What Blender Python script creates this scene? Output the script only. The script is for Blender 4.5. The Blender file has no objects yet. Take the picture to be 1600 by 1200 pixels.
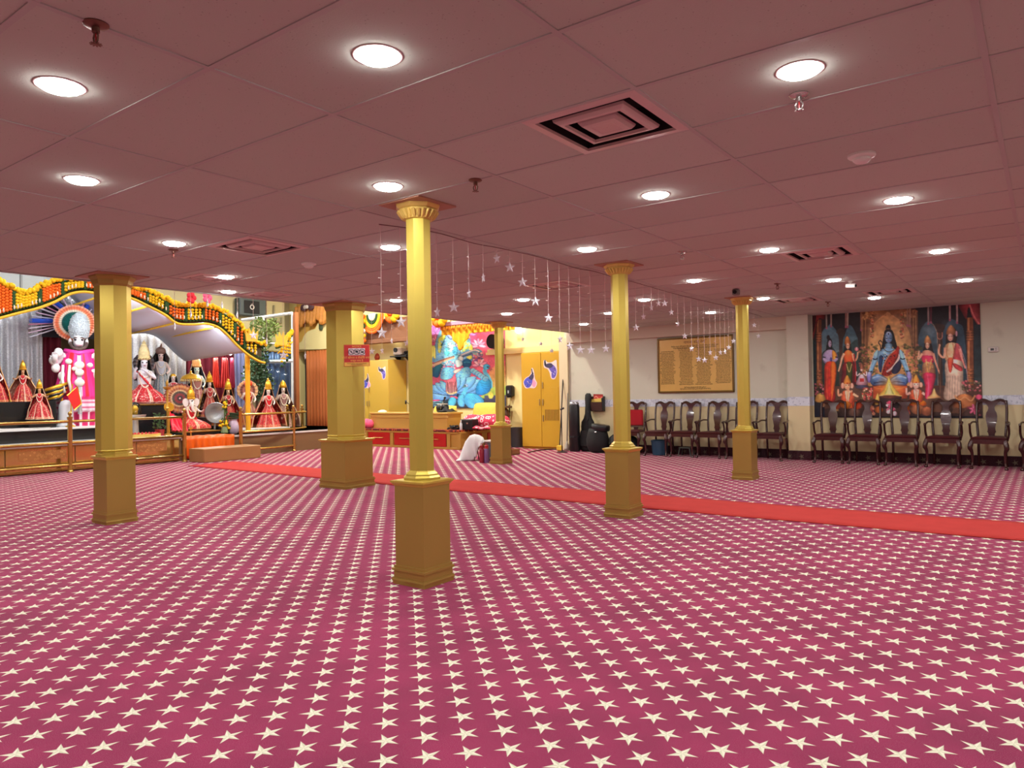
import bpy, math, random
import numpy as np
from mathutils import Vector, Matrix

random.seed(7)
RNG = np.random.RandomState(11)
PI = math.pi
SC = bpy.context.scene
COL = SC.collection

# ---------------------------------------------------------------- camera
FPX = 1134.86
PITCH, ROLL, YAW = [math.radians(a) for a in (0.7228, -0.9986, -36.3521)]
CAMZ = 1.2628
ZC = 2.5546                                   # height of the tiled ceiling
_f = Vector((math.sin(YAW) * math.cos(PITCH), math.cos(YAW) * math.cos(PITCH), math.sin(PITCH)))
_r = Vector((math.cos(YAW), -math.sin(YAW), 0))
_u = _r.cross(_f)
R2 = _r * math.cos(ROLL) + _u * math.sin(ROLL)
U2 = _u * math.cos(ROLL) - _r * math.sin(ROLL)
EYE = Vector((0, 0, CAMZ))


def ray(x, y):
    return _f + R2 * ((x - 800) / FPX) + U2 * ((600 - y) / FPX)


def onx(x, y, X):
    d = ray(x, y)
    return EYE + d * (X / d.x)


def ony(x, y, Y):
    d = ray(x, y)
    return EYE + d * (Y / d.y)


def onz(x, y, Z):
    d = ray(x, y)
    return EYE + d * ((Z - CAMZ) / d.z)


cam_d = bpy.data.cameras.new('camera')
cam_d.sensor_width = 36
cam_d.lens = FPX / 1600 * 36
cam_d.clip_end = 100
cam = bpy.data.objects.new('camera', cam_d)
m = Matrix.Identity(4)
for i, v in enumerate((R2, U2, -_f)):
    for j in range(3):
        m[j][i] = v[j]
m.translation = EYE
cam.matrix_world = m
COL.objects.link(cam)
SC.camera = cam


# ---------------------------------------------------------------- colour and materials
def lin(c):
    return tuple(((v / 255) / 12.92 if v / 255 <= .04045 else ((v / 255 + .055) / 1.055) ** 2.4) for v in c[:3])


MATS = {}


def _new(name):
    mt = bpy.data.materials.new(name)
    mt.use_nodes = True
    nt = mt.node_tree
    return mt, nt, nt.nodes['Principled BSDF']


def mat(name, rgb, rough=.5, metal=0., spec=.5, noise=0., scale=20., bump=0., bscale=60., coat=0., sheen=0.):
    """plain surface with a little procedural mottling and bump"""
    if name in MATS:
        return MATS[name]
    mt, nt, b = _new(name)
    c = lin(rgb)
    b.inputs['Base Color'].default_value = (*c, 1)
    b.inputs['Roughness'].default_value = rough
    b.inputs['Metallic'].default_value = metal
    b.inputs['Specular IOR Level'].default_value = spec
    b.inputs['Coat Weight'].default_value = coat
    b.inputs['Sheen Weight'].default_value = sheen
    tc = nt.nodes.new('ShaderNodeTexCoord')
    if noise:
        n = nt.nodes.new('ShaderNodeTexNoise')
        n.inputs['Scale'].default_value = scale
        n.inputs['Detail'].default_value = 3
        nt.links.new(tc.outputs['Object'], n.inputs['Vector'])
        r = nt.nodes.new('ShaderNodeMix')
        r.data_type = 'RGBA'
        r.inputs[6].default_value = (*[v * (1 - noise) for v in c], 1)
        r.inputs[7].default_value = (*[min(1, v * (1 + noise)) for v in c], 1)
        nt.links.new(n.outputs['Fac'], r.inputs[0])
        nt.links.new(r.outputs[2], b.inputs['Base Color'])
    if bump:
        n = nt.nodes.new('ShaderNodeTexNoise')
        n.inputs['Scale'].default_value = bscale
        nt.links.new(tc.outputs['Object'], n.inputs['Vector'])
        bp = nt.nodes.new('ShaderNodeBump')
        bp.inputs['Strength'].default_value = bump
        bp.inputs['Distance'].default_value = .01
        nt.links.new(n.outputs['Fac'], bp.inputs['Height'])
        nt.links.new(bp.outputs['Normal'], b.inputs['Normal'])
    MATS[name] = mt
    return mt


def mat_glow(name, rgb, strength):
    if name in MATS:
        return MATS[name]
    mt, nt, b = _new(name)
    b.inputs['Base Color'].default_value = (*lin(rgb), 1)
    b.inputs['Emission Color'].default_value = (*lin(rgb), 1)
    b.inputs['Emission Strength'].default_value = strength
    MATS[name] = mt
    return mt


def mat_paint(name, rough=.6, spec=.3, metal=0.):
    """printed / dyed surface: colour stored on the mesh"""
    if name in MATS:
        return MATS[name]
    mt, nt, b = _new(name)
    a = nt.nodes.new('ShaderNodeAttribute')
    a.attribute_name = 'Col'
    nt.links.new(a.outputs['Color'], b.inputs['Base Color'])
    b.inputs['Roughness'].default_value = rough
    b.inputs['Specular IOR Level'].default_value = spec
    b.inputs['Metallic'].default_value = metal
    MATS[name] = mt
    return mt


def mat_glass(name, tint=(235, 240, 245), fac=.12):
    if name in MATS:
        return MATS[name]
    mt = bpy.data.materials.new(name)
    mt.use_nodes = True
    nt = mt.node_tree
    nt.nodes.clear()
    o = nt.nodes.new('ShaderNodeOutputMaterial')
    t = nt.nodes.new('ShaderNodeBsdfTransparent')
    t.inputs[0].default_value = (*lin(tint), 1)
    g = nt.nodes.new('ShaderNodeBsdfGlossy')
    g.inputs['Roughness'].default_value = .03
    mx = nt.nodes.new('ShaderNodeMixShader')
    lw = nt.nodes.new('ShaderNodeLayerWeight')
    lw.inputs[0].default_value = fac
    nt.links.new(lw.outputs['Fresnel'], mx.inputs[0])
    nt.links.new(t.outputs[0], mx.inputs[1])
    nt.links.new(g.outputs[0], mx.inputs[2])
    nt.links.new(mx.outputs[0], o.inputs[0])
    MATS[name] = mt
    return mt


# ---------------------------------------------------------------- geometry builder
class G:
    def __init__(s):
        s.v, s.f, s.mi, s.c = [], [], [], []
        s.mat_i, s.col = 0, (1, 1, 1)

    def use(s, i=None, col=None):
        if i is not None:
            s.mat_i = i
        if col is not None:
            s.col = lin(col)
        return s

    def add(s, vs, fs, cols=None):
        b = len(s.v)
        s.v.extend([tuple(p) for p in vs])
        s.f.extend([tuple(b + i for i in f) for f in fs])
        s.mi.extend([s.mat_i] * len(fs))
        s.c.extend(cols if cols is not None else [s.col] * len(vs))
        return s

    def box(s, c, d, rz=0, bev=0.):
        x, y, z = d[0] / 2, d[1] / 2, d[2] / 2
        if bev:
            return s.rbox(c, d, rz, bev)
        vs = [(i * x, j * y, k * z) for k in (-1, 1) for j in (-1, 1) for i in (-1, 1)]
        fs = [(0, 2, 3, 1), (4, 5, 7, 6), (0, 1, 5, 4), (1, 3, 7, 5), (3, 2, 6, 7), (2, 0, 4, 6)]
        return s.add(_xf(vs, c, rz), fs)

    def bx(s, x0, x1, y0, y1, z0, z1, bev=0.):
        return s.box(((x0 + x1) / 2, (y0 + y1) / 2, (z0 + z1) / 2), (abs(x1 - x0), abs(y1 - y0), abs(z1 - z0)), 0, bev)

    def rbox(s, c, d, rz=0, b=.01):
        """box with chamfered edges"""
        x, y, z = d[0] / 2, d[1] / 2, d[2] / 2
        b = min(b, x * .9, y * .9, z * .9)
        rings = []
        for zz, ins in ((-z, b), (-z + b, 0), (z - b, 0), (z, b)):
            X, Y = x - ins, y - ins
            k = b
            rings.append([(X - k, -Y, zz), (X, -Y + k, zz), (X, Y - k, zz), (X - k, Y, zz), (-X + k, Y, zz), (-X, Y - k, zz), (-X, -Y + k, zz), (-X + k, -Y, zz)])
        return s.rings([_xf(r, c, rz) for r in rings], cap=True)

    def rings(s, rings, cap=True, closed=True, cols=None):
        n = len(rings[0])
        vs = [p for r in rings for p in r]
        fs = []
        for k in range(len(rings) - 1):
            for i in range(n if closed else n - 1):
                j = (i + 1) % n
                fs.append((k * n + i, k * n + j, (k + 1) * n + j, (k + 1) * n + i))
        if cap:
            fs.append(tuple(range(n - 1, -1, -1)))
            fs.append(tuple((len(rings) - 1) * n + i for i in range(n)))
        return s.add(vs, fs, cols)

    def lathe(s, prof, c=(0, 0, 0), n=16, rot=0., sx=1., sy=1., cap=True):
        rings = [[(c[0] + r * sx * math.cos(2 * PI * i / n + rot), c[1] + r * sy * math.sin(2 * PI * i / n + rot), c[2] + z) for i in range(n)] for r, z in prof]
        return s.rings(rings, cap)

    def oct(s, prof, c=(0, 0, 0), n=8):
        """profile of (across flats, z) for an n-gon with its flats on the axes"""
        k = math.cos(PI / n)
        return s.lathe([(w / 2 / k, z) for w, z in prof], c, n, PI / n)

    def sphere(s, c, r, n=10, m=6, sz=None):
        rx, ry, rz = (r, r, r) if not hasattr(r, '__len__') else r
        vs = [(c[0], c[1], c[2] - rz)]
        for k in range(1, m):
            a = -PI / 2 + PI * k / m
            for i in range(n):
                t = 2 * PI * i / n
                vs.append((c[0] + rx * math.cos(a) * math.cos(t), c[1] + ry * math.cos(a) * math.sin(t), c[2] + rz * math.sin(a)))
        vs.append((c[0], c[1], c[2] + rz))
        fs = [(0, 1 + (i + 1) % n, 1 + i) for i in range(n)]
        for k in range(m - 2):
            for i in range(n):
                a, b = 1 + k * n + i, 1 + k * n + (i + 1) % n
                fs.append((a, b, b + n, a + n))
        t = len(vs) - 1
        fs += [(t, 1 + (m - 2) * n + i, 1 + (m - 2) * n + (i + 1) % n) for i in range(n)]
        return s.add(vs, fs)

    def tube(s, pts, r, n=8, cap=True, flat=1.):
        pts = [Vector(p) for p in pts]
        rs = r if hasattr(r, '__len__') else [r] * len(pts)
        rings, up = [], None
        for i, p in enumerate(pts):
            t = (pts[min(i + 1, len(pts) - 1)] - pts[max(i - 1, 0)])
            if t.length < 1e-9:
                t = Vector((0, 0, 1))
            t.normalize()
            if up is None:
                up = Vector((0, 0, 1)) if abs(t.z) < .9 else Vector((0, 1, 0))
            a = t.cross(up)
            if a.length < 1e-6:
                a = t.orthogonal()
            a.normalize()
            b = a.cross(t)
            up = b
            rings.append([tuple(p + a * (rs[i] * math.cos(2 * PI * k / n)) + b * (rs[i] * flat * math.sin(2 * PI * k / n))) for k in range(n)])
        return s.rings(rings, cap)

    def prism(s, poly, axis, a, b):
        """flat outline extruded along an axis: poly in the two other coordinates"""
        def P(p, t):
            return {'x': (t, p[0], p[1]), 'y': (p[0], t, p[1]), 'z': (p[0], p[1], t)}[axis]
        n = len(poly)
        vs = [P(p, a) for p in poly] + [P(p, b) for p in poly]
        fs = [tuple(range(n)), tuple(range(2 * n - 1, n - 1, -1))] + [(i, (i + 1) % n, n + (i + 1) % n, n + i) for i in range(n)]
        return s.add(vs, fs)

    def quad(s, a, b, c, d):
        return s.add([a, b, c, d], [(0, 1, 2, 3)])

    def grid(s, fn, nu, nv, colfn=None):
        vs, cs = [], []
        for j in range(nv + 1):
            for i in range(nu + 1):
                vs.append(tuple(fn(i / nu, j / nv)))
                cs.append(lin(colfn(i / nu, j / nv)) if colfn else s.col)
        w = nu + 1
        fs = [(j * w + i, j * w + i + 1, (j + 1) * w + i + 1, (j + 1) * w + i) for j in range(nv) for i in range(nu)]
        return s.add(vs, fs, cs)

    def move(s, M, start=0):
        s.v[start:] = [tuple(M @ Vector(p)) for p in s.v[start:]]
        return s

    def o(s, name, mats, parent=None, smooth=False, world=False, solid=0.):
        me = bpy.data.meshes.new(name)
        me.from_pydata(s.v, [], s.f)
        me.validate()
        mats = mats if isinstance(mats, (list, tuple)) else [mats]
        for mt in mats:
            me.materials.append(mt)
        if len(me.polygons) == len(s.mi) and max(s.mi or [0]) > 0:
            me.polygons.foreach_set('material_index', s.mi)
        if any('Col' == getattr(nd, 'attribute_name', '') for mt in mats for nd in mt.node_tree.nodes):
            at = me.color_attributes.new('Col', 'FLOAT_COLOR', 'POINT')
            at.data.foreach_set('color', np.concatenate([np.array(s.c, float), np.ones((len(s.c), 1))], 1).ravel())
        if smooth:
            me.polygons.foreach_set('use_smooth', [True] * len(me.polygons))
            if smooth is not True:
                try:
                    me.set_sharp_from_angle(angle=math.radians(smooth))
                except Exception:
                    pass
        ob = bpy.data.objects.new(name, me)
        COL.objects.link(ob)
        if parent is not None:
            ob.parent = parent
            if world:
                ob.matrix_parent_inverse = parent.matrix_basis.inverted()
        if solid:
            md = ob.modifiers.new('thickness', 'SOLIDIFY')
            md.thickness = solid
            md.offset = 0
        return ob


def _xf(vs, c, rz):
    ca, sa = math.cos(rz), math.sin(rz)
    return [(c[0] + x * ca - y * sa, c[1] + x * sa + y * ca, c[2] + z) for x, y, z in vs]


def tag(o, label, cat, group=None, kind=None):
    o['label'] = label
    o['category'] = cat
    if group:
        o['group'] = group
    if kind:
        o['kind'] = kind
    return o


def thing(name, label, cat, loc=(0, 0, 0), rz=0., group=None, scale=1., kind=None):
    o = bpy.data.objects.new(name, None)
    o.empty_display_size = .1
    COL.objects.link(o)
    o.location = loc
    o.rotation_euler = (0, 0, rz)
    o.scale = (scale,) * 3
    o.matrix_basis = Matrix.Translation(Vector(loc)) @ Matrix.Rotation(rz, 4, 'Z') @ Matrix.Scale(scale, 4)
    return tag(o, label, cat, group, kind)


def struct(o, label=None, cat=None):
    o['kind'] = 'structure'
    if label:
        o['label'] = label
        o['category'] = cat or o.name.split('_')[0]
    return o


def dup(root, loc, rz=0., label=None, group=None):
    r = root.copy()
    COL.objects.link(r)
    r.location = loc
    r.rotation_euler = (0, 0, rz)
    if label:
        r['label'] = label
    if group:
        r['group'] = group
    for ch in list(root.children):
        c = ch.copy()
        COL.objects.link(c)
        c.parent = r
        for g in list(ch.children):
            d = g.copy()
            COL.objects.link(d)
            d.parent = c
    return r


def bezier(pts, k=6, closed=False):
    """smooth curve through points (Catmull-Rom)"""
    P = [Vector(p) for p in pts]
    n = len(P)
    out = []
    for i in range(n if closed else n - 1):
        a, b, c, d = (P[(i - 1) % n] if closed or i > 0 else P[0]), P[i], P[(i + 1) % n], (P[(i + 2) % n] if closed or i + 2 < n else P[-1])
        for t in range(k):
            t /= k
            out.append(.5 * ((2 * b) + (c - a) * t + (2 * a - 5 * b + 4 * c - d) * t * t + (3 * b - a - 3 * c + d) * t ** 3))
    if not closed:
        out.append(P[-1])
    return out


def skin(verts, edges, radii, levels=1, root=0):
    """continuous limb surface grown over a skeleton; returns (verts, faces)"""
    me = bpy.data.meshes.new('skeleton')
    me.from_pydata(verts, edges, [])
    ob = bpy.data.objects.new('skeleton', me)
    COL.objects.link(ob)
    md = ob.modifiers.new('skin', 'SKIN')
    md.use_smooth_shade = True
    for i, r in enumerate(radii):
        me.skin_vertices[0].data[i].radius = (r, r) if not hasattr(r, '__len__') else r
        me.skin_vertices[0].data[i].use_root = (i == root)
    sb = ob.modifiers.new('sub', 'SUBSURF')
    sb.levels = sb.render_levels = levels
    dg = bpy.context.evaluated_depsgraph_get()
    ev = ob.evaluated_get(dg)
    m2 = ev.to_mesh()
    vs = [tuple(v.co) for v in m2.vertices]
    fs = [tuple(p.vertices) for p in m2.polygons]
    ev.to_mesh_clear()
    bpy.data.objects.remove(ob)
    bpy.data.meshes.remove(me)
    return vs, fs


def text_mesh(body, size, ob_name, mt, parent, M, align='CENTER', ext=.0008, world=True, gap=1.):
    """lettering as a mesh part; M places its xy plane"""
    cu = bpy.data.curves.new('lettering', 'FONT')
    cu.body = body
    cu.size = size
    cu.align_x = align
    cu.align_y = 'CENTER'
    cu.extrude = ext
    cu.resolution_u = 3
    cu.space_line = gap
    t = bpy.data.objects.new('lettering', cu)
    COL.objects.link(t)
    dg = bpy.context.evaluated_depsgraph_get()
    me = bpy.data.meshes.new_from_object(t.evaluated_get(dg))
    bpy.data.objects.remove(t)
    me.materials.clear()
    me.materials.append(mt)
    me.transform(M)
    ob = bpy.data.objects.new(ob_name, me)
    COL.objects.link(ob)
    ob.parent = parent
    if world:
        ob.matrix_parent_inverse = parent.matrix_basis.inverted()
    return ob


def light(name, loc, power, size=.14, color=(1, .97, .93), parent=None, direction=(0, 0, -1), spread=180):
    ld = bpy.data.lights.new(name, 'AREA')
    ld.shape = 'DISK'
    ld.size = size
    ld.energy = power
    ld.color = color
    ld.spread = math.radians(spread)
    o = bpy.data.objects.new(name, ld)
    COL.objects.link(o)
    o.location = loc
    o.rotation_euler = Vector(direction).to_track_quat('-Z', 'Y').to_euler()
    if parent is not None:
        o.parent = parent
    return o


# ---------------------------------------------------------------- raster painter for printed pictures
class Paint:
    def __init__(s, w, h, base, ss=1.):
        s.w, s.h, s.k = int(w * ss), int(h * ss), ss
        s.a = np.ones((s.h, s.w, 3)) * np.array(base, float)
        s.vol, s.line = 0., None

    def _mask(s, pts):
        P = np.array(pts, float) * s.k
        x0, x1 = int(max(0, P[:, 0].min() - 1)), int(min(s.w, P[:, 0].max() + 2))
        y0, y1 = int(max(0, P[:, 1].min() - 1)), int(min(s.h, P[:, 1].max() + 2))
        if x1 <= x0 or y1 <= y0:
            return None
        acc = np.zeros((y1 - y0, x1 - x0))
        for oy in (.25, .75):
            for ox in (.25, .75):
                X, Y = np.meshgrid(np.arange(x0, x1) + ox, np.arange(y0, y1) + oy)
                ins = np.zeros(X.shape, bool)
                j = len(P) - 1
                for i in range(len(P)):
                    xi, yi, xj, yj = P[i, 0], P[i, 1], P[j, 0], P[j, 1]
                    if yi != yj:
                        ins ^= ((yi > Y) != (yj > Y)) & (X < (xj - xi) * (Y - yi) / (yj - yi) + xi)
                    j = i
                acc += ins
        return x0, x1, y0, y1, acc / 4

    def poly(s, pts, c, c2=None, ax='y', al=1., smooth=True, vol=None):
        if smooth and len(pts) > 2:
            pts = [(p.x, p.y) for p in bezier([(x, y, 0) for x, y in pts], 5, True)]
        r = s._mask(pts)
        if r is None:
            return s
        x0, x1, y0, y1, mk = r
        col = np.array(c, float)
        if c2 is not None:
            n = (y1 - y0) if ax == 'y' else (x1 - x0)
            t = np.linspace(0, 1, n)
            t = t[:, None, None] if ax == 'y' else t[None, :, None]
            col = col * (1 - t) + np.array(c2, float) * t
        if s.vol and vol is not False:
            on = mk > .5                                   # rounded painting: each row falls off to the sides
            X = np.arange(x1 - x0)[None, :] * np.ones((y1 - y0, 1))
            lo = np.where(on, X, 1e9).min(1)[:, None]
            hi = np.where(on, X, -1e9).max(1)[:, None]
            t = np.clip((X - (lo + hi) / 2) / np.maximum(1, (hi - lo) / 2), -1, 1)
            sh = 1.12 - s.vol * (np.abs(t) ** 2.2) - .12 * s.vol * t
            col = np.clip(col * sh[..., None], 0, 255)
        mk = (mk * al)[..., None]
        s.a[y0:y1, x0:x1] = s.a[y0:y1, x0:x1] * (1 - mk) + col * mk
        if s.line and vol is not False:
            ln, s.line = s.line, None
            s.st(list(pts) + [pts[0]], ln[1], ln[0], ln[2], False)
            s.line = ln
        return s

    def age(s, amt, curve=0.):
        """brush grain over the whole picture, and a little more contrast"""
        for n in (18, 45, 110):
            c = RNG.uniform(-1, 1, (n * s.h // s.w + 2, n + 2))
            Y, X = np.mgrid[0:s.h, 0:s.w]
            u, v = X * n / s.w, Y * n / s.w
            i, j = u.astype(int), v.astype(int)
            i, j = np.minimum(i, c.shape[1] - 2), np.minimum(j, c.shape[0] - 2)
            fu, fv = u - i, v - j
            z = (c[j, i] * (1 - fu) + c[j, i + 1] * fu) * (1 - fv) + (c[j + 1, i] * (1 - fu) + c[j + 1, i + 1] * fu) * fv
            s.a *= (1 + amt * z)[..., None]
        x = np.clip(s.a / 255, 0, 1)
        s.a = 255 * (x * (1 - curve) + curve * x * x * (3 - 2 * x))
        return s

    def el(s, cx, cy, rx, ry, c, c2=None, rot=0., al=1., ax='y'):
        ca, sa = math.cos(rot), math.sin(rot)
        return s.poly([(cx + rx * math.cos(t) * ca - ry * math.sin(t) * sa, cy + rx * math.cos(t) * sa + ry * math.sin(t) * ca) for t in np.linspace(0, 2 * PI, 20)[:-1]], c, c2, ax, al, False)

    def st(s, pts, w, c, al=1., smooth=True):
        """stroke"""
        if smooth and len(pts) > 2:
            pts = [(p.x, p.y) for p in bezier([(x, y, 0) for x, y in pts], 5)]
        P = np.array(pts, float)
        T = np.gradient(P, axis=0)
        N = np.stack([-T[:, 1], T[:, 0]], 1) / (np.linalg.norm(T, axis=1)[:, None] + 1e-9)
        w = np.linspace(w[0], w[1], len(P))[:, None] if hasattr(w, '__len__') else w
        return s.poly(list(map(tuple, P + N * w / 2)) + list(map(tuple, (P - N * w / 2)[::-1])), c, None, 'y', al, False, False)

    def rect(s, x0, y0, x1, y1, c, c2=None, ax='y', al=1.):
        return s.poly([(x0, y0), (x1, y0), (x1, y1), (x0, y1)], c, c2, ax, al, False, False)

    def glow(s, cx, cy, rx, ry, c, al=1., p=1.):
        Y, X = np.mgrid[0:s.h, 0:s.w]
        d = np.sqrt(((X / s.k - cx) / rx) ** 2 + ((Y / s.k - cy) / ry) ** 2)
        mk = (np.clip(1 - d, 0, 1) ** p * al)[..., None]
        s.a = s.a * (1 - mk) + np.array(c, float) * mk
        return s

    def dots(s, x0, y0, x1, y1, n, r, cols, al=.9):
        keep, s.line = s.line, None
        for _ in range(n):
            rr = r * RNG.uniform(.5, 1.2)
            s.el(RNG.uniform(x0, x1), RNG.uniform(y0, y1), rr, rr * RNG.uniform(.6, 1), cols[RNG.randint(len(cols))], al=al)
        s.line = keep
        return s

    def at(s, x, y):
        x, y = np.clip(np.asarray(x) * s.k - .5, 0, s.w - 1.001), np.clip(np.asarray(y) * s.k - .5, 0, s.h - 1.001)
        xi, yi = x.astype(int), y.astype(int)
        fx, fy = (x - xi)[..., None], (y - yi)[..., None]
        A = s.a
        return (A[yi, xi] * (1 - fx) + A[yi, xi + 1] * fx) * (1 - fy) + (A[yi + 1, xi] * (1 - fx) + A[yi + 1, xi + 1] * fx) * fy


def srgb2lin(a):
    a = np.clip(a / 255, 0, 1)
    return np.where(a <= .04045, a / 12.92, ((a + .055) / 1.055) ** 2.4)


def picture(name, P, quad, corners, nu, nv, mt, parent, gain=1., thick=.006):
    """printed sheet: the painting P sampled through its quad (TL,TR,BR,BL in painting units) onto world corners (TL,TR,BR,BL)"""
    U, V = np.meshgrid(np.linspace(0, 1, nu + 1), np.linspace(0, 1, nv + 1))
    q = [np.array(c, float) for c in quad]
    w = [np.array(c, float) for c in corners]

    def bl(p):
        return (p[0] * ((1 - U) * (1 - V))[..., None] + p[1] * (U * (1 - V))[..., None] + p[2] * (U * V)[..., None] + p[3] * ((1 - U) * V)[..., None])
    xy = bl(q)
    W = bl(w).reshape(-1, 3)
    c = np.clip(srgb2lin(P.at(np.abs(xy[..., 0]), xy[..., 1])) * gain, 0, .95).reshape(-1, 3)
    wd = nu + 1
    I = (np.arange(nv)[:, None] * wd + np.arange(nu)[None, :]).ravel()
    F = np.stack([I, I + wd, I + wd + 1, I + 1], 1)
    nrm = np.cross(w[3] - w[0], w[1] - w[0])
    nrm /= np.linalg.norm(nrm)
    b = len(W)
    g = G()
    back = [tuple(p - nrm * thick) for p in w]
    g.v = list(map(tuple, W)) + back
    g.c = list(map(tuple, c)) + [(.5, .5, .5)] * 4
    cor = [0, nu, nv * wd + nu, nv * wd]
    g.f = list(map(tuple, F.tolist())) + [(b, b + 1, b + 2, b + 3)]
    # rim strips
    edges = [list(range(0, nu + 1)), [j * wd + nu for j in range(nv + 1)], [nv * wd + i for i in range(nu, -1, -1)], [j * wd for j in range(nv, -1, -1)]]
    for k, e in enumerate(edges):
        g.f.append(tuple(e) + (b + (k + 1) % 4, b + k))
    g.mi = [0] * len(g.f)
    return g.o(name, mt, parent, world=True)
C_CARPET_A, C_CARPET_B = (150, 40, 84), (130, 31, 72)
C_TILE_A, C_TILE_B = (188, 192, 182), (196, 200, 190)
C_GRID = (182, 180, 176)
C_WALL_LO, C_WALL_HI = (224, 209, 165), (210, 211, 193)
C_BULK = (206, 194, 174)
C_ALC = (240, 226, 160)
C_RUNNER = (184, 62, 58)
C_GOLD, C_GOLD2, C_GOLD_R = (212, 190, 88), (170, 141, 70), .33
P_DOWN = 9.0
P_SHRINE = 110.
P_ALCOVE = 145.
EXPOSURE = 0.
C_BOARD = (226, 186, 104)
G_MURAL = 1.25
G_LOTUS = 1.05
C_BRASS = (190, 156, 84)
P_TUBE = 40.
G_LENS = 54.
# ---------------------------------------------------------------- carpet with woven stars
class N:
    """small helper for chains of math nodes"""
    def __init__(s, nt):
        s.nt = nt

    def m(s, op, a, b=None, c=None):
        n = s.nt.nodes.new('ShaderNodeMath')
        n.operation = op
        for i, v in enumerate((a, b, c)):
            if v is None:
                continue
            if isinstance(v, (int, float)):
                n.inputs[i].default_value = v
            else:
                s.nt.links.new(v, n.inputs[i])
        return n.outputs[0]

    def mix(s, f, a, b):
        n = s.nt.nodes.new('ShaderNodeMix')
        n.data_type = 'RGBA'
        for k, v in ((0, f), (6, a), (7, b)):
            if isinstance(v, (int, float)):
                n.inputs[k].default_value = v
            elif isinstance(v, tuple):
                n.inputs[k].default_value = (*v, 1)
            else:
                s.nt.links.new(v, n.inputs[k])
        return n.outputs[2]

    def noise(s, vec, scale, detail=2):
        n = s.nt.nodes.new('ShaderNodeTexNoise')
        n.inputs['Scale'].default_value = scale
        n.inputs['Detail'].default_value = detail
        s.nt.links.new(vec, n.inputs['Vector'])
        return n.outputs['Fac']

    def ramp(s, f, lo, hi):
        n = s.nt.nodes.new('ShaderNodeMapRange')
        s.nt.links.new(f, n.inputs[0])
        n.inputs[1].default_value = lo
        n.inputs[2].default_value = hi
        return n.outputs[0]


RED_A, RED_B = lin(C_CARPET_A), lin(C_CARPET_B)
STAR_A, STAR_B = lin((232, 230, 208)), lin((196, 202, 168))


def carpet_mat(name, wall=False, ground=(RED_A, RED_B)):
    mt, nt, b = _new(name)
    q = N(nt)
    ge = nt.nodes.new('ShaderNodeNewGeometry')
    sx = nt.nodes.new('ShaderNodeSeparateXYZ')
    nt.links.new(ge.outputs['Position'], sx.inputs[0])
    X, Y, Z = sx.outputs
    if wall:
        S, D = X, Z
        p, s0, d0, pr_ = .206, 0., .06, .206
    else:
        S = q.m('MULTIPLY', q.m('ADD', X, Y), .70711)
        D = q.m('MULTIPLY', q.m('SUBTRACT', Y, X), .70711)
        p, s0, d0, pr_ = .1457, .506, 2.425, .1451

    def cell(v, o, pp):
        t = q.m('ADD', q.m('DIVIDE', q.m('SUBTRACT', v, o), pp), 200.5)
        return q.m('MULTIPLY', q.m('SUBTRACT', q.m('FRACT', t), .5), pp)
    u, v = cell(S, s0, p), cell(D, d0, pr_)
    r = q.m('SQRT', q.m('ADD', q.m('MULTIPLY', u, u), q.m('MULTIPLY', v, v)))
    a = q.m('ARCTAN2', v, q.m('MULTIPLY', u, -1.))
    fold = q.m('PINGPONG', a, PI / 5)
    R, ri = (.056, .0185) if not wall else (.05, .018)
    px = q.m('MULTIPLY', r, q.m('COSINE', fold))
    py = q.m('MULTIPLY', r, q.m('SINE', fold))
    dx, dy = ri * math.cos(PI / 5) - R, ri * math.sin(PI / 5)
    L = math.hypot(dx, dy)
    e = q.m('DIVIDE', q.m('SUBTRACT', q.m('MULTIPLY', py, dx), q.m('MULTIPLY', q.m('SUBTRACT', px, R), dy)), L)
    inside = q.ramp(e, -.0012, .0012)
    side = q.ramp(q.m('SINE', q.m('MULTIPLY', a, 5.)), -.2, .2)
    star = q.mix(q.m('MULTIPLY', side, .7), *((STAR_A, STAR_B) if not wall else (lin((112, 98, 80)), lin((92, 82, 66)))))
    pile = q.noise(ge.outputs['Position'], 2.2, 4)
    fine = q.noise(ge.outputs['Position'], 420, 1)
    base = q.mix(q.ramp(pile, .35, .65), *ground)
    col = q.mix(inside, base, star)
    col = q.mix(q.m('MULTIPLY', q.m('SUBTRACT', fine, .5), .5), col, (1, .9, .9))
    nt.links.new(col, b.inputs['Base Color'])
    b.inputs['Roughness'].default_value = .95
    b.inputs['Specular IOR Level'].default_value = .12
    b.inputs['Sheen Weight'].default_value = .08
    b.inputs['Sheen Tint'].default_value = (1, .75, .85, 1)
    bp = nt.nodes.new('ShaderNodeBump')
    bp.inputs['Strength'].default_value = .25
    bp.inputs['Distance'].default_value = .004
    nt.links.new(fine, bp.inputs['Height'])
    nt.links.new(bp.outputs['Normal'], b.inputs['Normal'])
    return mt


M_CARPET = carpet_mat('star carpet')
M_CARPETB = carpet_mat('shaded star carpet skirting', True, (lin((62, 14, 28)), lin((48, 12, 24))))  # ground and stars darkened for the shade behind the chairs

XW, YW = 4.2, 13.55          # right wall, chair wall
XE = -8.28                   # edge of the low ceiling
YA = 14.3                    # wall of the alcove
XB = -19.2                   # wall behind the shrine
YN = -4.5                    # wall behind the viewer
ZU = 4.7                     # upper ceiling

g = G()
nx = 10
g.bx(XB, XW, YN, YA + .3, -.12, 0)
struct(g.o('floor', M_CARPET), 'burgundy carpet floor woven with rows of cream five pointed stars', 'floor')

# ---------------------------------------------------------------- tiled ceiling


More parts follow.
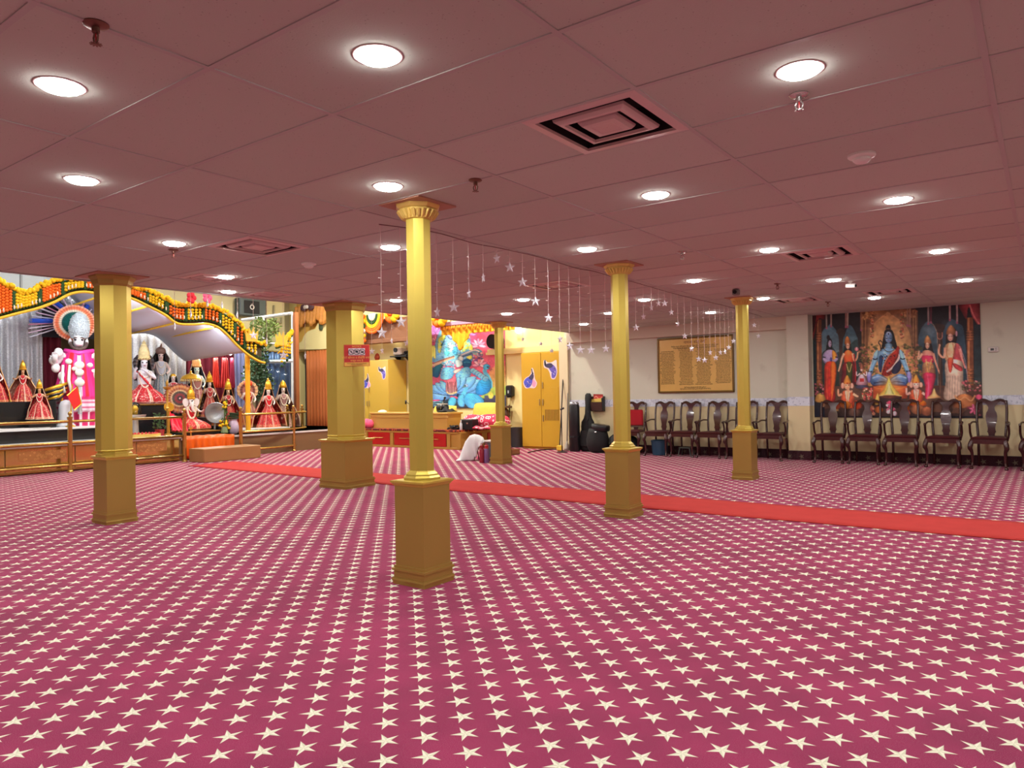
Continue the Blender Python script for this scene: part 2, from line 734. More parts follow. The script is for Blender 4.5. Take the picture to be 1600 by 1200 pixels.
def tile_mat():
    mt, nt, b = _new('ceiling tile')
    q = N(nt)
    tc = nt.nodes.new('ShaderNodeTexCoord')
    P = tc.outputs['Object']
    v = nt.nodes.new('ShaderNodeTexVoronoi')
    v.inputs['Scale'].default_value = 55
    nt.links.new(P, v.inputs['Vector'])
    hole = q.m('SUBTRACT', 1., q.ramp(v.outputs['Distance'], .10, .2))
    gate = q.ramp(q.noise(P, 23, 2), .52, .56)
    hole = q.m('MULTIPLY', hole, gate)
    # every tile ages a little differently
    sx = nt.nodes.new('ShaderNodeSeparateXYZ')
    nt.links.new(P, sx.inputs[0])
    cx = q.m('FLOOR', q.m('DIVIDE', q.m('SUBTRACT', sx.outputs[0], -1.387), 1.2192))
    cy = q.m('FLOOR', q.m('DIVIDE', q.m('SUBTRACT', sx.outputs[1], 2.193), .6096))
    cv = nt.nodes.new('ShaderNodeCombineXYZ')
    nt.links.new(cx, cv.inputs[0])
    nt.links.new(cy, cv.inputs[1])
    wn = nt.nodes.new('ShaderNodeTexWhiteNoise')
    nt.links.new(cv.outputs[0], wn.inputs[0])
    base = q.mix(wn.outputs[0], lin(C_TILE_A), lin(C_TILE_B))
    col = q.mix(q.m('MULTIPLY', hole, .45), base, (.12, .09, .08))
    nt.links.new(col, b.inputs['Base Color'])
    b.inputs['Roughness'].default_value = .95
    b.inputs['Specular IOR Level'].default_value = .1
    bp = nt.nodes.new('ShaderNodeBump')
    bp.inputs['Strength'].default_value = .2
    bp.inputs['Distance'].default_value = .003
    nt.links.new(q.noise(P, 140, 2), bp.inputs['Height'])
    nt.links.new(bp.outputs['Normal'], b.inputs['Normal'])
    return mt


M_TILE = tile_mat()
M_GRID = mat('ceiling grid', C_GRID, .6)
g = G()
VENTS = [(-1.69, 3.107, .255), (-5.40, 3.717, .255), (-1.73, 7.375, .255), (-2.92, 11.03, .255), (-1.70, 11.03, .255), (-4.73, 7.375, .255), (-7.2, 4.33, .17), (-7.86, 5.545, .17)]
cxs = sorted({XE, XW} | {round(v[0] + s * v[2], 4) for v in VENTS for s in (-1, 1)})
cys = sorted({YN, YW + .02} | {round(v[1] + s * v[2], 4) for v in VENTS for s in (-1, 1)})
for x0, x1 in zip(cxs, cxs[1:]):
    for y0, y1 in zip(cys, cys[1:]):
        mx, my = (x0 + x1) / 2, (y0 + y1) / 2
        if not any(abs(mx - v[0]) < v[2] and abs(my - v[1]) < v[2] for v in VENTS):
            g.add([(x0, y0, ZC), (x0, y1, ZC), (x1, y1, ZC), (x1, y0, ZC)], [(0, 1, 2, 3)])
g.quad((XE, YN, ZC + .16), (XW, YN, ZC + .16), (XW, YW + .02, ZC + .16), (XE, YW + .02, ZC + .16))
struct(g.o('ceiling', M_TILE), 'low suspended ceiling of square edged acoustic tiles', 'ceiling')
g = G()
x = -1.3866 + 1.2192 * 4
while x > XE + .1:
    g.bx(x - .012, x + .012, YN, YW, ZC - .005, ZC + .002)
    x -= 1.2192
y = 2.1932 - .6096 * 10
while y < YW - .05:
    g.bx(XE, XW, y - .012, y + .012, ZC - .0045, ZC + .002)
    y += .6096
g.bx(XE, XE + .03, YN, YW, ZC - .012, ZC + .002)
g.bx(XE, XW, YW - .03, YW, ZC - .008, ZC + .002)
struct(g.o('ceiling_grid', M_GRID), 'thin metal grid holding the ceiling tiles', 'ceiling')
# upper ceiling over shrine and alcove, and the fascia that drops to the low ceiling
M_UP = mat('upper ceiling', (205, 200, 190), .9)
g = G()
g.bx(XB, XE, YN, YA + .3, ZU, ZU + .12)
struct(g.o('ceiling_upper', M_UP))
g = G()
g.bx(XE - .06, XE, YN, YW + .7, ZC + .0, ZU)
struct(g.o('wall_fascia', mat('fascia', (170, 120, 110), .9)))

# ---------------------------------------------------------------- walls


def wall_mat(name, lower, upper, zsplit):
    mt, nt, b = _new(name)
    q = N(nt)
    ge = nt.nodes.new('ShaderNodeNewGeometry')
    sx = nt.nodes.new('ShaderNodeSeparateXYZ')
    nt.links.new(ge.outputs['Position'], sx.inputs[0])
    t = q.ramp(sx.outputs[2], zsplit - .002, zsplit + .002)
    blot = q.ramp(q.noise(ge.outputs['Position'], 3.2, 5), .62, .8)
    col = q.mix(t, lin(lower), lin(upper))
    col = q.mix(q.m('MULTIPLY', blot, .35), col, lin((150, 140, 125)))
    nt.links.new(col, b.inputs['Base Color'])
    b.inputs['Roughness'].default_value = .75
    b.inputs['Specular IOR Level'].default_value = .25
    return mt


M_WALL = wall_mat('cream painted wall', C_WALL_LO, C_WALL_HI, 1.0)
M_WALLP = mat('plain wall', C_WALL_HI, .8)
PX0, PX1, PY = -3.72, -3.35, 13.33
g = G()
g.bx(XE - .25, PX0 + .05, YW, YW + .9, 0, ZC + .1)
struct(g.o('wall_back', M_WALL), 'cream wall behind the row of chairs with the framed gold board', 'wall')
g = G()
g.bx(PX1 - .05, XW, YW, YW + .2, 0, ZC + .1)
struct(g.o('wall_recess', M_WALL), 'cream wall behind the chairs carrying the seated blue god mural', 'wall')
g = G()
g.bx(PX0, PX1, PY, YW + .2, 0, ZC)
struct(g.o('wall_pilaster', M_WALL), 'shallow cream wall pier left of the big mural', 'wall')
g = G()
g.bx(XE - .1, PX0, YW - .14, YW, 2.33, ZC)
struct(g.o('trim_1', mat('bulkhead paint', C_BULK, .8)), 'painted boxed ledge running along the top of the back wall', 'trim')
g = G()
g.bx(XW, XW + .15, YN, YW + .2, 0, ZC + .1)
struct(g.o('wall_right', M_WALLP))
g = G()
g.bx(XB, XW, YN - .15, YN, 0, ZU)
struct(g.o('wall_near', M_WALLP))
g = G()
g.bx(XB - .15, XB, YN, YA + .3, 0, ZU)
struct(g.o('wall_shrine', mat('shrine wall', (176, 164, 128), .8)))
# alcove wall with the doorway opening (X -18.45 .. -17.4)
M_ALC = mat('alcove cream', C_ALC, .7)
g = G()
g.bx(-17.38, XE - .25, YA, YA + .3, 0, ZU)
g.bx(XB, -18.85, YA, YA + .3, 0, ZU)
g.bx(-18.85, -17.38, YA, YA + .3, 2.66, ZU)
struct(g.o('wall_alcove', M_ALC), 'bright cream wall of the alcove behind the platform', 'wall')
g = G()
g.bx(-19.2, -17.0, YA + 1.2, YA + 1.3, 0, 2.8)
struct(g.o('wall_passage', mat('passage', (64, 74, 80), .8)))
g = G()
g.bx(-19.2, -17.0, YA + .3, YA + 1.2, -.06, 0)
struct(g.o('floor_passage', mat('passage floor', (70, 70, 74), .6)))

# wallpaper border, a printed scroll on white


def border_mat():
    mt, nt, b = _new('wallpaper border')
    q = N(nt)
    ge = nt.nodes.new('ShaderNodeNewGeometry')
    v = nt.nodes.new('ShaderNodeTexVoronoi')
    v.inputs['Scale'].default_value = 17
    nt.links.new(ge.outputs['Position'], v.inputs['Vector'])
    w = nt.nodes.new('ShaderNodeTexWave')
    w.wave_type = 'RINGS'
    w.inputs['Scale'].default_value = 13
    w.inputs['Distortion'].default_value = 9
    w.inputs['Detail'].default_value = 2
    nt.links.new(ge.outputs['Position'], w.inputs['Vector'])
    k = q.m('MULTIPLY', q.ramp(w.outputs['Fac'], .6, .85), .42)
    c = q.mix(k, lin((216, 224, 236)), lin((140, 152, 176)))
    d = q.m('SUBTRACT', 1., q.ramp(v.outputs['Distance'], .12, .2))
    c = q.mix(q.m('MULTIPLY', d, .6), c, lin((96, 106, 140)))
    nt.links.new(c, b.inputs['Base Color'])
    b.inputs['Roughness'].default_value = .6
    return mt


M_BORD = border_mat()
g = G()
g.bx(XE - .22, PX0, YW - .004, YW, .94, 1.09)
g.bx(PX0 - .004, PX1 + .004, PY - .004, YW - .004, .95, 1.11)
g.bx(PX1 + .004, XW, YW - .004, YW, .95, 1.10)
struct(g.o('trim_2', M_BORD), 'white wallpaper border with a small blue scroll print', 'trim')
g = G()
g.bx(XE - .22, PX0, YW - .012, YW, 0, .16)
g.bx(PX0 - .012, PX1 + .012, PY - .012, YW - .012, 0, .16)
g.bx(PX1 + .012, XW, YW - .012, YW, 0, .16)
struct(g.o('baseboard_back', M_CARPETB), 'strip of star carpet turned up along the foot of the back wall', 'baseboard')
# corner post where the chair wall meets the alcove, and the boxed cornice above the tall locker
g = G()
g.bx(XE - .36, XE - .14, YW - .05, YW + .1, 0, ZC - .1)
struct(g.o('trim_3', mat('corner post', (226, 214, 176), .7)))
g = G()
g.bx(-11.2, XE - .3, YA - .16, YA, 2.22, 2.28)
g.bx(-11.2, XE - .3, YA - .10, YA, 2.28, 2.36)
struct(g.o('trim_4', M_ALC), 'cream ledge on the wall above the tall yellow locker', 'trim')

# ---------------------------------------------------------------- runner
g = G()
nr = 60


def run_pt(u, v):
    x = -13.0 + u * (XW + 13.0)
    y0 = 7.12 + .12 * math.sin(u * 9) * .3
    return (x, y0 + v * .92 + (1 - u) ** 3 * .25, .006 + .002 * math.sin(u * 70) * (.5 + .5 * math.sin(v * 9)))


g.grid(run_pt, 80, 6)
run = g.o('carpet_runner', mat('runner red', C_RUNNER, .9, noise=.12, scale=6, bump=.2, bscale=300, spec=.1), smooth=True, solid=.008)
tag(run, 'long plain orange red carpet runner laid across the star carpet', 'runner')

# ---------------------------------------------------------------- columns
M_GOLD = mat('gold paint', C_GOLD, C_GOLD_R, metal=.6, spec=.5, noise=.06, scale=3)
M_GOLD2 = mat('gold paint base', C_GOLD2, C_GOLD_R + .08, metal=.5, spec=.5, noise=.05, scale=3)
M_GILT = mat('gilded carving', (222, 192, 104), .36, metal=.45)


def column(x, y, label, shaft=.16, plinth=.26, base=.29, ornate=True, k=.69):
    t = thing('gold_column', label, 'column', (x, y, 0), 0, 'gold columns holding the low ceiling', kind='thing')
    g = G()
    for w, z0, z1 in ((base, 0, .045), (base - .012, .045, .09), (base + .008, .09, .106), (base - .012, .106, .125)):
        g.oct([(w, z0), (w, z1)], n=4)
    g.oct([(base + .006, .02), (base + .01, .03), (base + .006, .04)], n=4)
    g.o('base_moulding', M_GOLD2, t)
    G().oct([(plinth, .12), (plinth, k - .03)], n=4).o('pedestal', M_GOLD2, t)
    g = G()
    g.oct([(plinth + .005, k - .035), (base - .005, k - .02), (base + .012, k - .012), (base + .012, k), (plinth, k + .004)], n=4)
    e = min(plinth * .93, shaft + .085) if ornate else min(base, shaft + .02)
    g.oct([(e, k), (e, k + .02), (e - .03, k + .032), (e - .032, k + .042), (shaft + .012, k + .058), (shaft + .004, k + .065)])
    g.o('pedestal_cap', M_GOLD, t)
    G().oct([(shaft, k + .06), (shaft, 2.48)]).o('shaft', M_GOLD, t)
    g = G()
    if ornate:
        g.oct([(shaft + .004, 2.445), (shaft + .03, 2.45), (shaft + .045, 2.47), (shaft + .082, 2.50), (shaft + .086, 2.512), (shaft + .11, 2.518), (shaft + .13, 2.535), (shaft + .13, 2.543)])
        for i in range(24):                                        # carved leaves round the capital
            a = 2 * PI * i / 24
            c, s_ = math.cos(a), math.sin(a)
            r0, r1 = (shaft + .035) / 2, (shaft + .09) / 2
            g.tube([(c * r0, s_ * r0, 2.452), (c * (r0 + .012), s_ * (r0 + .012), 2.468), (c * r1, s_ * r1, 2.49), (c * (r1 + .012), s_ * (r1 + .012), 2.503), (c * (r1 + .004), s_ * (r1 + .004), 2.497)], [.005, .012, .013, .009, .004], 5)
        g.o('capital', M_GILT, t)
    else:
        g.oct([(shaft + .004, 2.44), (shaft + .03, 2.46), (shaft + .05, 2.50), (shaft + .09, 2.53), (shaft + .09, 2.545)])
        g.o('capital', M_GOLD2, t)
    pw = .37 if ornate else shaft + .2
    G().oct([(pw, 2.543), (pw, 2.554)], n=4).o('ceiling_plate', mat('ceiling plate', (176, 128, 104), .6), t)
    return t


column(-3.42, 3.6, 'slim eight sided gold column standing nearest, with carved leaf capital')
column(-7.82, 3.63, 'thick eight sided gold column in front of the white bearded statue', .315, .29, .315, False)
column(-7.92, 6.83, 'broadest gold column, carrying the red notice sign', .50, .50, .54, False, .665)
column(-3.48, 6.6, 'slim gold column standing beside the red runner left of the framed board')
column(-3.44, 10.18, 'slim gold column with a small camera on its top, before the chairs')
column(-7.95, 10.43, 'slim gold column before the stage platform with white cloth at its foot')
# ---------------------------------------------------------------- recessed downlights
M_LENS = mat_glow('lamp lens', (255, 253, 250), G_LENS)
M_WHITE = mat('white plastic', (225, 220, 214), .4)
M_TRIMW = mat('lamp trim', (214, 200, 196), .45)
GRP_D = 'recessed round downlights in the low ceiling'


def downlight_proto():
    t = thing('ceiling_light', 'x', 'light', (0, 0, ZC), 0, GRP_D, kind='thing')
    g = G()
    g.lathe([(.083, -.001), (.085, -.003), (.094, -.003), (.097, -.001), (.097, .002)], n=28, cap=False)
    g.o('trim_ring', M_TRIMW, t, True)
    g = G()
    g.lathe([(.0005, -.022), (.04, -.0205), (.068, -.0155), (.079, -.009), (.083, -.002)], n=28)
    g.o('lens', M_LENS, t, 40)
    return t


DL = [
    (-2.02, 1.92, 'round downlight nearest the viewer, left of the big square vent'),
    (-3.23, 1.30, 'round downlight nearest the left edge of the ceiling, beside the nearest sprinkler'),
    (-4.52, 1.93, 'round downlight second nearest the left edge, above the thick gold column'),
    (-0.78, 3.07, 'round downlight with a chrome sprinkler hanging just beyond it'),
    (-3.25, 3.16, 'round downlight just in front of the nearest gold column capital'),
    (-2.05, 4.42, 'round downlight between the big square vent and the slim column by the runner'),
    (-0.80, 5.63, 'round downlight behind the white smoke detector on the right'),
    (-5.80, 3.19, 'round downlight between the thick gold column and the left square vent'),
    (-4.58, 4.47, 'round downlight just behind the capital of the nearest column'),
    (-7.00, 4.41, 'nearer of the two downlights side by side before the shrine garland'),
    (-7.96, 5.05, 'farther of the two downlights side by side before the shrine garland'),
    (-3.32, 5.69, 'round downlight just in front of the slim column by the runner'),
    (-2.05, 6.85, 'round downlight in front of the long slotted vent on the right'),
    (-0.80, 8.03, 'downlight above the head of the mural, nearest the right edge of the picture'),
    (-7.10, 7.02, 'downlight behind the nearest column shaft, low between two hanging stars'),
    (-5.80, 8.18, 'downlight in front of the small vent among the hanging stars'),
    (-7.03, 9.44, 'downlight just in front of the far column by the stage platform'),
    (-3.32, 8.17, 'downlight between the runner column and the column with a camera'),
    (-4.56, 9.39, 'downlight directly behind the row of small stars right of the runner column'),
    (-2.03, 9.29, 'downlight in front of the white bullet camera'),
    (-0.78, 10.45, 'downlight above the right end of the mural'),
    (-5.77, 10.58, 'downlight half hidden by the left side of the runner column'),
    (-7.05, 11.91, 'farthest downlight, above the tall yellow locker'),
    (-3.23, 10.47, 'downlight just right of the column carrying a small camera'),
    (-4.49, 11.73, 'downlight above the framed gold board'),
    (-1.98, 11.58, 'downlight closest to the top of the mural'),
]
HID = [(-.8, .6), (-2.02, -.5), (-3.25, -1.2), (.44, 1.9), (.44, 4.4), (.44, 6.85), (.44, 9.3), (.44, 11.6), (1.66, .6), (1.66, 3.1), (1.66, 5.6), (1.66, 8.), (2.9, 1.9), (2.9, 6.85), (1.66, 10.5),
       (-4.5, -.5), (-5.8, .7), (-7.0, -.5), (-7.0, 1.9)]  # unseen downlights continuing the rows, added for their light
d0 = downlight_proto()
for i, (x, y, lab) in enumerate(DL):
    o = d0 if i == 0 else dup(d0, (x, y, ZC), 0)
    o.location = (x, y, ZC)
    o['label'] = lab
    light('downlight_beam', (x, y, ZC - .025), P_DOWN, .14)
for x, y in HID:
    o = dup(d0, (x, y, ZC), 0, 'added unseen round downlight in the ceiling beside and behind the viewer')
    light('downlight_beam', (x, y, ZC - .025), P_DOWN, .14)

# ---------------------------------------------------------------- vents
M_VENT = mat('vent enamel', (206, 184, 180), .35)
M_DARK = mat('dark duct', (22, 20, 22), .8)


def cone_vent(cx, cy, h, label, group=None):
    """square diffuser: lip round a dark duct, with stepped plates hung in its mouth"""
    t = thing('ceiling_vent', label, 'vent', (cx, cy, ZC), 0, group, kind='thing')
    sq = lambda a, z: [(-a, -a, z), (a, -a, z), (a, a, z), (-a, a, z)]
    g = G()
    g.rings([sq(h + .045, .001), sq(h + .042, -.006), sq(h - .004, -.010), sq(h - .006, .004)], False)
    g.o('frame', M_VENT, t)
    g = G()
    g.rings([sq(h - .001, .0), sq(h - .001, .15)], False)
    g.quad(*sq(h - .001, .15))
    g.o('duct', M_DARK, t)
    k = h / .255
    for (pr, n) in (([(.190, .012), (.186, .0), (.168, -.012), (.150, -.013), (.146, .0)], 'outer_plate'), ([(.104, .010), (.10, .0), (.088, -.014), (.06, -.016), (.05, -.013), (.002, -.012)], 'inner_plate')):
        g = G()
        g.rings([sq(r * k, z) for r, z in pr], False)
        g.o(n, M_VENT, t, solid=.002)
    return t


GV = 'square stepped ceiling vents'
for (cx, cy, h), lab in zip(VENTS, ('big square stepped air vent nearest the viewer in the ceiling', 'square stepped vent in the ceiling left of the nearest column', 'square stepped vent above the mural, in front of the bullet camera',
                                    'small far vent beside the column with the camera', 'small far vent above the mural right of the bullet camera', 'square stepped vent among the hanging light stars',
                                    'small dark vent close to the ceiling edge before the garland', 'small dark vent at the ceiling edge above the cream room')):
    cone_vent(cx, cy, h, lab, GV)

# ---------------------------------------------------------------- sprinklers and detectors
M_CHROME = mat('chrome', (190, 188, 184), .22, metal=.9)
M_BRONZE = mat('dull bronze', (120, 84, 70), .4, metal=.6)


def sprinkler(x, y, label, mt):
    t = thing('fire_sprinkler', label, 'sprinkler', (x, y, ZC), 0, 'fire sprinklers in the ceiling', kind='thing')
    G().lathe([(.04, .001), (.042, -.004), (.034, -.011), (.014, -.014)], n=20).o('escutcheon', mt, t, 40)
    g = G()
    g.lathe([(.013, -.012), (.013, -.03), (.009, -.034)], n=12)
    for s in (-1, 1):
        g.tube([(s * .008, 0, -.032), (s * .017, 0, -.045), (s * .012, 0, -.062), (.001 * s, 0, -.068)], .0035, 6)
    g.o('frame', mt, t, 40)
    g = G()
    for i in range(10):
        a = 2 * PI * i / 10
        g.box((math.cos(a) * .013, math.sin(a) * .013, -.071), (.014, .005, .0015), a)
    g.lathe([(.009, -.073), (.009, -.069)], n=12)
    g.o('deflector', mt, t)
    G().lathe([(.002, -.034), (.003, -.048), (.002, -.064)], n=8).o('bulb', mat('red bulb', (170, 40, 40), .2), t)


for x, y, lab, mt in ((-2.60, 1.16, 'bronze sprinkler nearest the left corner of the picture', M_BRONZE), (-2.75, 3.40, 'bronze sprinkler right of the nearest column capital', M_BRONZE),
                      (-.85, 3.32, 'chrome sprinkler just behind a downlight on the right', M_CHROME), (-6.05, 3.32, 'small sprinkler hanging beside the downlight by the left vent', M_BRONZE),
                      (-2.71, 6.39, 'sprinkler above the slim column by the runner, to its right', M_CHROME), (-2.64, 9.13, 'far sprinkler above the column with a camera', M_BRONZE), (-2.62, 11.6, 'farthest sprinkler, left above the mural', M_BRONZE)):
    sprinkler(x, y, lab, mt)
for x, y, lab in ((-.80, 4.40, 'white round smoke detector on the right of the ceiling'), (-5.72, 4.49, 'grey round smoke detector left of the nearest column')):
    t = thing('smoke_detector', lab, 'smoke detector', (x, y, ZC), 0, None, kind='thing')
    G().lathe([(.072, .0), (.072, -.012), (.066, -.018), (.05, -.022)], n=24).o('base', M_WHITE, t, 35)
    G().lathe([(.048, -.02), (.046, -.034), (.034, -.046), (.015, -.05), (.001, -.05)], n=24).o('sensor', M_WHITE, t, 35)

# small cameras
t = thing('security_camera', 'white bullet security camera under the far right ceiling', 'camera', (-2.05, 9.9, ZC), 0, None, kind='thing')
p = onz(1329, 440, ZC)
t.location = p
t.matrix_basis = Matrix.Translation(p)
G().lathe([(.03, 0), (.03, -.01), (.01, -.012), (.01, -.03)], n=14).o('bracket', M_WHITE, t, 40)
g = G()
g.tube([(-.055, .015, -.045), (-.05, .015, -.045), (.05, -.014, -.056), (.058, -.016, -.057)], [.016, .026, .028, .024], 14)
g.o('housing', M_WHITE, t, 40)
G().tube([(.057, -.016, -.057), (.064, -.018, -.058)], .018, 12).o('lens', mat('lens', (12, 12, 15), .1), t)
t = thing('security_camera', 'small dark box camera on top of the column before the chairs', 'camera', onz(1150, 458, 2.5), 0, None, kind='thing')
G().box((0, -.0, .01), (.08, .09, .075), 0, .01).o('housing', mat('camera grey', (110, 96, 90), .5), t)
G().tube([(0, -.045, .01), (0, -.055, .01)], .026, 14).o('lens', mat('lens', (12, 12, 15), .1), t)
G().box((0, 0, .048), (.02, .02, .022)).o('bracket', mat('camera grey', (110, 96, 90), .5), t)

# ---------------------------------------------------------------- hanging star light strands
M_WIRE = mat('clear wire', (214, 190, 184), .3)
M_STAR = mat('star plastic', (232, 230, 236), .18, spec=.8)
M_BULB = mat('tiny bulb', (226, 214, 205), .2)
ORD = ['first', 'second', 'third', 'fourth', 'fifth', 'sixth', 'seventh', 'eighth', 'ninth', 'tenth', 'eleventh', 'twelfth', 'thirteenth', 'fourteenth', 'fifteenth', 'sixteenth', 'seventeenth', 'eighteenth', 'nineteenth', 'twentieth']
GRP_S = 'star light strands hanging from the ceiling'


def strand(x, y, ztop, zstar, rz, R, label, bulbs):
    t = thing('star_light', label, 'light', (x, y, ztop), 0, GRP_S, kind='thing')
    L = ztop - zstar
    g = G()
    g.tube([(0, 0, 0), (.002, 0, -L * .3), (-.002, .001, -L * .7), (0, 0, -L + R * .9)], .0022, 5)
    g.o('wire', M_WIRE, t)
    g = G()
    pts = [((R if k % 2 == 0 else R * .42) * math.sin(k * PI / 5), (R if k % 2 == 0 else R * .42) * math.cos(k * PI / 5)) for k in range(10)]
    ca, sa = math.cos(rz), math.sin(rz)
    ring = [(p[0] * ca, p[0] * sa, -L + p[1]) for p in pts]
    tk = R * .22
    vs = ring + [(-sa * tk, ca * tk, -L), (sa * tk, -ca * tk, -L)]
    g.add(vs, [(k, (k + 1) % 10, 10) for k in range(10)] + [((k + 1) % 10, k, 11) for k in range(10)])
    g.o('star', M_STAR, t)
    for k in range(bulbs):
        g = G()
        z = -L * (.18 + .62 * (k + .5) / bulbs)
        s = 1 if (k % 2) else -1
        g.tube([(0, 0, z), (s * .012 * ca, s * .012 * sa, z - .004), (s * .024 * ca, s * .024 * sa, z - .003)], [.0018, .003, .0035], 5)
        g.o('bulb', M_BULB, t)
    return t


# wire sagging along the ceiling between the columns
WX = [(592, 351), (650, 357), (690, 366), (740, 379), (775, 387), (800, 391), (850, 404), (900, 418), (927, 424), (958, 432), (990, 441), (1060, 460), (1140, 480), (1190, 494)]
wp = [onz(x, y, ZC - .012) for x, y in WX]


def wire_at(px):
    for (a, b), (p, q) in zip(zip(WX, WX[1:]), zip(wp, wp[1:])):
        if a[0] <= px <= b[0]:
            return p.lerp(q, (px - a[0]) / (b[0] - a[0]))
    return wp[0] if px < WX[0][0] else wp[-1]


g = G()
sag = [Vector((p.x, p.y, ZC - .006 - (.012 if i % 2 else .004))) for i, p in enumerate(wp)]
g.tube(bezier(sag, 5), .004, 6)
tag(g.o('light_wire', mat('grey cable', (120, 92, 88), .5)), 'thin cable along the ceiling that the star strands hang from', 'cable', kind='thing')
NEAR = [(594, 520, 2), (624, 503, .9), (681, 488, .4), (706.5, 480, 1.5), (731, 459, .2), (754, 434, .1), (776, 404, .5), (796, 418, 1.4), (815, 441, 1.1), (834.5, 471, 1.2), (855, 497, 1.5), (872, 530, .3), (887, 541, .6), (904.5, 547, 1.5), (921, 547, 1.45), (944, 545, 1.5)]
for i, (px, py, rz) in enumerate(NEAR):
    p = wire_at(px)
    d = math.hypot(p.x, p.y)
    z = CAMZ + ((ray(px, py).z) / math.hypot(ray(px, py).x, ray(px, py).y)) * d
    lab = ('clear plastic star hanging on a light strand, %s strand left of the nearest column' % ORD[1 - i]) if i < 2 else 'clear plastic star hanging on a light strand, %s to the right of the nearest column' % ORD[i - 2]
    strand(p.x, p.y, ZC - .012, z, YAW + rz, .05, lab, 5 if i < 4 else 3)
RIGHT = [(992, 512, 1.3), (1003, 495, .3), (1015, 481, .2), (1026, 474, .3), (1036, 474, .8), (1047, 488, .4), (1058, 506, .1), (1067.5, 525, 1.5), (1077, 545, .3), (1087, 561, 1.4), (1096, 563, .9), (1105, 551, .2), (1114, 559, .6), (1122, 551, .2), (1130, 550, .1), (1137, 543, 1.5), (1144.5, 533, 1.4), (1177, 508, .5), (1184, 525, 1.2)]
for i, (px, py, rz) in enumerate(RIGHT):
    p = wire_at(px)
    d = math.hypot(p.x, p.y)
    z = CAMZ + ((ray(px, py).z) / math.hypot(ray(px, py).x, ray(px, py).y)) * d
    strand(p.x, p.y, ZC - .012, z, YAW + rz, .048, 'clear plastic star hanging on a light strand, %s to the right of the runner column' % ORD[i], 3 if i > 6 else 2)
FAR = [(273, 510, .1), (298, 491, .2), (324, 474, .3), (347, 477, .2), (371, 492, .2), (396, 524, 1.2), (417, 533, .2), (443, 555, 1.4), (477, 556, .2), (581, 549, .9), (597, 548, .5), (612, 533, .3), (636, 536, 1.2), (783, 540, 1.3), (817, 530, .4), (845, 537, .9), (862, 548, 1.4)]
for i, (px, py, rz) in enumerate(FAR):
    q = ray(px, py)
    p = onx(px, py, XE - .066)
    strand(p.x, p.y, ZC + .15, p.z, YAW + rz, .062, 'small clear star hanging at the far ceiling edge, %s from the left' % ORD[i], 2)
# ---------------------------------------------------------------- mahogany chairs along the wall
M_MAHO = mat('mahogany', (58, 22, 22), .22, spec=.6, noise=.25, scale=9, coat=.3)
M_MAHOD = mat('mahogany seat', (66, 20, 24), .45, spec=.4, noise=.15, scale=30)
M_SPLAT = mat('mahogany splat', (64, 26, 30), .2, spec=.6, noise=.2, scale=12, coat=.4)


def rot_limit(poly, k=5):
    return [(p.x, p.y) for p in bezier([(a, b, 0) for a, b in poly], k)]


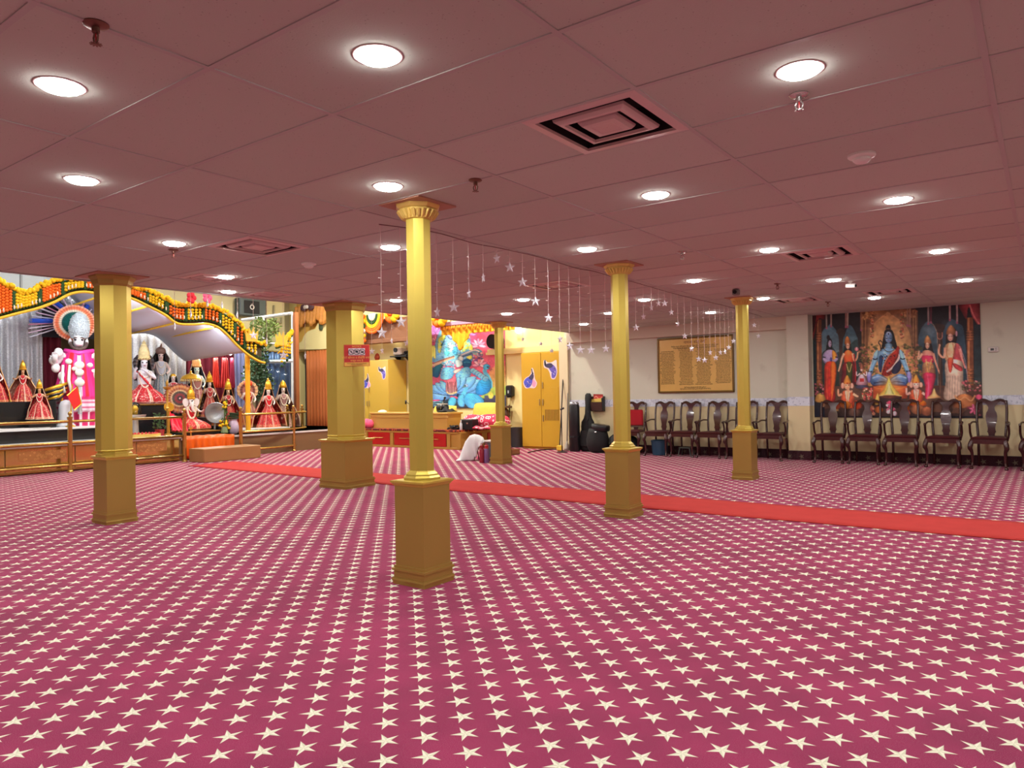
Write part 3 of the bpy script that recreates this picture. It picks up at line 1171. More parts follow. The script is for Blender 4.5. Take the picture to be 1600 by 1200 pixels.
def chair_parts(t, arms=True, pad=None):
    W, Dp, H = .235, .23, .445                   # half width at front, half depth, seat rail height
    Wb = .19
    g = G()
    fr = [(-W, -Dp), (-W + .03, -Dp - .02), (W - .03, -Dp - .02), (W, -Dp), (Wb, Dp), (-Wb, Dp)]
    g.prism(fr, 'z', H - .065, H)
    g.o('seat_rail', M_MAHO, t)
    g = G()
    rings = []
    for ins, z in ((.012, H), (.006, H + .016), (.02, H + .03), (.07, H + .04)):
        k = lambda x, y: (x - math.copysign(ins, x), y - math.copysign(ins, y), z)
        rings.append([k(x, y) for x, y in fr])
    g.rings(rings)
    g.o('seat', M_MAHOD, t, 40)
    for s in (-1, 1):                           # cabriole front legs with pad feet
        g = G()
        pts = [(s * (W - .03), -Dp + .015, H - .01), (s * (W - .012), -Dp - .012, H - .075), (s * (W - .005), -Dp - .022, H - .13), (s * (W - .025), -Dp + .0, .25), (s * (W - .03), -Dp + .008, .11), (s * (W - .022), -Dp - .004, .045), (s * (W - .015), -Dp - .018, .018), (s * (W - .015), -Dp - .02, 0)]
        g.tube(bezier(pts, 3), [v for v in np.interp(np.linspace(0, 7, 22), range(8), [.03, .036, .033, .022, .016, .016, .028, .026])], 8)
        g.o('front_leg', M_MAHO, t, True)
    for s in (-1, 1):                           # rear leg and back stile in one sweep
        g = G()
        pts = [(s * (Wb - .01), Dp + .04, 0), (s * (Wb - .015), Dp + .0, .22), (s * (Wb - .015), Dp - .01, H), (s * (Wb + .0), Dp + .02, .66), (s * (Wb + .005), Dp + .06, .88), (s * (Wb - .005), Dp + .085, 1.02)]
        g.tube(bezier(pts, 4), [.02] * 21, 6, flat=1.15)
        g.o('back_stile', M_MAHO, t, True)
    g = G()                                     # yoke shaped crest rail
    top = []
    for i in range(21):
        u = -1 + i / 10
        z = 1.035 - .012 * math.cos(u * 2 * PI) + .022 * math.cos(u * PI * .5 * 0) * 0 - .03 * max(0, abs(u) - .82) / .18 - .02 * (1 - abs(u)) ** 2
        top.append((u * Wb * 1.02, z))
    vs = []
    for (x, z) in top:
        c = .085 - .03 * (1 - (x / Wb) ** 2) * 0
        hh = .048 if abs(x) < .1 else .038
        vs.append([(x, Dp + c - .014, z - hh), (x, Dp + c + .014, z - hh), (x, Dp + c + .014, z), (x, Dp + c + .0, z + .008), (x, Dp + c - .014, z)])
    g.rings(vs)
    g.o('crest_rail', M_MAHO, t, 40)
    g = G()                                     # vase shaped splat
    half = [(0, .036), (.03, .04), (.07, .047), (.085, .06), (.10, .052), (.14, .048), (.2, .058), (.26, .072), (.33, .076), (.38, .066), (.41, .048), (.45, .04), (.49, .052), (.53, .085), (.555, .1)]
    zz = np.interp(np.linspace(0, .555, 40), [h[0] for h in half], [h[0] for h in half])
    ww = np.interp(zz, [h[0] for h in half], [h[1] for h in half])
    rr = []
    for z, w in zip(zz, ww):
        y = Dp - .004 + (z / .56) ** 1.6 * .082 - .012 * math.sin(z * 6)
        rr.append([(-w, y - .006, H + .01 + z), (w, y - .006, H + .01 + z), (w, y + .008, H + .01 + z), (-w, y + .008, H + .01 + z)])
    g.rings(rr)
    g.o('splat', M_SPLAT, t, 40)
    if arms:
        for s in (-1, 1):
            g = G()
            g.tube(bezier([(s * (Wb + .0), Dp + .02, .685), (s * (W + .0), Dp - .1, .69), (s * (W + .013), -.02, .665), (s * (W + .016), -.10, .67), (s * (W + .008), -.15, .655)], 4), [.014] * 9 + [.015] * 6 + [.018, .016], 8)
            g.o('arm', M_MAHO, t, True)
            g = G()
            g.tube(bezier([(s * (W + .01), -.11, .66), (s * (W + .012), -.085, .60), (s * (W + .01), -.06, .52), (s * (W - .015), -.05, H - .03)], 4), .016, 8)
            g.o('arm_support', M_MAHO, t, True)
    if pad:
        g = G()
        g.rbox((0, Dp - .005, .72), (.31, .05, .33), 0, .02)
        g.o('back_pad', pad, t, 40)
        G().bx(-.15, .15, Dp - .02, Dp + .03, .53, .56).o('pad_fringe', mat('pad fringe', (96, 70, 60), .8), t)


CH_Y = YW - .38
protos = thing('armchair', 'x', 'chair', (0, CH_Y, 0), 0, 'mahogany armchairs along the wall', kind='thing')
chair_parts(protos)
C_POS = [(-6.12, 0.05, 'mahogany armchair leftmost in the row under the framed gold board'), (-5.585, .03, 'mahogany armchair second in the row under the framed gold board'), (-5.05, -.02, 'mahogany armchair third from the left under the framed gold board'),
         (-4.50, .0, 'mahogany armchair half hidden behind the column with the camera'), (-3.95, -.03, 'mahogany armchair just right of the camera column, beside the wall pier'),
         (-2.98, .04, 'mahogany armchair leftmost of those under the big mural'), (-2.44, .03, 'armchair under the mural with a bright glint on its splat, second of its row'), (-1.89, .0, 'mahogany armchair third in the row under the big mural'),
         (-1.31, -.03, 'mahogany armchair fourth in the row under the big mural'), (-.71, -.05, 'mahogany armchair at the right lower corner of the mural'), (-.08, -.04, 'mahogany armchair cut off by the right edge of the picture')]
for i, (x, rz, lab) in enumerate(C_POS):
    o = protos if i == 0 else dup(protos, (x, CH_Y, 0), rz, lab)
    o.location = (x, CH_Y, 0)
    o.rotation_euler = (0, 0, rz)
    o['label'] = lab
t = thing('side_chair', 'dark armless side chair with a red pad on its back', 'chair', (-6.72, CH_Y, 0), .12, None, kind='thing')
chair_parts(t, False, mat('red pad', (170, 12, 30), .85))
t.rotation_euler = (0, 0, .12)

# ---------------------------------------------------------------- big mural of the seated blue god
P = Paint(1600, 1200, (44, 44, 50), .5)
SKYT, SKYB = (74, 104, 122), (146, 152, 140)
# arches
P.rect(150, 40, 520, 640, (38, 36, 42), (58, 54, 52))
P.poly([(215, 640), (215, 300), (235, 225), (262, 205), (285, 185), (310, 205), (335, 240), (352, 320), (352, 640)], SKYT, SKYB)
P.poly([(378, 640), (378, 330), (395, 260), (412, 215), (430, 190), (455, 215), (478, 265), (490, 330), (490, 640)], (72, 104, 120), (128, 142, 134))
P.poly([(215, 640), (215, 420), (250, 370), (300, 350), (330, 390), (352, 400), (352, 640)], (52, 74, 76), (44, 54, 46))
P.poly([(378, 640), (380, 360), (410, 350), (470, 300), (490, 330), (490, 640)], (58, 82, 84), (42, 56, 48))
P.poly([(352, 640), (350, 300), (330, 240), (365, 215), (395, 240), (378, 320), (378, 640)], (66, 52, 48), (84, 64, 54))
P.rect(870, 40, 1300, 660, (34, 32, 40), (46, 46, 50))
P.poly([(905, 660), (905, 330), (920, 240), (945, 195), (972, 170), (1000, 200), (1028, 270), (1034, 660)], (70, 92, 108), (56, 74, 80))
P.poly([(1062, 660), (1062, 300), (1080, 215), (1120, 160), (1165, 190), (1200, 260), (1210, 660)], (58, 80, 98), (44, 66, 74))
P.glow(970, 240, 60, 70, (124, 138, 146), .7)
P.glow(1110, 200, 60, 60, (96, 112, 124), .6)
P.poly([(1034, 660), (1034, 300), (1010, 200), (1040, 190), (1080, 210), (1062, 300), (1062, 660)], (60, 44, 42), (72, 56, 50))
P.st([(985, 175), (1015, 215), (1030, 300), (1034, 640)], 7, (138, 128, 118), .7)
# glowing middle
P.rect(520, 70, 890, 700, (92, 66, 54), (120, 84, 58))
P.poly([(560, 640), (565, 300), (600, 190), (660, 130), (700, 100), (745, 130), (815, 190), (855, 300), (860, 640)], (150, 108, 78), (190, 146, 100))
P.glow(705, 330, 200, 300, (232, 190, 130), .95, .8)
for x in (515, 540, 868, 885):
    P.rect(x, 90, x + 18, 640, (120, 88, 62), (104, 74, 54))
    P.rect(x + 3, 90, x + 8, 640, (178, 138, 96), (140, 104, 74))
P.poly([(510, 130), (600, 80), (690, 95), (690, 130), (620, 115), (540, 160)], (146, 108, 74), smooth=False)
P.poly([(900, 120), (810, 75), (720, 95), (720, 128), (790, 112), (870, 150)], (138, 100, 70), smooth=False)
P.st([(600, 190), (700, 105), (815, 190)], 6, (196, 150, 106), .7, False)
P.dots(510, 90, 620, 150, 30, 8, [(174, 120, 84), (90, 60, 46), (196, 160, 110)], .7)
P.dots(790, 80, 900, 140, 30, 8, [(170, 110, 76), (90, 60, 46), (190, 150, 104)], .7)
for x, y0, y1 in ((590, 150, 285), (798, 110, 290)):
    P.dots(x - 9, y0, x + 9, y1, 55, 8, [(196, 120, 86), (216, 170, 130), (150, 84, 66), (110, 96, 60)], .85)
P.dots(500, 330, 625, 560, 130, 11, [(84, 88, 52), (110, 112, 66), (64, 66, 44), (146, 120, 76), (170, 110, 100)], .7)
P.dots(800, 330, 930, 560, 130, 11, [(84, 86, 50), (108, 108, 62), (62, 64, 44), (160, 130, 80), (176, 110, 96)], .7)
P.dots(520, 350, 600, 540, 26, 7, [(200, 150, 96), (190, 110, 100)], .8)
P.dots(820, 400, 900, 540, 26, 7, [(210, 170, 96), (196, 120, 96)], .8)
for x, y1, c in ((258, 212, (150, 140, 132)), (293, 200, (164, 140, 130)), (402, 205, (150, 110, 104)), (416, 205, (176, 160, 146)), (513, 230, (150, 110, 84)), (973, 190, (150, 130, 130)), (990, 180, (110, 62, 76)), (1111, 165, (186, 150, 150)), (1156, 185, (178, 150, 150)), (835, 200, (150, 120, 96)), (852, 205, (166, 130, 104))):
    P.rect(x - 6, 50, x + 6, y1, c, tuple(v * .9 for v in c))
    P.el(x, y1, 7, 9, (150, 90, 110))
P.vol = .42
# side pillars
for x, s in ((200, 1), (1236, -1)):
    P.rect(x - 20, 150, x + 20, 640, (112, 68, 48), (128, 84, 58))
    P.rect(x - 14, 150, x - 3, 640, (170, 116, 78), (180, 132, 92))
    for y in (250, 268, 286, 304, 520, 545, 575):
        P.el(x, y, 25, 8, (146, 96, 66))
        P.st([(x - 20, y + 7), (x, y + 10), (x + 20, y + 7)], 3, (80, 48, 36))
    P.poly([(x - 26, 640), (x - 20, 590), (x + 20, 590), (x + 28, 640)], (160, 110, 74), (116, 76, 52))
P.poly([(148, 110), (245, 110), (240, 150), (205, 140), (190, 170), (178, 220), (150, 290)], (112, 38, 44), (132, 52, 50))
P.poly([(150, 110), (178, 110), (172, 180), (150, 250)], (58, 26, 30))
P.poly([(1170, 45), (1300, 40), (1300, 200), (1275, 190), (1245, 130), (1235, 80), (1222, 90), (1215, 160), (1190, 120)], (112, 44, 52), (140, 66, 70))
P.st([(1235, 60), (1260, 140), (1298, 205)], 10, (176, 104, 104))
P.rect(150, 300, 178, 640, (36, 56, 62), (34, 60, 62))
P.rect(1262, 200, 1300, 640, (40, 48, 58), (52, 70, 74))
P.vol = 0.
# floor
P.rect(150, 630, 1312, 862, (96, 66, 54), (72, 52, 50))
P.rect(150, 640, 240, 862, (60, 50, 44), (24, 34, 56))
P.poly([(250, 650), (560, 625), (640, 700), (620, 760), (240, 790)], (92, 72, 60), (106, 76, 62), smooth=False)
P.poly([(840, 660), (1200, 640), (1260, 760), (1180, 830), (820, 800)], (84, 64, 58), (110, 78, 62), smooth=False)
P.rect(595, 620, 830, 720, (196, 96, 56), (150, 70, 44))
P.st([(600, 640), (700, 655), (830, 640)], 5, (226, 140, 80), .8)
P.vol = .42
# seated blue god
P.poly([(650, 405), (660, 330), (672, 270), (680, 235), (705, 222), (735, 240), (752, 300), (765, 350), (775, 400), (745, 400), (735, 350), (680, 350), (676, 400)], (28, 25, 34))
P.el(704, 216, 17, 24, (30, 26, 34))
P.el(704, 222, 20, 5, (110, 80, 60))
P.poly([(684, 330), (728, 330), (734, 375), (760, 395), (700, 430), (645, 395), (680, 372)], (120, 160, 190))
P.el(706, 282, 27, 41, (146, 172, 208), (108, 146, 186))
P.el(692, 290, 9, 20, (176, 196, 222), al=.6)
P.st([(683, 276), (692, 272), (701, 277)], 3, (44, 46, 66))
P.st([(711, 277), (720, 272), (730, 276)], 3, (44, 46, 66))
P.st([(684, 286), (692, 290), (701, 286)], 4, (32, 34, 52))
P.st([(712, 286), (720, 290), (729, 286)], 4, (32, 34, 52))
P.st([(707, 282), (708, 300), (702, 303)], 3, (86, 116, 156))
P.st([(698, 312), (706, 310), (716, 312)], 4, (150, 80, 96))
P.el(706, 258, 4, 8, (44, 40, 60))
P.st([(690, 252), (706, 248), (722, 252)], 3, (214, 214, 220), .7)
P.poly([(620, 400), (650, 372), (690, 360), (735, 362), (785, 378), (800, 410), (790, 470), (765, 530), (650, 532), (630, 460)], (128, 170, 200), (92, 138, 172))
P.poly([(640, 420), (668, 420), (660, 480), (655, 530), (640, 520)], (40, 62, 96))
P.st([(675, 370), (706, 388), (745, 372)], 5, (70, 60, 66))
P.st([(668, 385), (706, 408), (752, 385)], 5, (176, 190, 200))
P.st([(664, 400), (700, 440), (760, 400)], 4, (60, 70, 90))
P.poly([(655, 545), (672, 470), (700, 420), (745, 375), (770, 345), (782, 375), (768, 430), (735, 490), (722, 545), (690, 560)], (168, 56, 40), (136, 40, 36))
P.dots(668, 400, 760, 550, 70, 5, [(76, 30, 30), (200, 96, 60), (60, 24, 26)], .9)
P.st([(785, 370), (775, 430), (735, 495), (690, 530)], 13, (216, 196, 190))
P.st([(752, 372), (705, 420), (672, 480), (655, 540)], 6, (220, 170, 130), .8)
P.poly([(735, 495), (790, 440), (790, 500), (765, 540), (730, 540)], (46, 48, 74))
for side in (-1, 1):
    ox = 706
    f = lambda x: ox + side * (x - ox)
    P.poly([(f(778), 375), (f(805), 390), (f(818), 440), (f(845), 520), (f(850), 545), (f(826), 548), (f(808), 500), (f(786), 450)], (140, 182, 208), (110, 154, 190))
    P.st([(f(806), 396), (f(822), 450), (f(842), 520)], 7, (186, 212, 226), .7)
    P.st([(f(784), 432), (f(800), 440), (f(818), 434)], 8, (30, 36, 54))
    P.st([(f(824), 524), (f(838), 530), (f(852), 524)], 9, (30, 30, 46))
    P.poly([(f(828), 535), (f(852), 530), (f(862), 570), (f(850), 605), (f(836), 600), (f(826), 570)], (150, 160, 208), (120, 96, 160))
P.poly([(575, 600), (590, 560), (640, 545), (700, 580), (715, 600), (660, 625), (600, 628)], (120, 156, 196), (66, 92, 136))
P.poly([(838, 600), (825, 560), (775, 545), (715, 580), (700, 602), (750, 626), (812, 628)], (124, 160, 198), (64, 88, 134))
P.st([(590, 575), (640, 562), (690, 585)], 8, (176, 204, 224), .7)
P.st([(826, 575), (775, 562), (725, 585)], 8, (176, 204, 224), .7)
P.st([(600, 610), (660, 600), (705, 608)], 7, (44, 56, 96))
P.st([(815, 610), (755, 600), (710, 608)], 7, (44, 56, 96))
P.st([(590, 628), (700, 622), (830, 628)], 9, (90, 60, 84), .8)
# crook of the staff
P.st([(652, 380), (648, 340), (636, 322), (648, 304), (658, 318)], 7, (54, 42, 44))
# fire
P.glow(708, 650, 110, 110, (240, 170, 84), .75, .8)
P.poly([(640, 700), (668, 660), (690, 610), (706, 565), (724, 610), (752, 655), (778, 700)], (250, 206, 110), (246, 196, 100))
P.poly([(676, 700), (692, 650), (707, 600), (722, 650), (740, 700)], (236, 226, 140), (206, 216, 130))
P.poly([(622, 705), (795, 705), (770, 790), (640, 790)], (64, 42, 44), (46, 34, 36), smooth=False)
P.el(708, 706, 88, 12, (92, 56, 46))
P.st([(622, 702), (708, 692), (795, 702)], 7, (226, 186, 120))
# standing man with joined hands
P.poly([(250, 390), (258, 330), (268, 290), (285, 285), (300, 310), (300, 360), (315, 400), (250, 405)], (30, 26, 34))
P.el(271, 280, 12, 17, (32, 28, 36))
P.el(283, 325, 15, 25, (152, 140, 160))
P.st([(282, 322), (294, 322)], 3, (50, 40, 56))
P.st([(284, 340), (293, 340)], 3, (130, 70, 80))
P.poly([(232, 400), (262, 370), (305, 370), (335, 395), (342, 440), (300, 475), (250, 470), (228, 440)], (172, 158, 190), (130, 118, 160))
P.poly([(300, 375), (328, 390), (335, 440), (305, 450)], (216, 146, 64))
P.st([(232, 430), (270, 455), (290, 440)], 17, (178, 164, 196))
P.st([(338, 430), (310, 450), (290, 440)], 17, (170, 156, 188))
P.st([(228, 420), (250, 424)], 8, (44, 40, 60))
P.st([(322, 420), (342, 424)], 8, (44, 40, 60))
P.el(290, 440, 9, 18, (90, 84, 140))
P.poly([(248, 465), (322, 462), (330, 540), (316, 640), (318, 735), (242, 740), (240, 600)], (196, 66, 44), (170, 46, 50))
P.poly([(290, 465), (322, 462), (328, 540), (312, 660), (290, 735), (286, 600)], (222, 116, 48), (214, 96, 54))
P.st([(262, 500), (256, 620), (262, 730)], 6, (226, 110, 70), .7)
# lady with the lotus
P.poly([(395, 345), (400, 310), (430, 310), (440, 350), (438, 400), (390, 420), (366, 470)], (34, 36, 38))
P.poly([(394, 330), (396, 290), (412, 272), (428, 290), (434, 330)], (206, 146, 84), (160, 96, 56))
P.el(416, 342, 15, 22, (214, 164, 134))
P.st([(408, 340), (424, 340)], 3, (60, 40, 40))
P.st([(412, 355), (420, 355)], 3, (160, 60, 60))
P.poly([(390, 390), (415, 370), (445, 385), (458, 430), (448, 470), (395, 470), (385, 430)], (214, 112, 62), (196, 80, 46))
P.st([(388, 395), (372, 430), (362, 470), (345, 525)], (17, 10), (214, 166, 136))
P.st([(450, 395), (462, 445), (482, 430), (488, 385)], (16, 10), (214, 160, 128))
P.el(480, 365, 15, 15, (204, 120, 128))
P.el(480, 360, 8, 10, (226, 160, 166))
P.poly([(385, 465), (460, 465), (472, 560), (470, 620), (370, 620), (372, 540)], (140, 42, 50), (96, 34, 44))
P.poly([(405, 468), (446, 468), (448, 560), (440, 620), (408, 620)], (84, 92, 44), (52, 66, 36))
P.st([(405, 470), (424, 530), (444, 470)], 5, (216, 190, 130))
P.st([(460, 400), (472, 500), (468, 600)], 9, (160, 44, 52))
# small white seated goddess
P.el(515, 600, 40, 22, (200, 150, 160), (150, 140, 170))
P.poly([(475, 620), (495, 560), (515, 545), (535, 560), (555, 620)], (206, 196, 206), (170, 120, 130))
P.el(514, 510, 11, 15, (196, 160, 150))
P.poly([(502, 505), (508, 478), (516, 466), (524, 480), (528, 505)], (146, 96, 76))
for s in (-1, 1):
    P.st([(514 + s * 12, 540), (514 + s * 34, 555), (514 + s * 36, 525)], 8, (206, 190, 196))
P.rect(500, 575, 530, 600, (184, 60, 60), (170, 70, 76))
P.el(514, 636, 48, 14, (84, 80, 104))
# flowers by the fire
P.dots(515, 645, 590, 725, 60, 10, [(206, 96, 92), (226, 150, 130), (180, 66, 70), (120, 110, 70), (230, 200, 160)], .9)
# seated elephant headed gods
for ox, oy, s, sk in ((410, 655, 1., (222, 164, 132)), (890, 650, .95, (214, 172, 158))):
    X = lambda v: ox + v * s
    Y = lambda v: oy + v * s
    P.poly([(X(-55), Y(120)), (X(-60), Y(90)), (X(0), Y(70)), (X(60), Y(95)), (X(66), Y(125)), (X(0), Y(135))], (240, 172, 50), (206, 84, 44))
    P.poly([(X(-45), Y(90)), (X(-42), Y(30)), (X(-20), Y(5)), (X(25), Y(5)), (X(48), Y(40)), (X(44), Y(95)), (X(0), Y(105))], (216, 120, 84), (196, 84, 58))
    P.poly([(X(-20), Y(10)), (X(22), Y(10)), (X(14), Y(70)), (X(-10), Y(70))], sk, (206, 130, 96))
    P.st([(X(-40), Y(30)), (X(-66), Y(40)), (X(-68), Y(-5))], (18, 12), sk)
    P.st([(X(42), Y(30)), (X(66), Y(45)), (X(80), Y(50) if ox < 500 else Y(-5))], (18, 12), sk)
    P.el(X(-34), Y(-28), 15 * s, 22 * s, (226, 150, 130))
    P.el(X(34), Y(-28), 14 * s, 20 * s, (226, 160, 140))
    P.el(X(0), Y(-30), 26 * s, 30 * s, sk)
    P.poly([(X(-26), Y(-45)), (X(-16), Y(-85)), (X(0), Y(-104)), (X(16), Y(-82)), (X(26), Y(-45))], (226, 170, 84), (196, 120, 60))
    P.st([(X(2), Y(-20)), (X(8), Y(10)), (X(28), Y(14)), (X(34), Y(4))] if ox < 500 else [(X(0), Y(-20)), (X(-6), Y(10)), (X(8), Y(24))], (20 * s, 9 * s), tuple(v * .94 for v in sk))
    P.el(X(-10), Y(-32), 3, 3, (40, 30, 30))
    P.el(X(11), Y(-32), 3, 3, (40, 30, 30))
    P.el(X(0), Y(-46), 4, 6, (196, 50, 50))
    P.st([(X(-14), Y(10)), (X(0), Y(110))], 4, (236, 226, 200))
    P.st([(X(16), Y(10)), (X(4), Y(110))], 4, (236, 226, 200))
# lady in pink
P.poly([(945, 345), (952, 320), (985, 320), (1000, 370), (1005, 420), (940, 400)], (40, 30, 34))
P.poly([(948, 330), (950, 295), (967, 272), (984, 295), (990, 330)], (206, 156, 100), (150, 100, 70))
P.el(966, 345, 15, 23, (222, 176, 150))
P.st([(955, 340), (963, 340)], 3, (50, 34, 38))
P.st([(968, 340), (977, 340)], 3, (50, 34, 38))
P.st([(962, 357), (971, 357)], 3, (170, 50, 60))
P.poly([(930, 395), (965, 375), (1002, 392), (1012, 430), (1000, 470), (940, 470)], (216, 170, 140), (196, 70, 100))
P.poly([(925, 425), (945, 415), (1000, 420), (1010, 440), (998, 470), (942, 470)], (206, 60, 100))
P.st([(932, 400), (906, 440), (912, 380)], (16, 10), (218, 170, 142))
P.st([(1004, 400), (1020, 470), (1045, 545)], (15, 9), (206, 150, 130))
P.poly([(940, 468), (1000, 468), (1018, 540), (1012, 580), (932, 580), (930, 530)], (186, 150, 110), (146, 96, 80))
P.poly([(938, 545), (1012, 545), (1012, 600), (980, 715), (948, 715), (950, 640)], (206, 64, 100), (176, 52, 84))
P.st([(965, 550), (972, 630), (966, 710)], 8, (232, 110, 140), .7)
P.st([(955, 440), (972, 540), (992, 440)], 5, (226, 180, 110))
P.dots(945, 440, 1000, 540, 26, 4, [(226, 120, 90), (226, 190, 130)], .9)
# lady with the trident
P.st([(1046, 255), (1046, 720)], 5, (120, 90, 70), 1, False)
P.st([(1032, 252), (1034, 290), (1046, 300), (1060, 290), (1062, 252)], 5, (176, 120, 100))
P.poly([(1088, 270), (1095, 230), (1118, 205), (1145, 230), (1158, 275), (1150, 330), (1165, 350), (1090, 345)], (48, 36, 38))
P.poly([(1090, 268), (1095, 228), (1118, 200), (1142, 228), (1148, 268)], (176, 126, 88), (140, 96, 70))
P.el(1152, 262, 8, 20, (190, 150, 160))
P.el(1114, 288, 19, 27, (216, 168, 152))
P.st([(1100, 282), (1110, 282)], 3, (50, 34, 38))
P.st([(1117, 281), (1128, 281)], 3, (50, 34, 38))
P.st([(1107, 303), (1118, 303)], 4, (180, 70, 80))
P.poly([(1078, 350), (1110, 325), (1160, 335), (1185, 380), (1182, 460), (1090, 460), (1075, 400)], (206, 176, 140), (196, 160, 128))
P.poly([(1145, 335), (1185, 365), (1188, 470), (1130, 470)], (170, 96, 96), (150, 56, 66))
P.st([(1080, 360), (1072, 430), (1040, 400), (1046, 335)], (18, 11), (216, 164, 138))
P.st([(1172, 370), (1186, 440), (1206, 510)], (17, 9), (206, 140, 130))
P.poly([(1085, 458), (1182, 458), (1192, 560), (1196, 640), (1210, 725), (1076, 728), (1082, 600)], (214, 192, 172), (190, 166, 148))
P.poly([(1130, 470), (1185, 500), (1182, 530), (1140, 505)], (176, 70, 74))
for x in (1092, 1108, 1124, 1140, 1158, 1176):
    P.st([(x + 2, 560), (x, 640), (x - 2, 722)], 3, (150, 124, 112), .8)
P.poly([(1096, 440), (1130, 440), (1124, 510), (1112, 540), (1100, 510)], (190, 90, 66), (206, 80, 70))
P.st([(1100, 330), (1088, 400), (1112, 450), (1136, 400), (1128, 330)], 4, (170, 110, 70))
P.st([(1170, 350), (1205, 460), (1222, 600)], 5, (200, 170, 176), .6)
# foreground vessels, fruit and flowers
P.poly([(170, 740), (178, 690), (205, 680), (235, 690), (246, 740)], (206, 166, 100), (160, 116, 62))
P.dots(165, 610, 235, 690, 34, 9, [(196, 120, 130), (110, 90, 70), (176, 96, 110)], .9)
P.dots(1190, 600, 1300, 670, 50, 11, [(206, 140, 140), (176, 96, 104), (110, 100, 80), (90, 70, 62)], .9)
P.poly([(1130, 780), (1150, 710), (1200, 690), (1250, 710), (1272, 770), (1200, 790)], (196, 130, 84), (150, 96, 64))
P.st([(1140, 700), (1165, 740), (1200, 712), (1240, 740), (1265, 700)], 9, (216, 156, 110))
P.poly([(960, 720), (990, 690), (1008, 650), (1026, 690), (1050, 715)], (236, 196, 130), (206, 156, 110))
P.poly([(295, 810), (318, 760), (335, 765), (350, 808)], (230, 200, 150), (180, 140, 100), smooth=False)
P.poly([(610, 720), (628, 680), (640, 720), (636, 760), (606, 760)], (230, 176, 96))
for x, y, r, c in ((335, 775, 26, (196, 96, 64)), (345, 740, 14, (206, 80, 70)), (230, 765, 18, (206, 160, 130)), (570, 790, 34, (214, 120, 96)), (635, 800, 30, (206, 120, 66)), (460, 820, 44, (146, 110, 96)), (310, 830, 30, (90, 74, 80)), (820, 790, 30, (226, 130, 66)), (900, 800, 46, (190, 126, 92)), (960, 812, 40, (176, 110, 80)), (1090, 800, 36, (120, 92, 84)), (480, 765, 40, (216, 90, 56)), (400, 765, 36, (232, 140, 60))):
    P.el(x, y, r, r * .8, c, tuple(v * .7 for v in c))
P.dots(690, 745, 745, 830, 26, 14, [(226, 150, 166), (206, 96, 120), (236, 190, 200), (190, 70, 100)], .9)
P.dots(545, 780, 600, 830, 18, 12, [(206, 90, 100), (226, 150, 120)], .8)
P.dots(800, 810, 860, 850, 18, 12, [(206, 90, 130), (226, 130, 90)], .8)
for k in range(6):
    a = k * PI / 3 + .3
    P.el(1258 + 17 * math.cos(a), 800 + 20 * math.sin(a), 19, 9, (206, 100, 130), rot=a)
P.el(1288, 712, 22, 18, (226, 96, 130))
P.dots(1210, 770, 1300, 850, 14, 10, [(110, 50, 66), (150, 80, 90)], .8)
P.rect(150, 846, 1314, 870, (26, 28, 40))
P.age(.10, .35)
TL, TR, BR, BL = [ony(x, y, YW - .02) for x, y in ((1273.5, 488), (1531.8, 471.5), (1534.8, 653.5), (1276, 651.5))]
TL.x = BL.x = PX1 + .03
TR.x = BR.x = (TR.x + BR.x) / 2
TL.z = TR.z = 2.545
BL.z = BR.z = .745
t = thing('mural', 'large printed mural of a blue skinned god seated cross legged behind a fire', 'mural', (TL.x + 1.2, YW - .02, .745), kind='thing')
picture('printed_sheet', P, [(150, 122), (1297, 50), (1311, 861), (162, 851)], [(TL.x, YW - .02, 2.545), (TR.x, YW - .02, 2.545), (TR.x, YW - .02, .745), (TL.x, YW - .02, .745)], 300, 215, mat_paint('mural print', .45, .35), t, G_MURAL, .012)

# ---------------------------------------------------------------- framed gold donor board
bx0, bx1, bz0, bz1 = -6.30, -4.745, 1.21, 2.305
t = thing('notice_board', 'gold board densely lettered in columns, in a dark bronze frame', 'board', ((bx0 + bx1) / 2, YW, bz0), kind='thing')
M_FRAME = mat('bronze frame', (120, 92, 44), .35, metal=.5)
g = G()
for a, b, c, d in ((bx0, bx1, bz0, bz0 + .035), (bx0, bx1, bz1 - .035, bz1), (bx0, bx0 + .035, bz0, bz1), (bx1 - .035, bx1, bz0, bz1)):
    g.bx(a, b, YW - .045, YW, c, d, .008)
g.o('frame', M_FRAME, t, world=True)
g = G()
g.bx(bx0 + .03, bx1 - .03, YW - .022, YW - .008, bz0 + .03, bz1 - .03)
g.o('gold_sheet', mat('board gold', C_BOARD, .34, metal=.1, noise=.08, scale=2), t, world=True)
M_INK = mat('board ink', (84, 62, 34), .6)
M_INKR = mat('board red', (120, 40, 26), .6)
rr = random.Random(4)
AK = 'कखगचजटडतदनपबमरलवसह'
MT_ = ['', 'ा', 'ि', 'ी', 'ु', 'े', 'ो', '']
SYL = [''.join(rr.choice(AK) + rr.choice(MT_) for _ in range(rr.choice((2, 3, 3, 4)))) for _ in range(60)]   # illegible small print


def zplane(x, z, y):
    """text plane facing the room"""
    return Matrix.Translation((x, y, z)) @ Matrix.Rotation(PI / 2, 4, 'X')


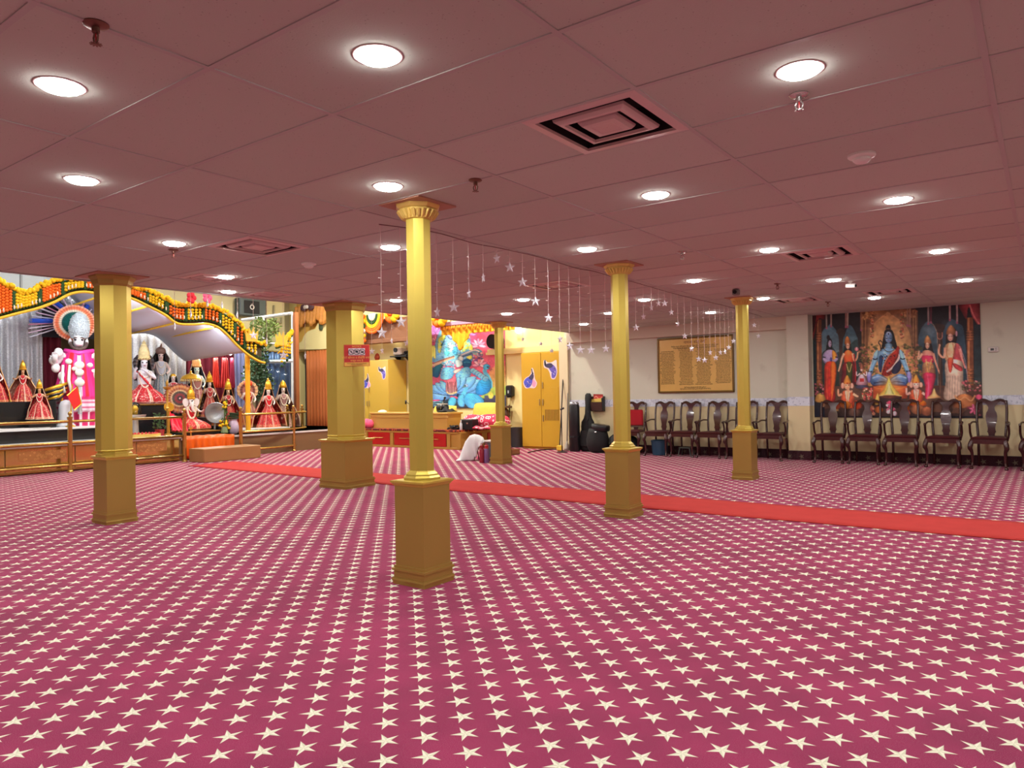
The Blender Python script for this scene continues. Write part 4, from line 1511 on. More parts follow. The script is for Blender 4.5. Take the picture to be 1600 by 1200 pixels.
wd, ht = bx1 - bx0, bz1 - bz0
cols = [(.135, .13), (.385, .15), (.615, .15), (.865, .13)]
for cx, _ in cols:
    lines = '\n'.join(' '.join(rr.choice(SYL) for _ in range(5)) for _ in range(24 if .2 < cx < .7 else 22))
    text_mesh(lines, .0235, 'lettering', M_INK, t, zplane(bx0 + wd * cx, bz0 + ht * (.47 if .2 < cx < .7 else .46), YW - .0235), gap=1.3)
text_mesh(' '.join(SYL[:3]), .075, 'heading', M_INKR, t, zplane(bx0 + wd * .5, bz1 - .105, YW - .0235))
text_mesh(' '.join(rr.choice(SYL) for _ in range(13)) + '\n' + ' '.join(rr.choice(SYL) for _ in range(11)), .034, 'lettering', M_INK, t, zplane(bx0 + wd * .5, bz1 - .195, YW - .0235))
text_mesh(' '.join(rr.choice(SYL) for _ in range(6)) + '\n' + ' '.join(rr.choice(SYL) for _ in range(8)), .03, 'lettering', M_INK, t, zplane(bx0 + wd * .5, bz0 + .09, YW - .0235))

# ---------------------------------------------------------------- small things on the chair wall
t = thing('thermostat', 'small white wall thermostat right of the mural', 'thermostat', (-.62, YW, 1.80), kind='thing')
p = ony(1552, 546, YW)
t.location = (p.x, YW, p.z)
t.matrix_basis = Matrix.Translation(t.location)
G().rbox((0, -.014, 0), (.14, .028, .085), 0, .01).o('body', M_WHITE, t, 40)
G().bx(-.035, .01, -.0295, -.027, -.018, .018).o('screen', mat('lcd', (70, 74, 70), .2), t)
for i in range(2):
    G().rbox((.035, -.029, .014 - i * .026), (.03, .006, .014), 0, .002).o('button', mat('button', (150, 148, 144), .5), t)
p = ony(1226.5, 507, YW - .14)
t = thing('alarm_horn', 'small dark red alarm box high on the wall beside the pier', 'alarm', (p.x, YW, p.z), kind='thing')
G().rbox((0, -.04, 0), (.09, .07, .16), 0, .008).o('body', mat('alarm red', (120, 40, 40), .5), t, 40)
g = G()
for k in range(5):
    g.bx(-.032, .032, -.079, -.074, -.055 + k * .022, -.045 + k * .022)
g.o('grille', M_DARK, t)
# magazine rack
p = ony(935, 628, YW)
t = thing('wall_rack', 'dark wooden wall rack holding papers, left of the runner column', 'rack', (p.x, YW, p.z), kind='thing')
M_RACK = mat('dark rack wood', (64, 38, 32), .45, noise=.2, scale=14)
M_RACKB = mat('black plastic', (24, 25, 27), .4)
G().prism([(-.02, -.2), (-.13, -.17), (-.15, .08), (-.14, .08), (-.02, .12)], 'x', -.17, -.155).o('side_panel', M_RACKB, t)
G().prism([(-.02, -.2), (-.13, -.17), (-.15, .08), (-.14, .08), (-.02, .12)], 'x', .155, .17).o('side_panel', M_RACKB, t)
G().add([(-.16, -.13, -.17), (.16, -.13, -.17), (.16, -.152, .0), (-.16, -.152, .0), (-.16, -.12, -.17), (.16, -.12, -.17), (.16, -.142, .0), (-.16, -.142, .0)], [(0, 1, 2, 3), (7, 6, 5, 4), (0, 4, 5, 1), (1, 5, 6, 2), (2, 6, 7, 3), (3, 7, 4, 0)]).o('front_panel', M_RACK, t)
G().bx(-.16, .16, -.02, 0, -.2, .12).o('back_panel', M_RACK, t)
G().bx(-.155, .155, -.13, -.02, -.185, -.17).o('base', M_RACK, t)
PR = Paint(64, 64, (150, 40, 36))
PR.rect(4, 8, 60, 26, (190, 60, 52))
PR.st([(6, 16), (20, 10), (40, 22), (58, 12)], 4, (226, 150, 130))
PR.rect(8, 36, 56, 42, (220, 190, 160))
q = t.location
for k, (dy, z1, nm, lab, col) in enumerate(((-.05, .17, 'booklet', 'red printed booklet standing in the dark wall rack', (150, 36, 34)), (-.10, .08, 'paper_sheet', 'yellow paper standing in front in the dark wall rack', (220, 190, 90)))):
    b = thing(nm, lab, 'booklet' if k == 0 else 'paper', (q.x, q.y + dy, q.z - .16), kind='thing')
    if k == 0:
        picture('cover', PR, [(0, 0), (63, 0), (63, 63), (0, 63)], [(q.x - .09, q.y + dy, q.z + z1), (q.x + .14, q.y + dy, q.z + z1 - .01), (q.x + .14, q.y + dy - .03, q.z - .14), (q.x - .09, q.y + dy - .03, q.z - .14)], 20, 20, mat_paint('booklet print'), b, 1., .012)
    else:
        g = G()
        g.quad((-.12, 0, .02), (.13, 0, .02), (.13, .01, .24), (-.12, .01, .22))
        g.o('sheet', mat('yellow paper', col, .7), b, solid=.004)

# things stacked between locker and red padded chair
M_BLK = mat('black cloth', (16, 17, 20), .75, bump=.2, bscale=90)
M_BLKP = mat('black shell', (22, 24, 28), .35)


def on_floor(px, y, Y):
    p = ony(px, y, Y)
    return p


# keyboard case standing on end
x = ony(898, 690, YW - .32).x
t = thing('instrument_case', 'tall black case with a silver cap standing left of the guitar bag', 'case', (x, YW - .32, 0), .05, kind='thing')
G().lathe([(.10, 0), (.12, .02), (.12, .96), (.105, 1.0)], n=20, sy=.75).o('body', M_BLKP, t, 40)
G().lathe([(.107, 1.0), (.107, 1.03), (.09, 1.05), (.001, 1.055)], n=20, sy=.75).o('cap', mat('silver cap', (170, 172, 176), .25, metal=.7), t, 40)
g = G()
g.lathe([(.122, .3), (.122, .34)], n=20, sy=.77)
g.o('strap', M_BLK, t)
# guitar bag
x = ony(917.5, 690, YW - .2).x
t = thing('guitar_bag', 'soft black guitar bag leaning on the wall beside the tall case', 'bag', (x, YW - .2, 0), -.05, kind='thing')
out = [(0, .36), (.10, .30), (.155, .2), (.165, .1), (.14, .0), (.12, -.06)]
g = G()
rings = []
for z, w, d in ((.0, .12, .05), (.05, .19, .075), (.15, .215, .085), (.3, .2, .085), (.42, .15, .08), (.52, .165, .08), (.62, .155, .075), (.70, .1, .06), (.8, .07, .05), (.98, .065, .045), (1.12, .08, .04), (1.2, .075, .035), (1.235, .04, .02)):
    rings.append([(w * math.cos(a), d * math.sin(a) + z * .06, z) for a in np.linspace(0, 2 * PI, 20)[:-1]])
g.rings(rings)
g.o('body', M_BLK, t, True)
g = G()
g.rings([[(w * math.cos(a), -.075 - .03 * max(0, -math.sin(a)) + d * 0, z) for a in np.linspace(PI, 2 * PI, 12)] for z, w, d in ((.12, .13, 0), (.16, .15, 0), (.4, .12, 0), (.45, .1, 0))], False, False)
g.o('pocket', M_BLK, t, solid=.01)
G().tube([(.06, -.05, .86), (.11, -.09, .82), (.11, -.1, .7), (.07, -.09, .64)], .012, 6).o('handle', M_BLK, t)
# black drum bag / tub
x = ony(934, 690, YW - .36).x
t = thing('drum_bag', 'rounded black drum bag on the floor right of the guitar bag', 'bag', (x, YW - .36, 0), 0, kind='thing')
g = G()
g.lathe([(.12, 0), (.19, .03), (.245, .15), (.25, .28), (.215, .42), (.19, .5)], n=28, sy=.75)
g.o('body', M_BLK, t, True)
g = G()
g.lathe([(.2, .47), (.215, .49), (.215, .56), (.2, .585), (.1, .59), (.002, .592)], n=28, sy=.75)
g.move(Matrix.Rotation(.12, 4, 'Y'))
g.o('lid', M_BLKP, t, 40)
G().rbox((.05, -.17, .43), (.05, .03, .03), 0, .008).o('buckle', mat('silver cap', (170, 172, 176), .25, metal=.7), t)
x = ony(966, 690, YW - .3).x
t = thing('travel_bag', 'dark green grey soft bag tucked behind the left side of the runner column', 'bag', (x, YW - .3, 0), .2, kind='thing')
G().rbox((0, 0, .19), (.34, .26, .38), 0, .06).o('body', mat('dark green cloth', (26, 32, 32), .7, bump=.2), t, 60)
G().tube([(-.08, 0, .36), (-.05, 0, .44), (.05, 0, .44), (.08, 0, .36)], .012, 6).o('handle', M_BLK, t)
t = thing('flag_stick', 'thin stick poking up from the things beside the runner column', 'stick', (x - .14, YW - .12, 0), kind='thing')
G().tube([(0, 0, 0), (.01, .03, .72)], .006, 6).o('stick', mat('stick', (120, 130, 96), .6), t)
# blue bin and dark box under the padded chair
x = -6.14
t = thing('storage_tub', 'dull blue plastic tub on the floor under the leftmost armchair', 'tub', (x, CH_Y + .02, 0), .1, kind='thing')
M_TUB = mat('blue tub', (40, 78, 104), .35)
G().lathe([(.12, 0), (.14, .01), (.165, .27)], n=24, sy=.9).o('body', M_TUB, t, 50)
G().lathe([(.172, .265), (.172, .285), (.15, .30), (.002, .305)], n=24, sy=.9).o('lid', M_TUB, t, 50)
x = ony(990, 695, YW - .35).x
t = thing('cloth_bundle', 'black bundle stuffed under the red padded chair', 'bundle', (-6.74, CH_Y + .02, 0), 0, kind='thing')
g = G()
g.lathe([(.11, 0), (.145, .05), (.15, .2), (.1, .32), (.04, .36)], n=18, sy=.9)
g.o('bundle', M_BLK, t, True)
x = ony(1072, 704, YW - .3).x
t = thing('step_stool', 'low grey green stool under the second armchair', 'stool', (x, YW - .30, 0), 0, kind='thing')
M_ST = mat('stool metal', (82, 92, 86), .4)
G().rbox((0, 0, .155), (.24, .18, .02), 0, .006).o('seat', M_ST, t)
for sx in (-1, 1):
    for sy in (-1, 1):
        G().tube([(sx * .1, sy * .07, .15), (sx * .125, sy * .085, 0)], .011, 8).o('leg', M_ST, t)
# mop, broom and microphone stand beside the locker
for k, (px0, px1, ztop, lab, c) in enumerate(((874.5, 880.5, 1.62, 'broom with a dark handle leaning against the wall beside the locker', (40, 30, 28)), (886, 888, 1.42, 'thin mop pole leaning between the locker and the black case', (120, 116, 110)))):
    yb_ = YW - (.40, .16)[k]
    a, b = ony(px0, 700, yb_), ony(px1, 600, YW - .012)
    t = thing('broom' if k == 0 else 'mop', lab, 'broom' if k == 0 else 'mop', (a.x, yb_, 0), 0, kind='thing')
    G().tube([(0, 0, .1), (b.x - a.x, YW - .02 - yb_, ztop)], .013, 8).o('handle', mat('pole %d' % k, c, .5), t)
    if k == 0:
        G().rbox((0, 0, .07), (.15, .06, .12), 0, .02).o('bristles', mat('bristle', (230, 190, 60), .8), t)
    else:
        G().lathe([(.07, 0), (.06, .06), (.025, .16), (.015, .2)], n=14).o('mop_head', mat('mop head', (176, 170, 160), .9), t, True)
x = ony(881, 700, YW - .55).x
t = thing('microphone_stand', 'black microphone stand on the floor right of the tall yellow locker', 'stand', (x, YW - .62, 0), 0, kind='thing')
G().lathe([(.12, 0), (.12, .012), (.03, .03), (.016, .04)], n=20).o('base', M_BLKP, t, 40)
G().tube([(0, 0, .03), (0, 0, .9)], .01, 8).o('pole', M_BLKP, t)
G().tube([(-.02, 0, .9), (.06, 0, .93)], .02, 10).o('clip', M_BLKP, t)
# ---------------------------------------------------------------- stage platform with red drawers
M_STG = mat('stage gold wood', (178, 140, 62), .42, noise=.06, scale=5)
M_DRW = mat('drawer red', (176, 24, 22), .35)
M_BRS = mat('brass', C_BRASS, .26, metal=.85)
SX0, SX1, SY0, SY1, SZ = -14.04, -10.72, 12.5, YA - .02, .43
t = thing('stage_platform', 'low gold stage platform with red drawer fronts and a patterned red carpet top', 'platform', ((SX0 + SX1) / 2, SY0, 0), kind='thing')
g = G()
g.bx(SX0, SX1, SY0 + .03, SY1, 0, SZ - .03)
g.o('body', M_STG, t, world=True)
g = G()
g.bx(SX0, SX1 + .0, SY0, SY0 + .05, SZ - .075, SZ - .028, .006)
g.bx(SX0, SX1, SY0, SY0 + .05, 0, .05, .006)
g.bx(SX1 - .02, SX1 + .03, SY0, SY1, SZ - .075, SZ - .028, .006)
g.bx(SX1 - .02, SX1 + .03, SY0, SY1, 0, .05, .006)
for x in (-13.99, -13.78, -12.87, -11.95, -11.03, -10.72):
    g.bx(x - .05, x + .05, SY0 + .0, SY0 + .05, .04, SZ - .06)
g.o('face_frame', M_STG, t, world=True)
for x in (-13.32, -12.41, -11.49):
    w = .37
    g = G()
    g.rbox((x, SY0 + .018, .205), (w * 2 + .02, .03, .3), 0, .008)
    d = g.o('drawer', M_DRW, t, world=True)
    h = G()
    h.tube([(x - .17, SY0 - .004, .225), (x - .17, SY0 - .02, .225), (x + .17, SY0 - .02, .225), (x + .17, SY0 - .004, .225)], .009, 6)
    h.o('handle', M_BRS, d, world=True)
for y in (13.1, 13.75):
    g = G()
    g.rbox((SX1 + .012, y, .205), (.03, .42, .26), 0, .008)
    g.o('side_panel', M_DRW, t, world=True)


def pattern_mat(name, ground, fig, scale):
    mt, nt, b = _new(name)
    q = N(nt)
    ge = nt.nodes.new('ShaderNodeNewGeometry')
    v = nt.nodes.new('ShaderNodeTexVoronoi')
    v.inputs['Scale'].default_value = scale
    nt.links.new(ge.outputs['Position'], v.inputs['Vector'])
    ring = q.m('ABSOLUTE', q.m('SUBTRACT', v.outputs['Distance'], .33))
    f = q.m('SUBTRACT', 1., q.ramp(ring, .05, .12))
    c = q.mix(f, lin(ground), lin(fig))
    nt.links.new(c, b.inputs['Base Color'])
    b.inputs['Roughness'].default_value = .85
    return mt


M_STGC = pattern_mat('stage carpet', (92, 18, 18), (206, 92, 40), 11)
g = G()
g.bx(SX0, SX1 + .01, SY0 - .01, SY1, SZ - .028, SZ + .012)
g.o('carpet_top', M_STGC, t, world=True)

# long low desk on the stage
t = thing('low_desk', 'long plain gold box desk standing on the stage platform', 'desk', (-12.6, 13.05, SZ + .012), kind='thing')
M_DSK = mat('desk gold', (196, 158, 76), .4, noise=.05, scale=4)
z0 = SZ + .012
g = G()
g.bx(-13.9, -11.32, 12.8, 13.3, z0, .79)
g.o('body', M_DSK, t, world=True)
g = G()
g.bx(-13.93, -11.28, 12.77, 13.33, .79, .835, .008)
g.o('top', M_DSK, t, world=True)
g = G()
g.bx(-13.92, -11.29, 12.785, 12.815, .70, .77, .004)
g.o('edge_trim', M_DSK, t, world=True)
M_PINK = mat('pink cloth', (236, 92, 132), .8, noise=.2, scale=30, bump=.3, bscale=40)
t = thing('cloth_heap', 'bright pink cloth heap on the left end of the stage', 'cloth', (-13.96, 12.68, z0), kind='thing')
g = G()
for i in range(3):
    g.sphere((-.05 + .05 * i, .03 * i, .1 + .02 * (i % 2)), (.12, .12, .12), 14, 8)
g.o('cloth', M_PINK, t, True)
t = thing('paper_stack', 'small white stack lying on the left end of the gold desk', 'papers', (-13.75, 13.05, .835), kind='thing')
G().lathe([(.12, 0), (.11, .03), (.05, .055), (.002, .06)], n=14).o('stack', M_WHITE, t, 40)
# yellow cushion, printed bolster, black boxes, bottle
M_YEL = mat('yellow cloth', (236, 204, 84), .8, noise=.1, scale=14, bump=.25, bscale=30)


def cushion(name, label, cat, c, sx, sy, sz, mt, rx=0, rz=0, group=None):
    t = thing(name, label, cat, c, rz, group, kind='thing')
    def f(u, v, s):
        a, b = u * 2 - 1, v * 2 - 1
        k = (1 - a ** 6) * (1 - b ** 6)
        th = max(0., k) ** .5
        pin = 1 - .06 * (a * a) * (b * b)
        return Vector((a * sx / 2 * pin, s * sy / 2 * th, sz / 2 + b * sz / 2 * pin))
    g = G()
    g.grid(lambda u, v: f(u, v, -1), 14, 10)
    g.grid(lambda u, v: f(u, v, 1), 14, 10)
    g.move(Matrix.Rotation(rx, 4, 'X'))
    g.o('cover', mt, t, True)
    return t


p = ony(751, 655, 13.35)
cushion('cushion', 'large yellow cushion propped behind the desk below the blue mural', 'cushion', (p.x, 13.5, z0), .85, .2, .62, M_YEL, -.2, -.05)
p = ony(694, 655, 13.6)
cushion('cushion', 'yellow cushion seen just right of the nearest column behind the desk', 'cushion', (p.x, 13.55, z0), .7, .2, .56, M_YEL, -.25, .1)
M_PPR = pattern_mat('printed pink', (210, 60, 92), (248, 214, 220), 9)
p = ony(755, 660, 13.1)
t = thing('bolster', 'plump red pink bolster printed with white roundels on the stage', 'bolster', (p.x, 13.22, z0 + .17), .1, kind='thing')
g = G()
xs = np.linspace(-.62, .62, 17)
g.rings([[(x, .2 * k * math.cos(a), .17 * k * math.sin(a) + .012 * math.sin(x * 9)) for a in np.linspace(0, 2 * PI, 17)[:-1]] for x, k in zip(xs, [.3, .8, .95, 1, 1, 1.02, .98, 1, 1.02, 1, .98, 1, 1, 1, .95, .8, .3])])
g.o('cover', M_PPR, t, True)
t = thing('folded_cloth', 'pink printed cloth folded on the stage in front of the bolster', 'cloth', (p.x + .36, 12.82, z0), .05, kind='thing')
g = G()
g.grid(lambda u, v: (-.33 + .66 * u, -.14 + v * .28, .05 + .035 * math.sin(u * 14 + v * 3) * math.sin(v * PI)), 30, 8)
g.o('cloth', M_PPR, t, True, solid=.03)
p = ony(731, 660, 12.85)
t = thing('black_box', 'black equipment box with silver latch on the stage right of the desk', 'box', (p.x + .05, 12.84, z0), 0, kind='thing')
G().rbox((0, 0, .12), (.36, .24, .24), 0, .012).o('body', M_BLKP, t)
G().rbox((.04, -.122, .15), (.05, .01, .03), 0, .003).o('latch', M_CHROME, t)
p = ony(714, 662, 12.8)
t = thing('cable_heap', 'black coiled cable heap at the right foot of the desk', 'cable', (p.x - .02, 12.72, z0), kind='thing')
g = G()
pts = [(.16 * math.cos(a * .9) * (1 - a / 60), .09 * math.sin(a * 1.1), .015 + .002 * a + .012 * math.sin(a * 3)) for a in np.linspace(0, 40, 110)]
g.tube(pts, .012, 5)
g.o('cable', M_BLKP, t, True)
p = ony(722, 662, 12.7)
t = thing('spray_bottle', 'small clear white bottle standing before the black box on the stage', 'bottle', (p.x, 12.66, z0), kind='thing')
G().lathe([(.028, 0), (.032, .01), (.032, .14), (.014, .17), (.012, .19)], n=14).o('body', mat('milky plastic', (205, 215, 222), .25), t, 40)
G().lathe([(.015, .19), (.015, .22), (.004, .225)], n=12).o('cap', M_WHITE, t, 40)
# harmonium / tabla: dark instruments behind the desk with microphones
p = ony(697, 640, 13.5)
t = thing('hand_drum', 'dark hand drum with pale skin lying on the desk below the blue mural', 'drum', (-11.75, 13.12, .835), kind='thing')
G().lathe([(.1, 0), (.15, .03), (.16, .12), (.13, .19)], n=20).o('body', M_BLKP, t, True)
G().lathe([(.13, .19), (.128, .2), (.002, .204)], n=20).o('skin', mat('drum skin', (216, 206, 186), .6), t, 40)
t = thing('cloth_heap', 'black cloth heap with white edge lying on the right end of the desk', 'cloth', (-11.5, 13.0, .835), kind='thing')
g = G()
g.grid(lambda u, v: (-.22 + .44 * u, -.12 + .24 * v, .02 + .09 * math.sin(u * PI) * math.sin(v * PI) * (1 + .5 * math.sin(u * 11 + v * 7))), 18, 10)
g.o('cloth', M_BLK, t, True, solid=.015)


def mic(x, y, z, h, lean, label):
    t = thing('microphone', label, 'microphone', (x, y, z), 0, None, kind='thing')
    G().lathe([(.06, 0), (.06, .01), (.012, .02)], n=14).o('base', M_BLKP, t, 40)
    G().tube([(0, 0, .01), (lean * .4, 0, h * .6), (lean, 0, h)], .007, 6).o('stem', M_CHROME, t, True)
    g = G()
    g.tube([(lean, 0, h), (lean * 1.25, 0, h + .06)], [.014, .02], 10)
    g.sphere((lean * 1.35, 0, h + .085), .03, 10, 8)
    g.o('head', M_BLKP, t, True)
    return t


mic(-11.68, 12.95, .835, .26, .12, 'microphone on a slim silver stem before the red pleats of the mural')
mic(-11.95, 12.92, .835, .22, -.1, 'microphone leaning left on the desk right of the nearest column')
p = ony(633, 630, 12.95)
t = thing('microphone', 'black gooseneck microphone on the desk left of the nearest column', 'microphone', (p.x + .22, 12.95, .835), kind='thing')
G().lathe([(.05, 0), (.05, .01), (.012, .02)], n=14).o('base', M_BLKP, t, 40)
G().tube(bezier([(0, 0, .01), (.02, 0, .12), (-.08, 0, .2), (-.17, 0, .25)], 4), .008, 6).o('stem', M_BLKP, t, True)
G().tube([(-.2, 0, .2), (-.19, 0, .3)], .02, 10).o('head', M_BLKP, t, True)

# ---------------------------------------------------------------- lotus mural behind the stage
P = Paint(1700, 2300, (206, 92, 124), .5)
P.rect(0, 0, 1700, 700, (178, 84, 138), (206, 96, 136))
P.rect(1100, 100, 1700, 1300, (190, 84, 120), (236, 112, 132))
P.poly([(1380, 1300), (1700, 1150), (1700, 2000), (1300, 2000)], (236, 150, 120), (176, 206, 84))
P.poly([(1200, 1900), (1450, 1700), (1700, 1640), (1700, 1960), (1220, 1990)], (186, 214, 96), (150, 180, 90))
P.rect(0, 1960, 1700, 2300, (44, 74, 88), (70, 60, 70))
P.rect(1280, 1880, 1700, 2080, (84, 84, 106), (56, 58, 84))
P.el(1420, 1880, 60, 90, (206, 206, 96))


def petals(cx, cy, r, n, a0, a1, c1, c2):
    for k in range(n):
        a = a0 + (a1 - a0) * k / max(1, n - 1)
        P.el(cx + r * .55 * math.cos(a), cy + r * .55 * math.sin(a), r * .55, r * .2, c1 if k % 2 else c2, rot=a)


P.vol, P.line = .3, ((46, 60, 120), 7, .55)
petals(920, 360, 150, 5, -PI, 0, (230, 160, 216), (206, 130, 196))
petals(1130, 640, 170, 7, -PI * 1.05, .1, (244, 150, 190), (250, 190, 226))
petals(60, 330, 200, 6, -PI, 0, (230, 150, 226), (206, 120, 206))
petals(1160, 1130, 170, 6, -PI, .3, (246, 190, 200), (240, 150, 176))
petals(60, 520, 130, 5, -PI, 0, (240, 170, 190), (226, 140, 180))
# figure
P.poly([(60, 1100), (40, 700), (90, 450), (200, 200), (260, 140), (620, 300), (820, 380), (930, 520), (980, 760), (900, 1100)], (140, 200, 232), (120, 190, 236))
P.poly([(120, 760), (130, 480), (240, 380), (340, 300), (330, 420), (250, 600), (180, 820)], (196, 228, 96), (206, 228, 110))
P.poly([(620, 330), (740, 340), (830, 420), (900, 560), (900, 720), (760, 800), (700, 620)], (200, 230, 100), (196, 224, 96))
P.poly([(880, 560), (970, 620), (1000, 740), (900, 740)], (226, 230, 90))
P.poly([(0, 900), (0, 640), (60, 700), (60, 960)], (222, 236, 110))
P.st([(350, 300), (330, 430), (250, 580), (210, 640)], 44, (30, 86, 94))
P.st([(590, 340), (610, 460), (650, 540)], 42, (30, 86, 94))
P.poly([(350, 330), (470, 350), (580, 350), (620, 480), (680, 720), (690, 860), (560, 980), (380, 900), (280, 820), (280, 620)], (150, 196, 240), (126, 206, 240))
P.poly([(360, 340), (560, 350), (540, 440), (450, 490), (380, 430)], (176, 196, 244), (150, 176, 236))
P.st([(370, 400), (450, 470), (550, 390)], 18, (84, 120, 176))
P.el(450, 650, 90, 100, (210, 224, 214))
P.st([(360, 560), (450, 780), (600, 560)], 20, (206, 226, 232))
P.el(350, 790, 70, 100, (96, 216, 226))
P.el(560, 760, 70, 100, (86, 186, 236))
P.el(600, 610, 36, 56, (206, 120, 140))
P.dots(300, 580, 660, 900, 60, 22, [(226, 240, 240), (80, 176, 216), (120, 226, 220), (50, 120, 160)], .6)
P.dots(90, 440, 320, 1000, 40, 24, [(106, 170, 240), (84, 150, 226), (170, 220, 240), (60, 120, 150)], .6)
P.dots(700, 420, 940, 800, 40, 28, [(96, 190, 240), (70, 150, 226), (210, 236, 140)], .6)
# arm and lute
P.st([(0, 1130), (150, 1060), (340, 980), (540, 920)], (96, 60), (226, 190, 160))
P.st([(0, 1090), (200, 1010), (540, 900)], 26, (150, 96, 84))
P.poly([(0, 1200), (150, 1110), (260, 1100), (200, 1260), (130, 1430), (0, 1400)], (24, 110, 124), (10, 84, 128))
P.st([(660, 920), (800, 860), (960, 800), (1080, 760), (1170, 800), (1190, 900)], 96, (96, 130, 150))
P.st([(700, 880), (860, 810), (1040, 750), (1150, 790)], 30, (206, 190, 190))
P.st([(680, 930), (860, 880), (1000, 830), (1080, 870)], 26, (60, 60, 106))
P.dots(980, 820, 1210, 1020, 40, 30, [(120, 76, 140), (196, 160, 200), (60, 90, 120), (150, 206, 190), (230, 170, 150)], .85)
P.poly([(840, 920), (960, 880), (980, 960), (880, 980)], (206, 230, 96))
P.el(850, 1080, 120, 116, (16, 100, 140), (8, 70, 116))
P.st([(770, 1060), (850, 1050), (930, 1060)], 12, (70, 170, 196))
P.el(700, 960, 70, 60, (206, 226, 226))
P.poly([(560, 1010), (700, 1000), (740, 1120), (600, 1180)], (190, 226, 236))
# knees and skirt
P.dots(240, 1040, 560, 1260, 60, 26, [(230, 130, 176), (96, 190, 226), (250, 220, 220), (50, 120, 176)], .8)
P.poly([(190, 1460), (220, 1240), (330, 1180), (520, 1200), (560, 1330), (420, 1480)], (110, 190, 246), (120, 196, 244))
P.poly([(560, 1420), (640, 1270), (760, 1190), (900, 1180), (960, 1300), (900, 1440), (700, 1500)], (106, 186, 244), (124, 190, 240))
P.dots(220, 1220, 540, 1420, 50, 16, [(160, 216, 250), (70, 150, 220)], .6)
P.dots(600, 1220, 930, 1420, 50, 16, [(160, 216, 250), (70, 150, 220)], .6)
P.poly([(520, 1270), (640, 1220), (720, 1230), (620, 1310), (540, 1330)], (226, 196, 184))
# great blue lotus
for k, (a, r) in enumerate(((-3.0, 640), (-2.8, 620), (-2.6, 600), (-2.35, 560), (-2.1, 540), (-.35, 900), (-.55, 900), (-.75, 860), (-1.0, 700), (-1.2, 620))):
    cx, cy = 450, 1880
    tip = (cx + r * math.cos(a), cy + r * .78 * math.sin(a))
    nx, ny = -math.sin(a), math.cos(a)
    w = r * .17
    mid = (cx + r * .6 * math.cos(a), cy + r * .48 * math.sin(a))
    pts = [(cx, cy), (mid[0] + nx * w, mid[1] + ny * w), tip, (mid[0] - nx * w, mid[1] - ny * w)]
    P.poly(pts, (124, 196, 248), (96, 150, 226))
    P.st([(cx, cy), (mid[0] + nx * w, mid[1] + ny * w), tip], 9, (36, 76, 130), .8)
    P.st([(cx + 30 * math.cos(a), cy + 24 * math.sin(a)), (mid[0], mid[1]), (tip[0] * .95 + cx * .05, tip[1] * .95 + cy * .05)], 14, (160, 200, 246), .6)
P.poly([(0, 1840), (180, 1850), (400, 1880), (420, 1960), (200, 2020), (0, 1990)], (126, 180, 236), (90, 140, 206))
P.st([(0, 1830), (220, 1870), (450, 1890), (700, 1860), (860, 1820)], 12, (30, 50, 80))
P.poly([(0, 1996), (170, 1990), (150, 2020), (0, 2030)], (196, 84, 130))
for y in (2050, 2100, 2150):
    P.st([(0, y), (120, y - 10), (260, y + 4)], 16, (130, 196, 226))
# red pleats
P.poly([(330, 1500), (480, 1460), (540, 1340), (590, 1440), (620, 1780), (520, 1860), (380, 1850), (320, 1780)], (226, 92, 116), (176, 150, 150), smooth=False)
for x in (370, 410, 450, 490, 530, 575):
    P.st([(x + (450 - x) * .1, 1540), (x, 1700), (x + (x - 450) * .06, 1840)], 13, (70, 36, 50) if (x // 10) % 2 else (236, 206, 196))
P.st([(345, 1800), (450, 1850), (610, 1800)], 40, (226, 214, 150), .8)
# swans
P.st([(860, 1640), (830, 1740), (760, 1860), (700, 1990)], (60, 130), (96, 190, 242))
P.poly([(620, 2060), (640, 1920), (760, 1860), (800, 1980), (790, 2150), (680, 2160)], (90, 186, 244), (96, 170, 236))
P.el(830, 1640, 56, 40, (150, 176, 220))
P.poly([(740, 1690), (800, 1620), (830, 1660)], (96, 130, 120))
P.el(820, 1640, 14, 10, (20, 24, 40))
P.poly([(780, 2030), (800, 1900), (900, 1830), (1080, 1850), (1200, 1930), (1260, 2030), (1200, 2140), (1080, 2200), (900, 2190)], (76, 184, 244), (96, 176, 244))
for k in range(5):
    P.st([(830 + 50 * k, 1960 - 10 * k), (950 + 50 * k, 2040), (1100 + 25 * k, 2120 - 20 * k)], 9, (44, 126, 200), .7)
P.st([(1300, 1180), (1280, 1290), (1350, 1420), (1400, 1560), (1390, 1700)], (80, 130), (104, 200, 244))
P.el(1320, 1170, 82, 70, (80, 190, 240))
P.el(1350, 1176, 18, 20, (16, 40, 80))
P.poly([(1380, 1180), (1450, 1230), (1400, 1260)], (196, 96, 96))
P.poly([(1060, 1760), (1120, 1560), (1260, 1460), (1400, 1500), (1430, 1660), (1380, 1800), (1220, 1880), (1080, 1850)], (66, 176, 230), (40, 120, 196))
for k in range(6):
    P.el(1000 + 60 * k, 1270 + 40 * k, 76, 66, (130, 206, 246), (90, 170, 236))
    P.st([(940 + 60 * k, 1290 + 40 * k), (1000 + 60 * k, 1210 + 40 * k), (1070 + 60 * k, 1270 + 40 * k)], 10, (196, 232, 250), .8)
for k in range(4):
    P.st([(1160 + 30 * k, 1560 + 60 * k), (1280, 1600 + 60 * k), (1400, 1590 + 60 * k)], 10, (30, 100, 176), .6)
P.poly([(600, 1900), (620, 1840), (650, 1880), (630, 1930)], (20, 34, 44))
P.poly([(380, 2100), (420, 1960), (520, 1930), (590, 1990), (560, 2110), (460, 2160)], (84, 190, 240), (90, 180, 226))
P.vol, P.line = 0., None
P.age(.06, .15)
TLx, BRx = ony(638, 560, YA - .03).x, ony(790, 600, YA - .03).x
zt, zb = 3.1, .90
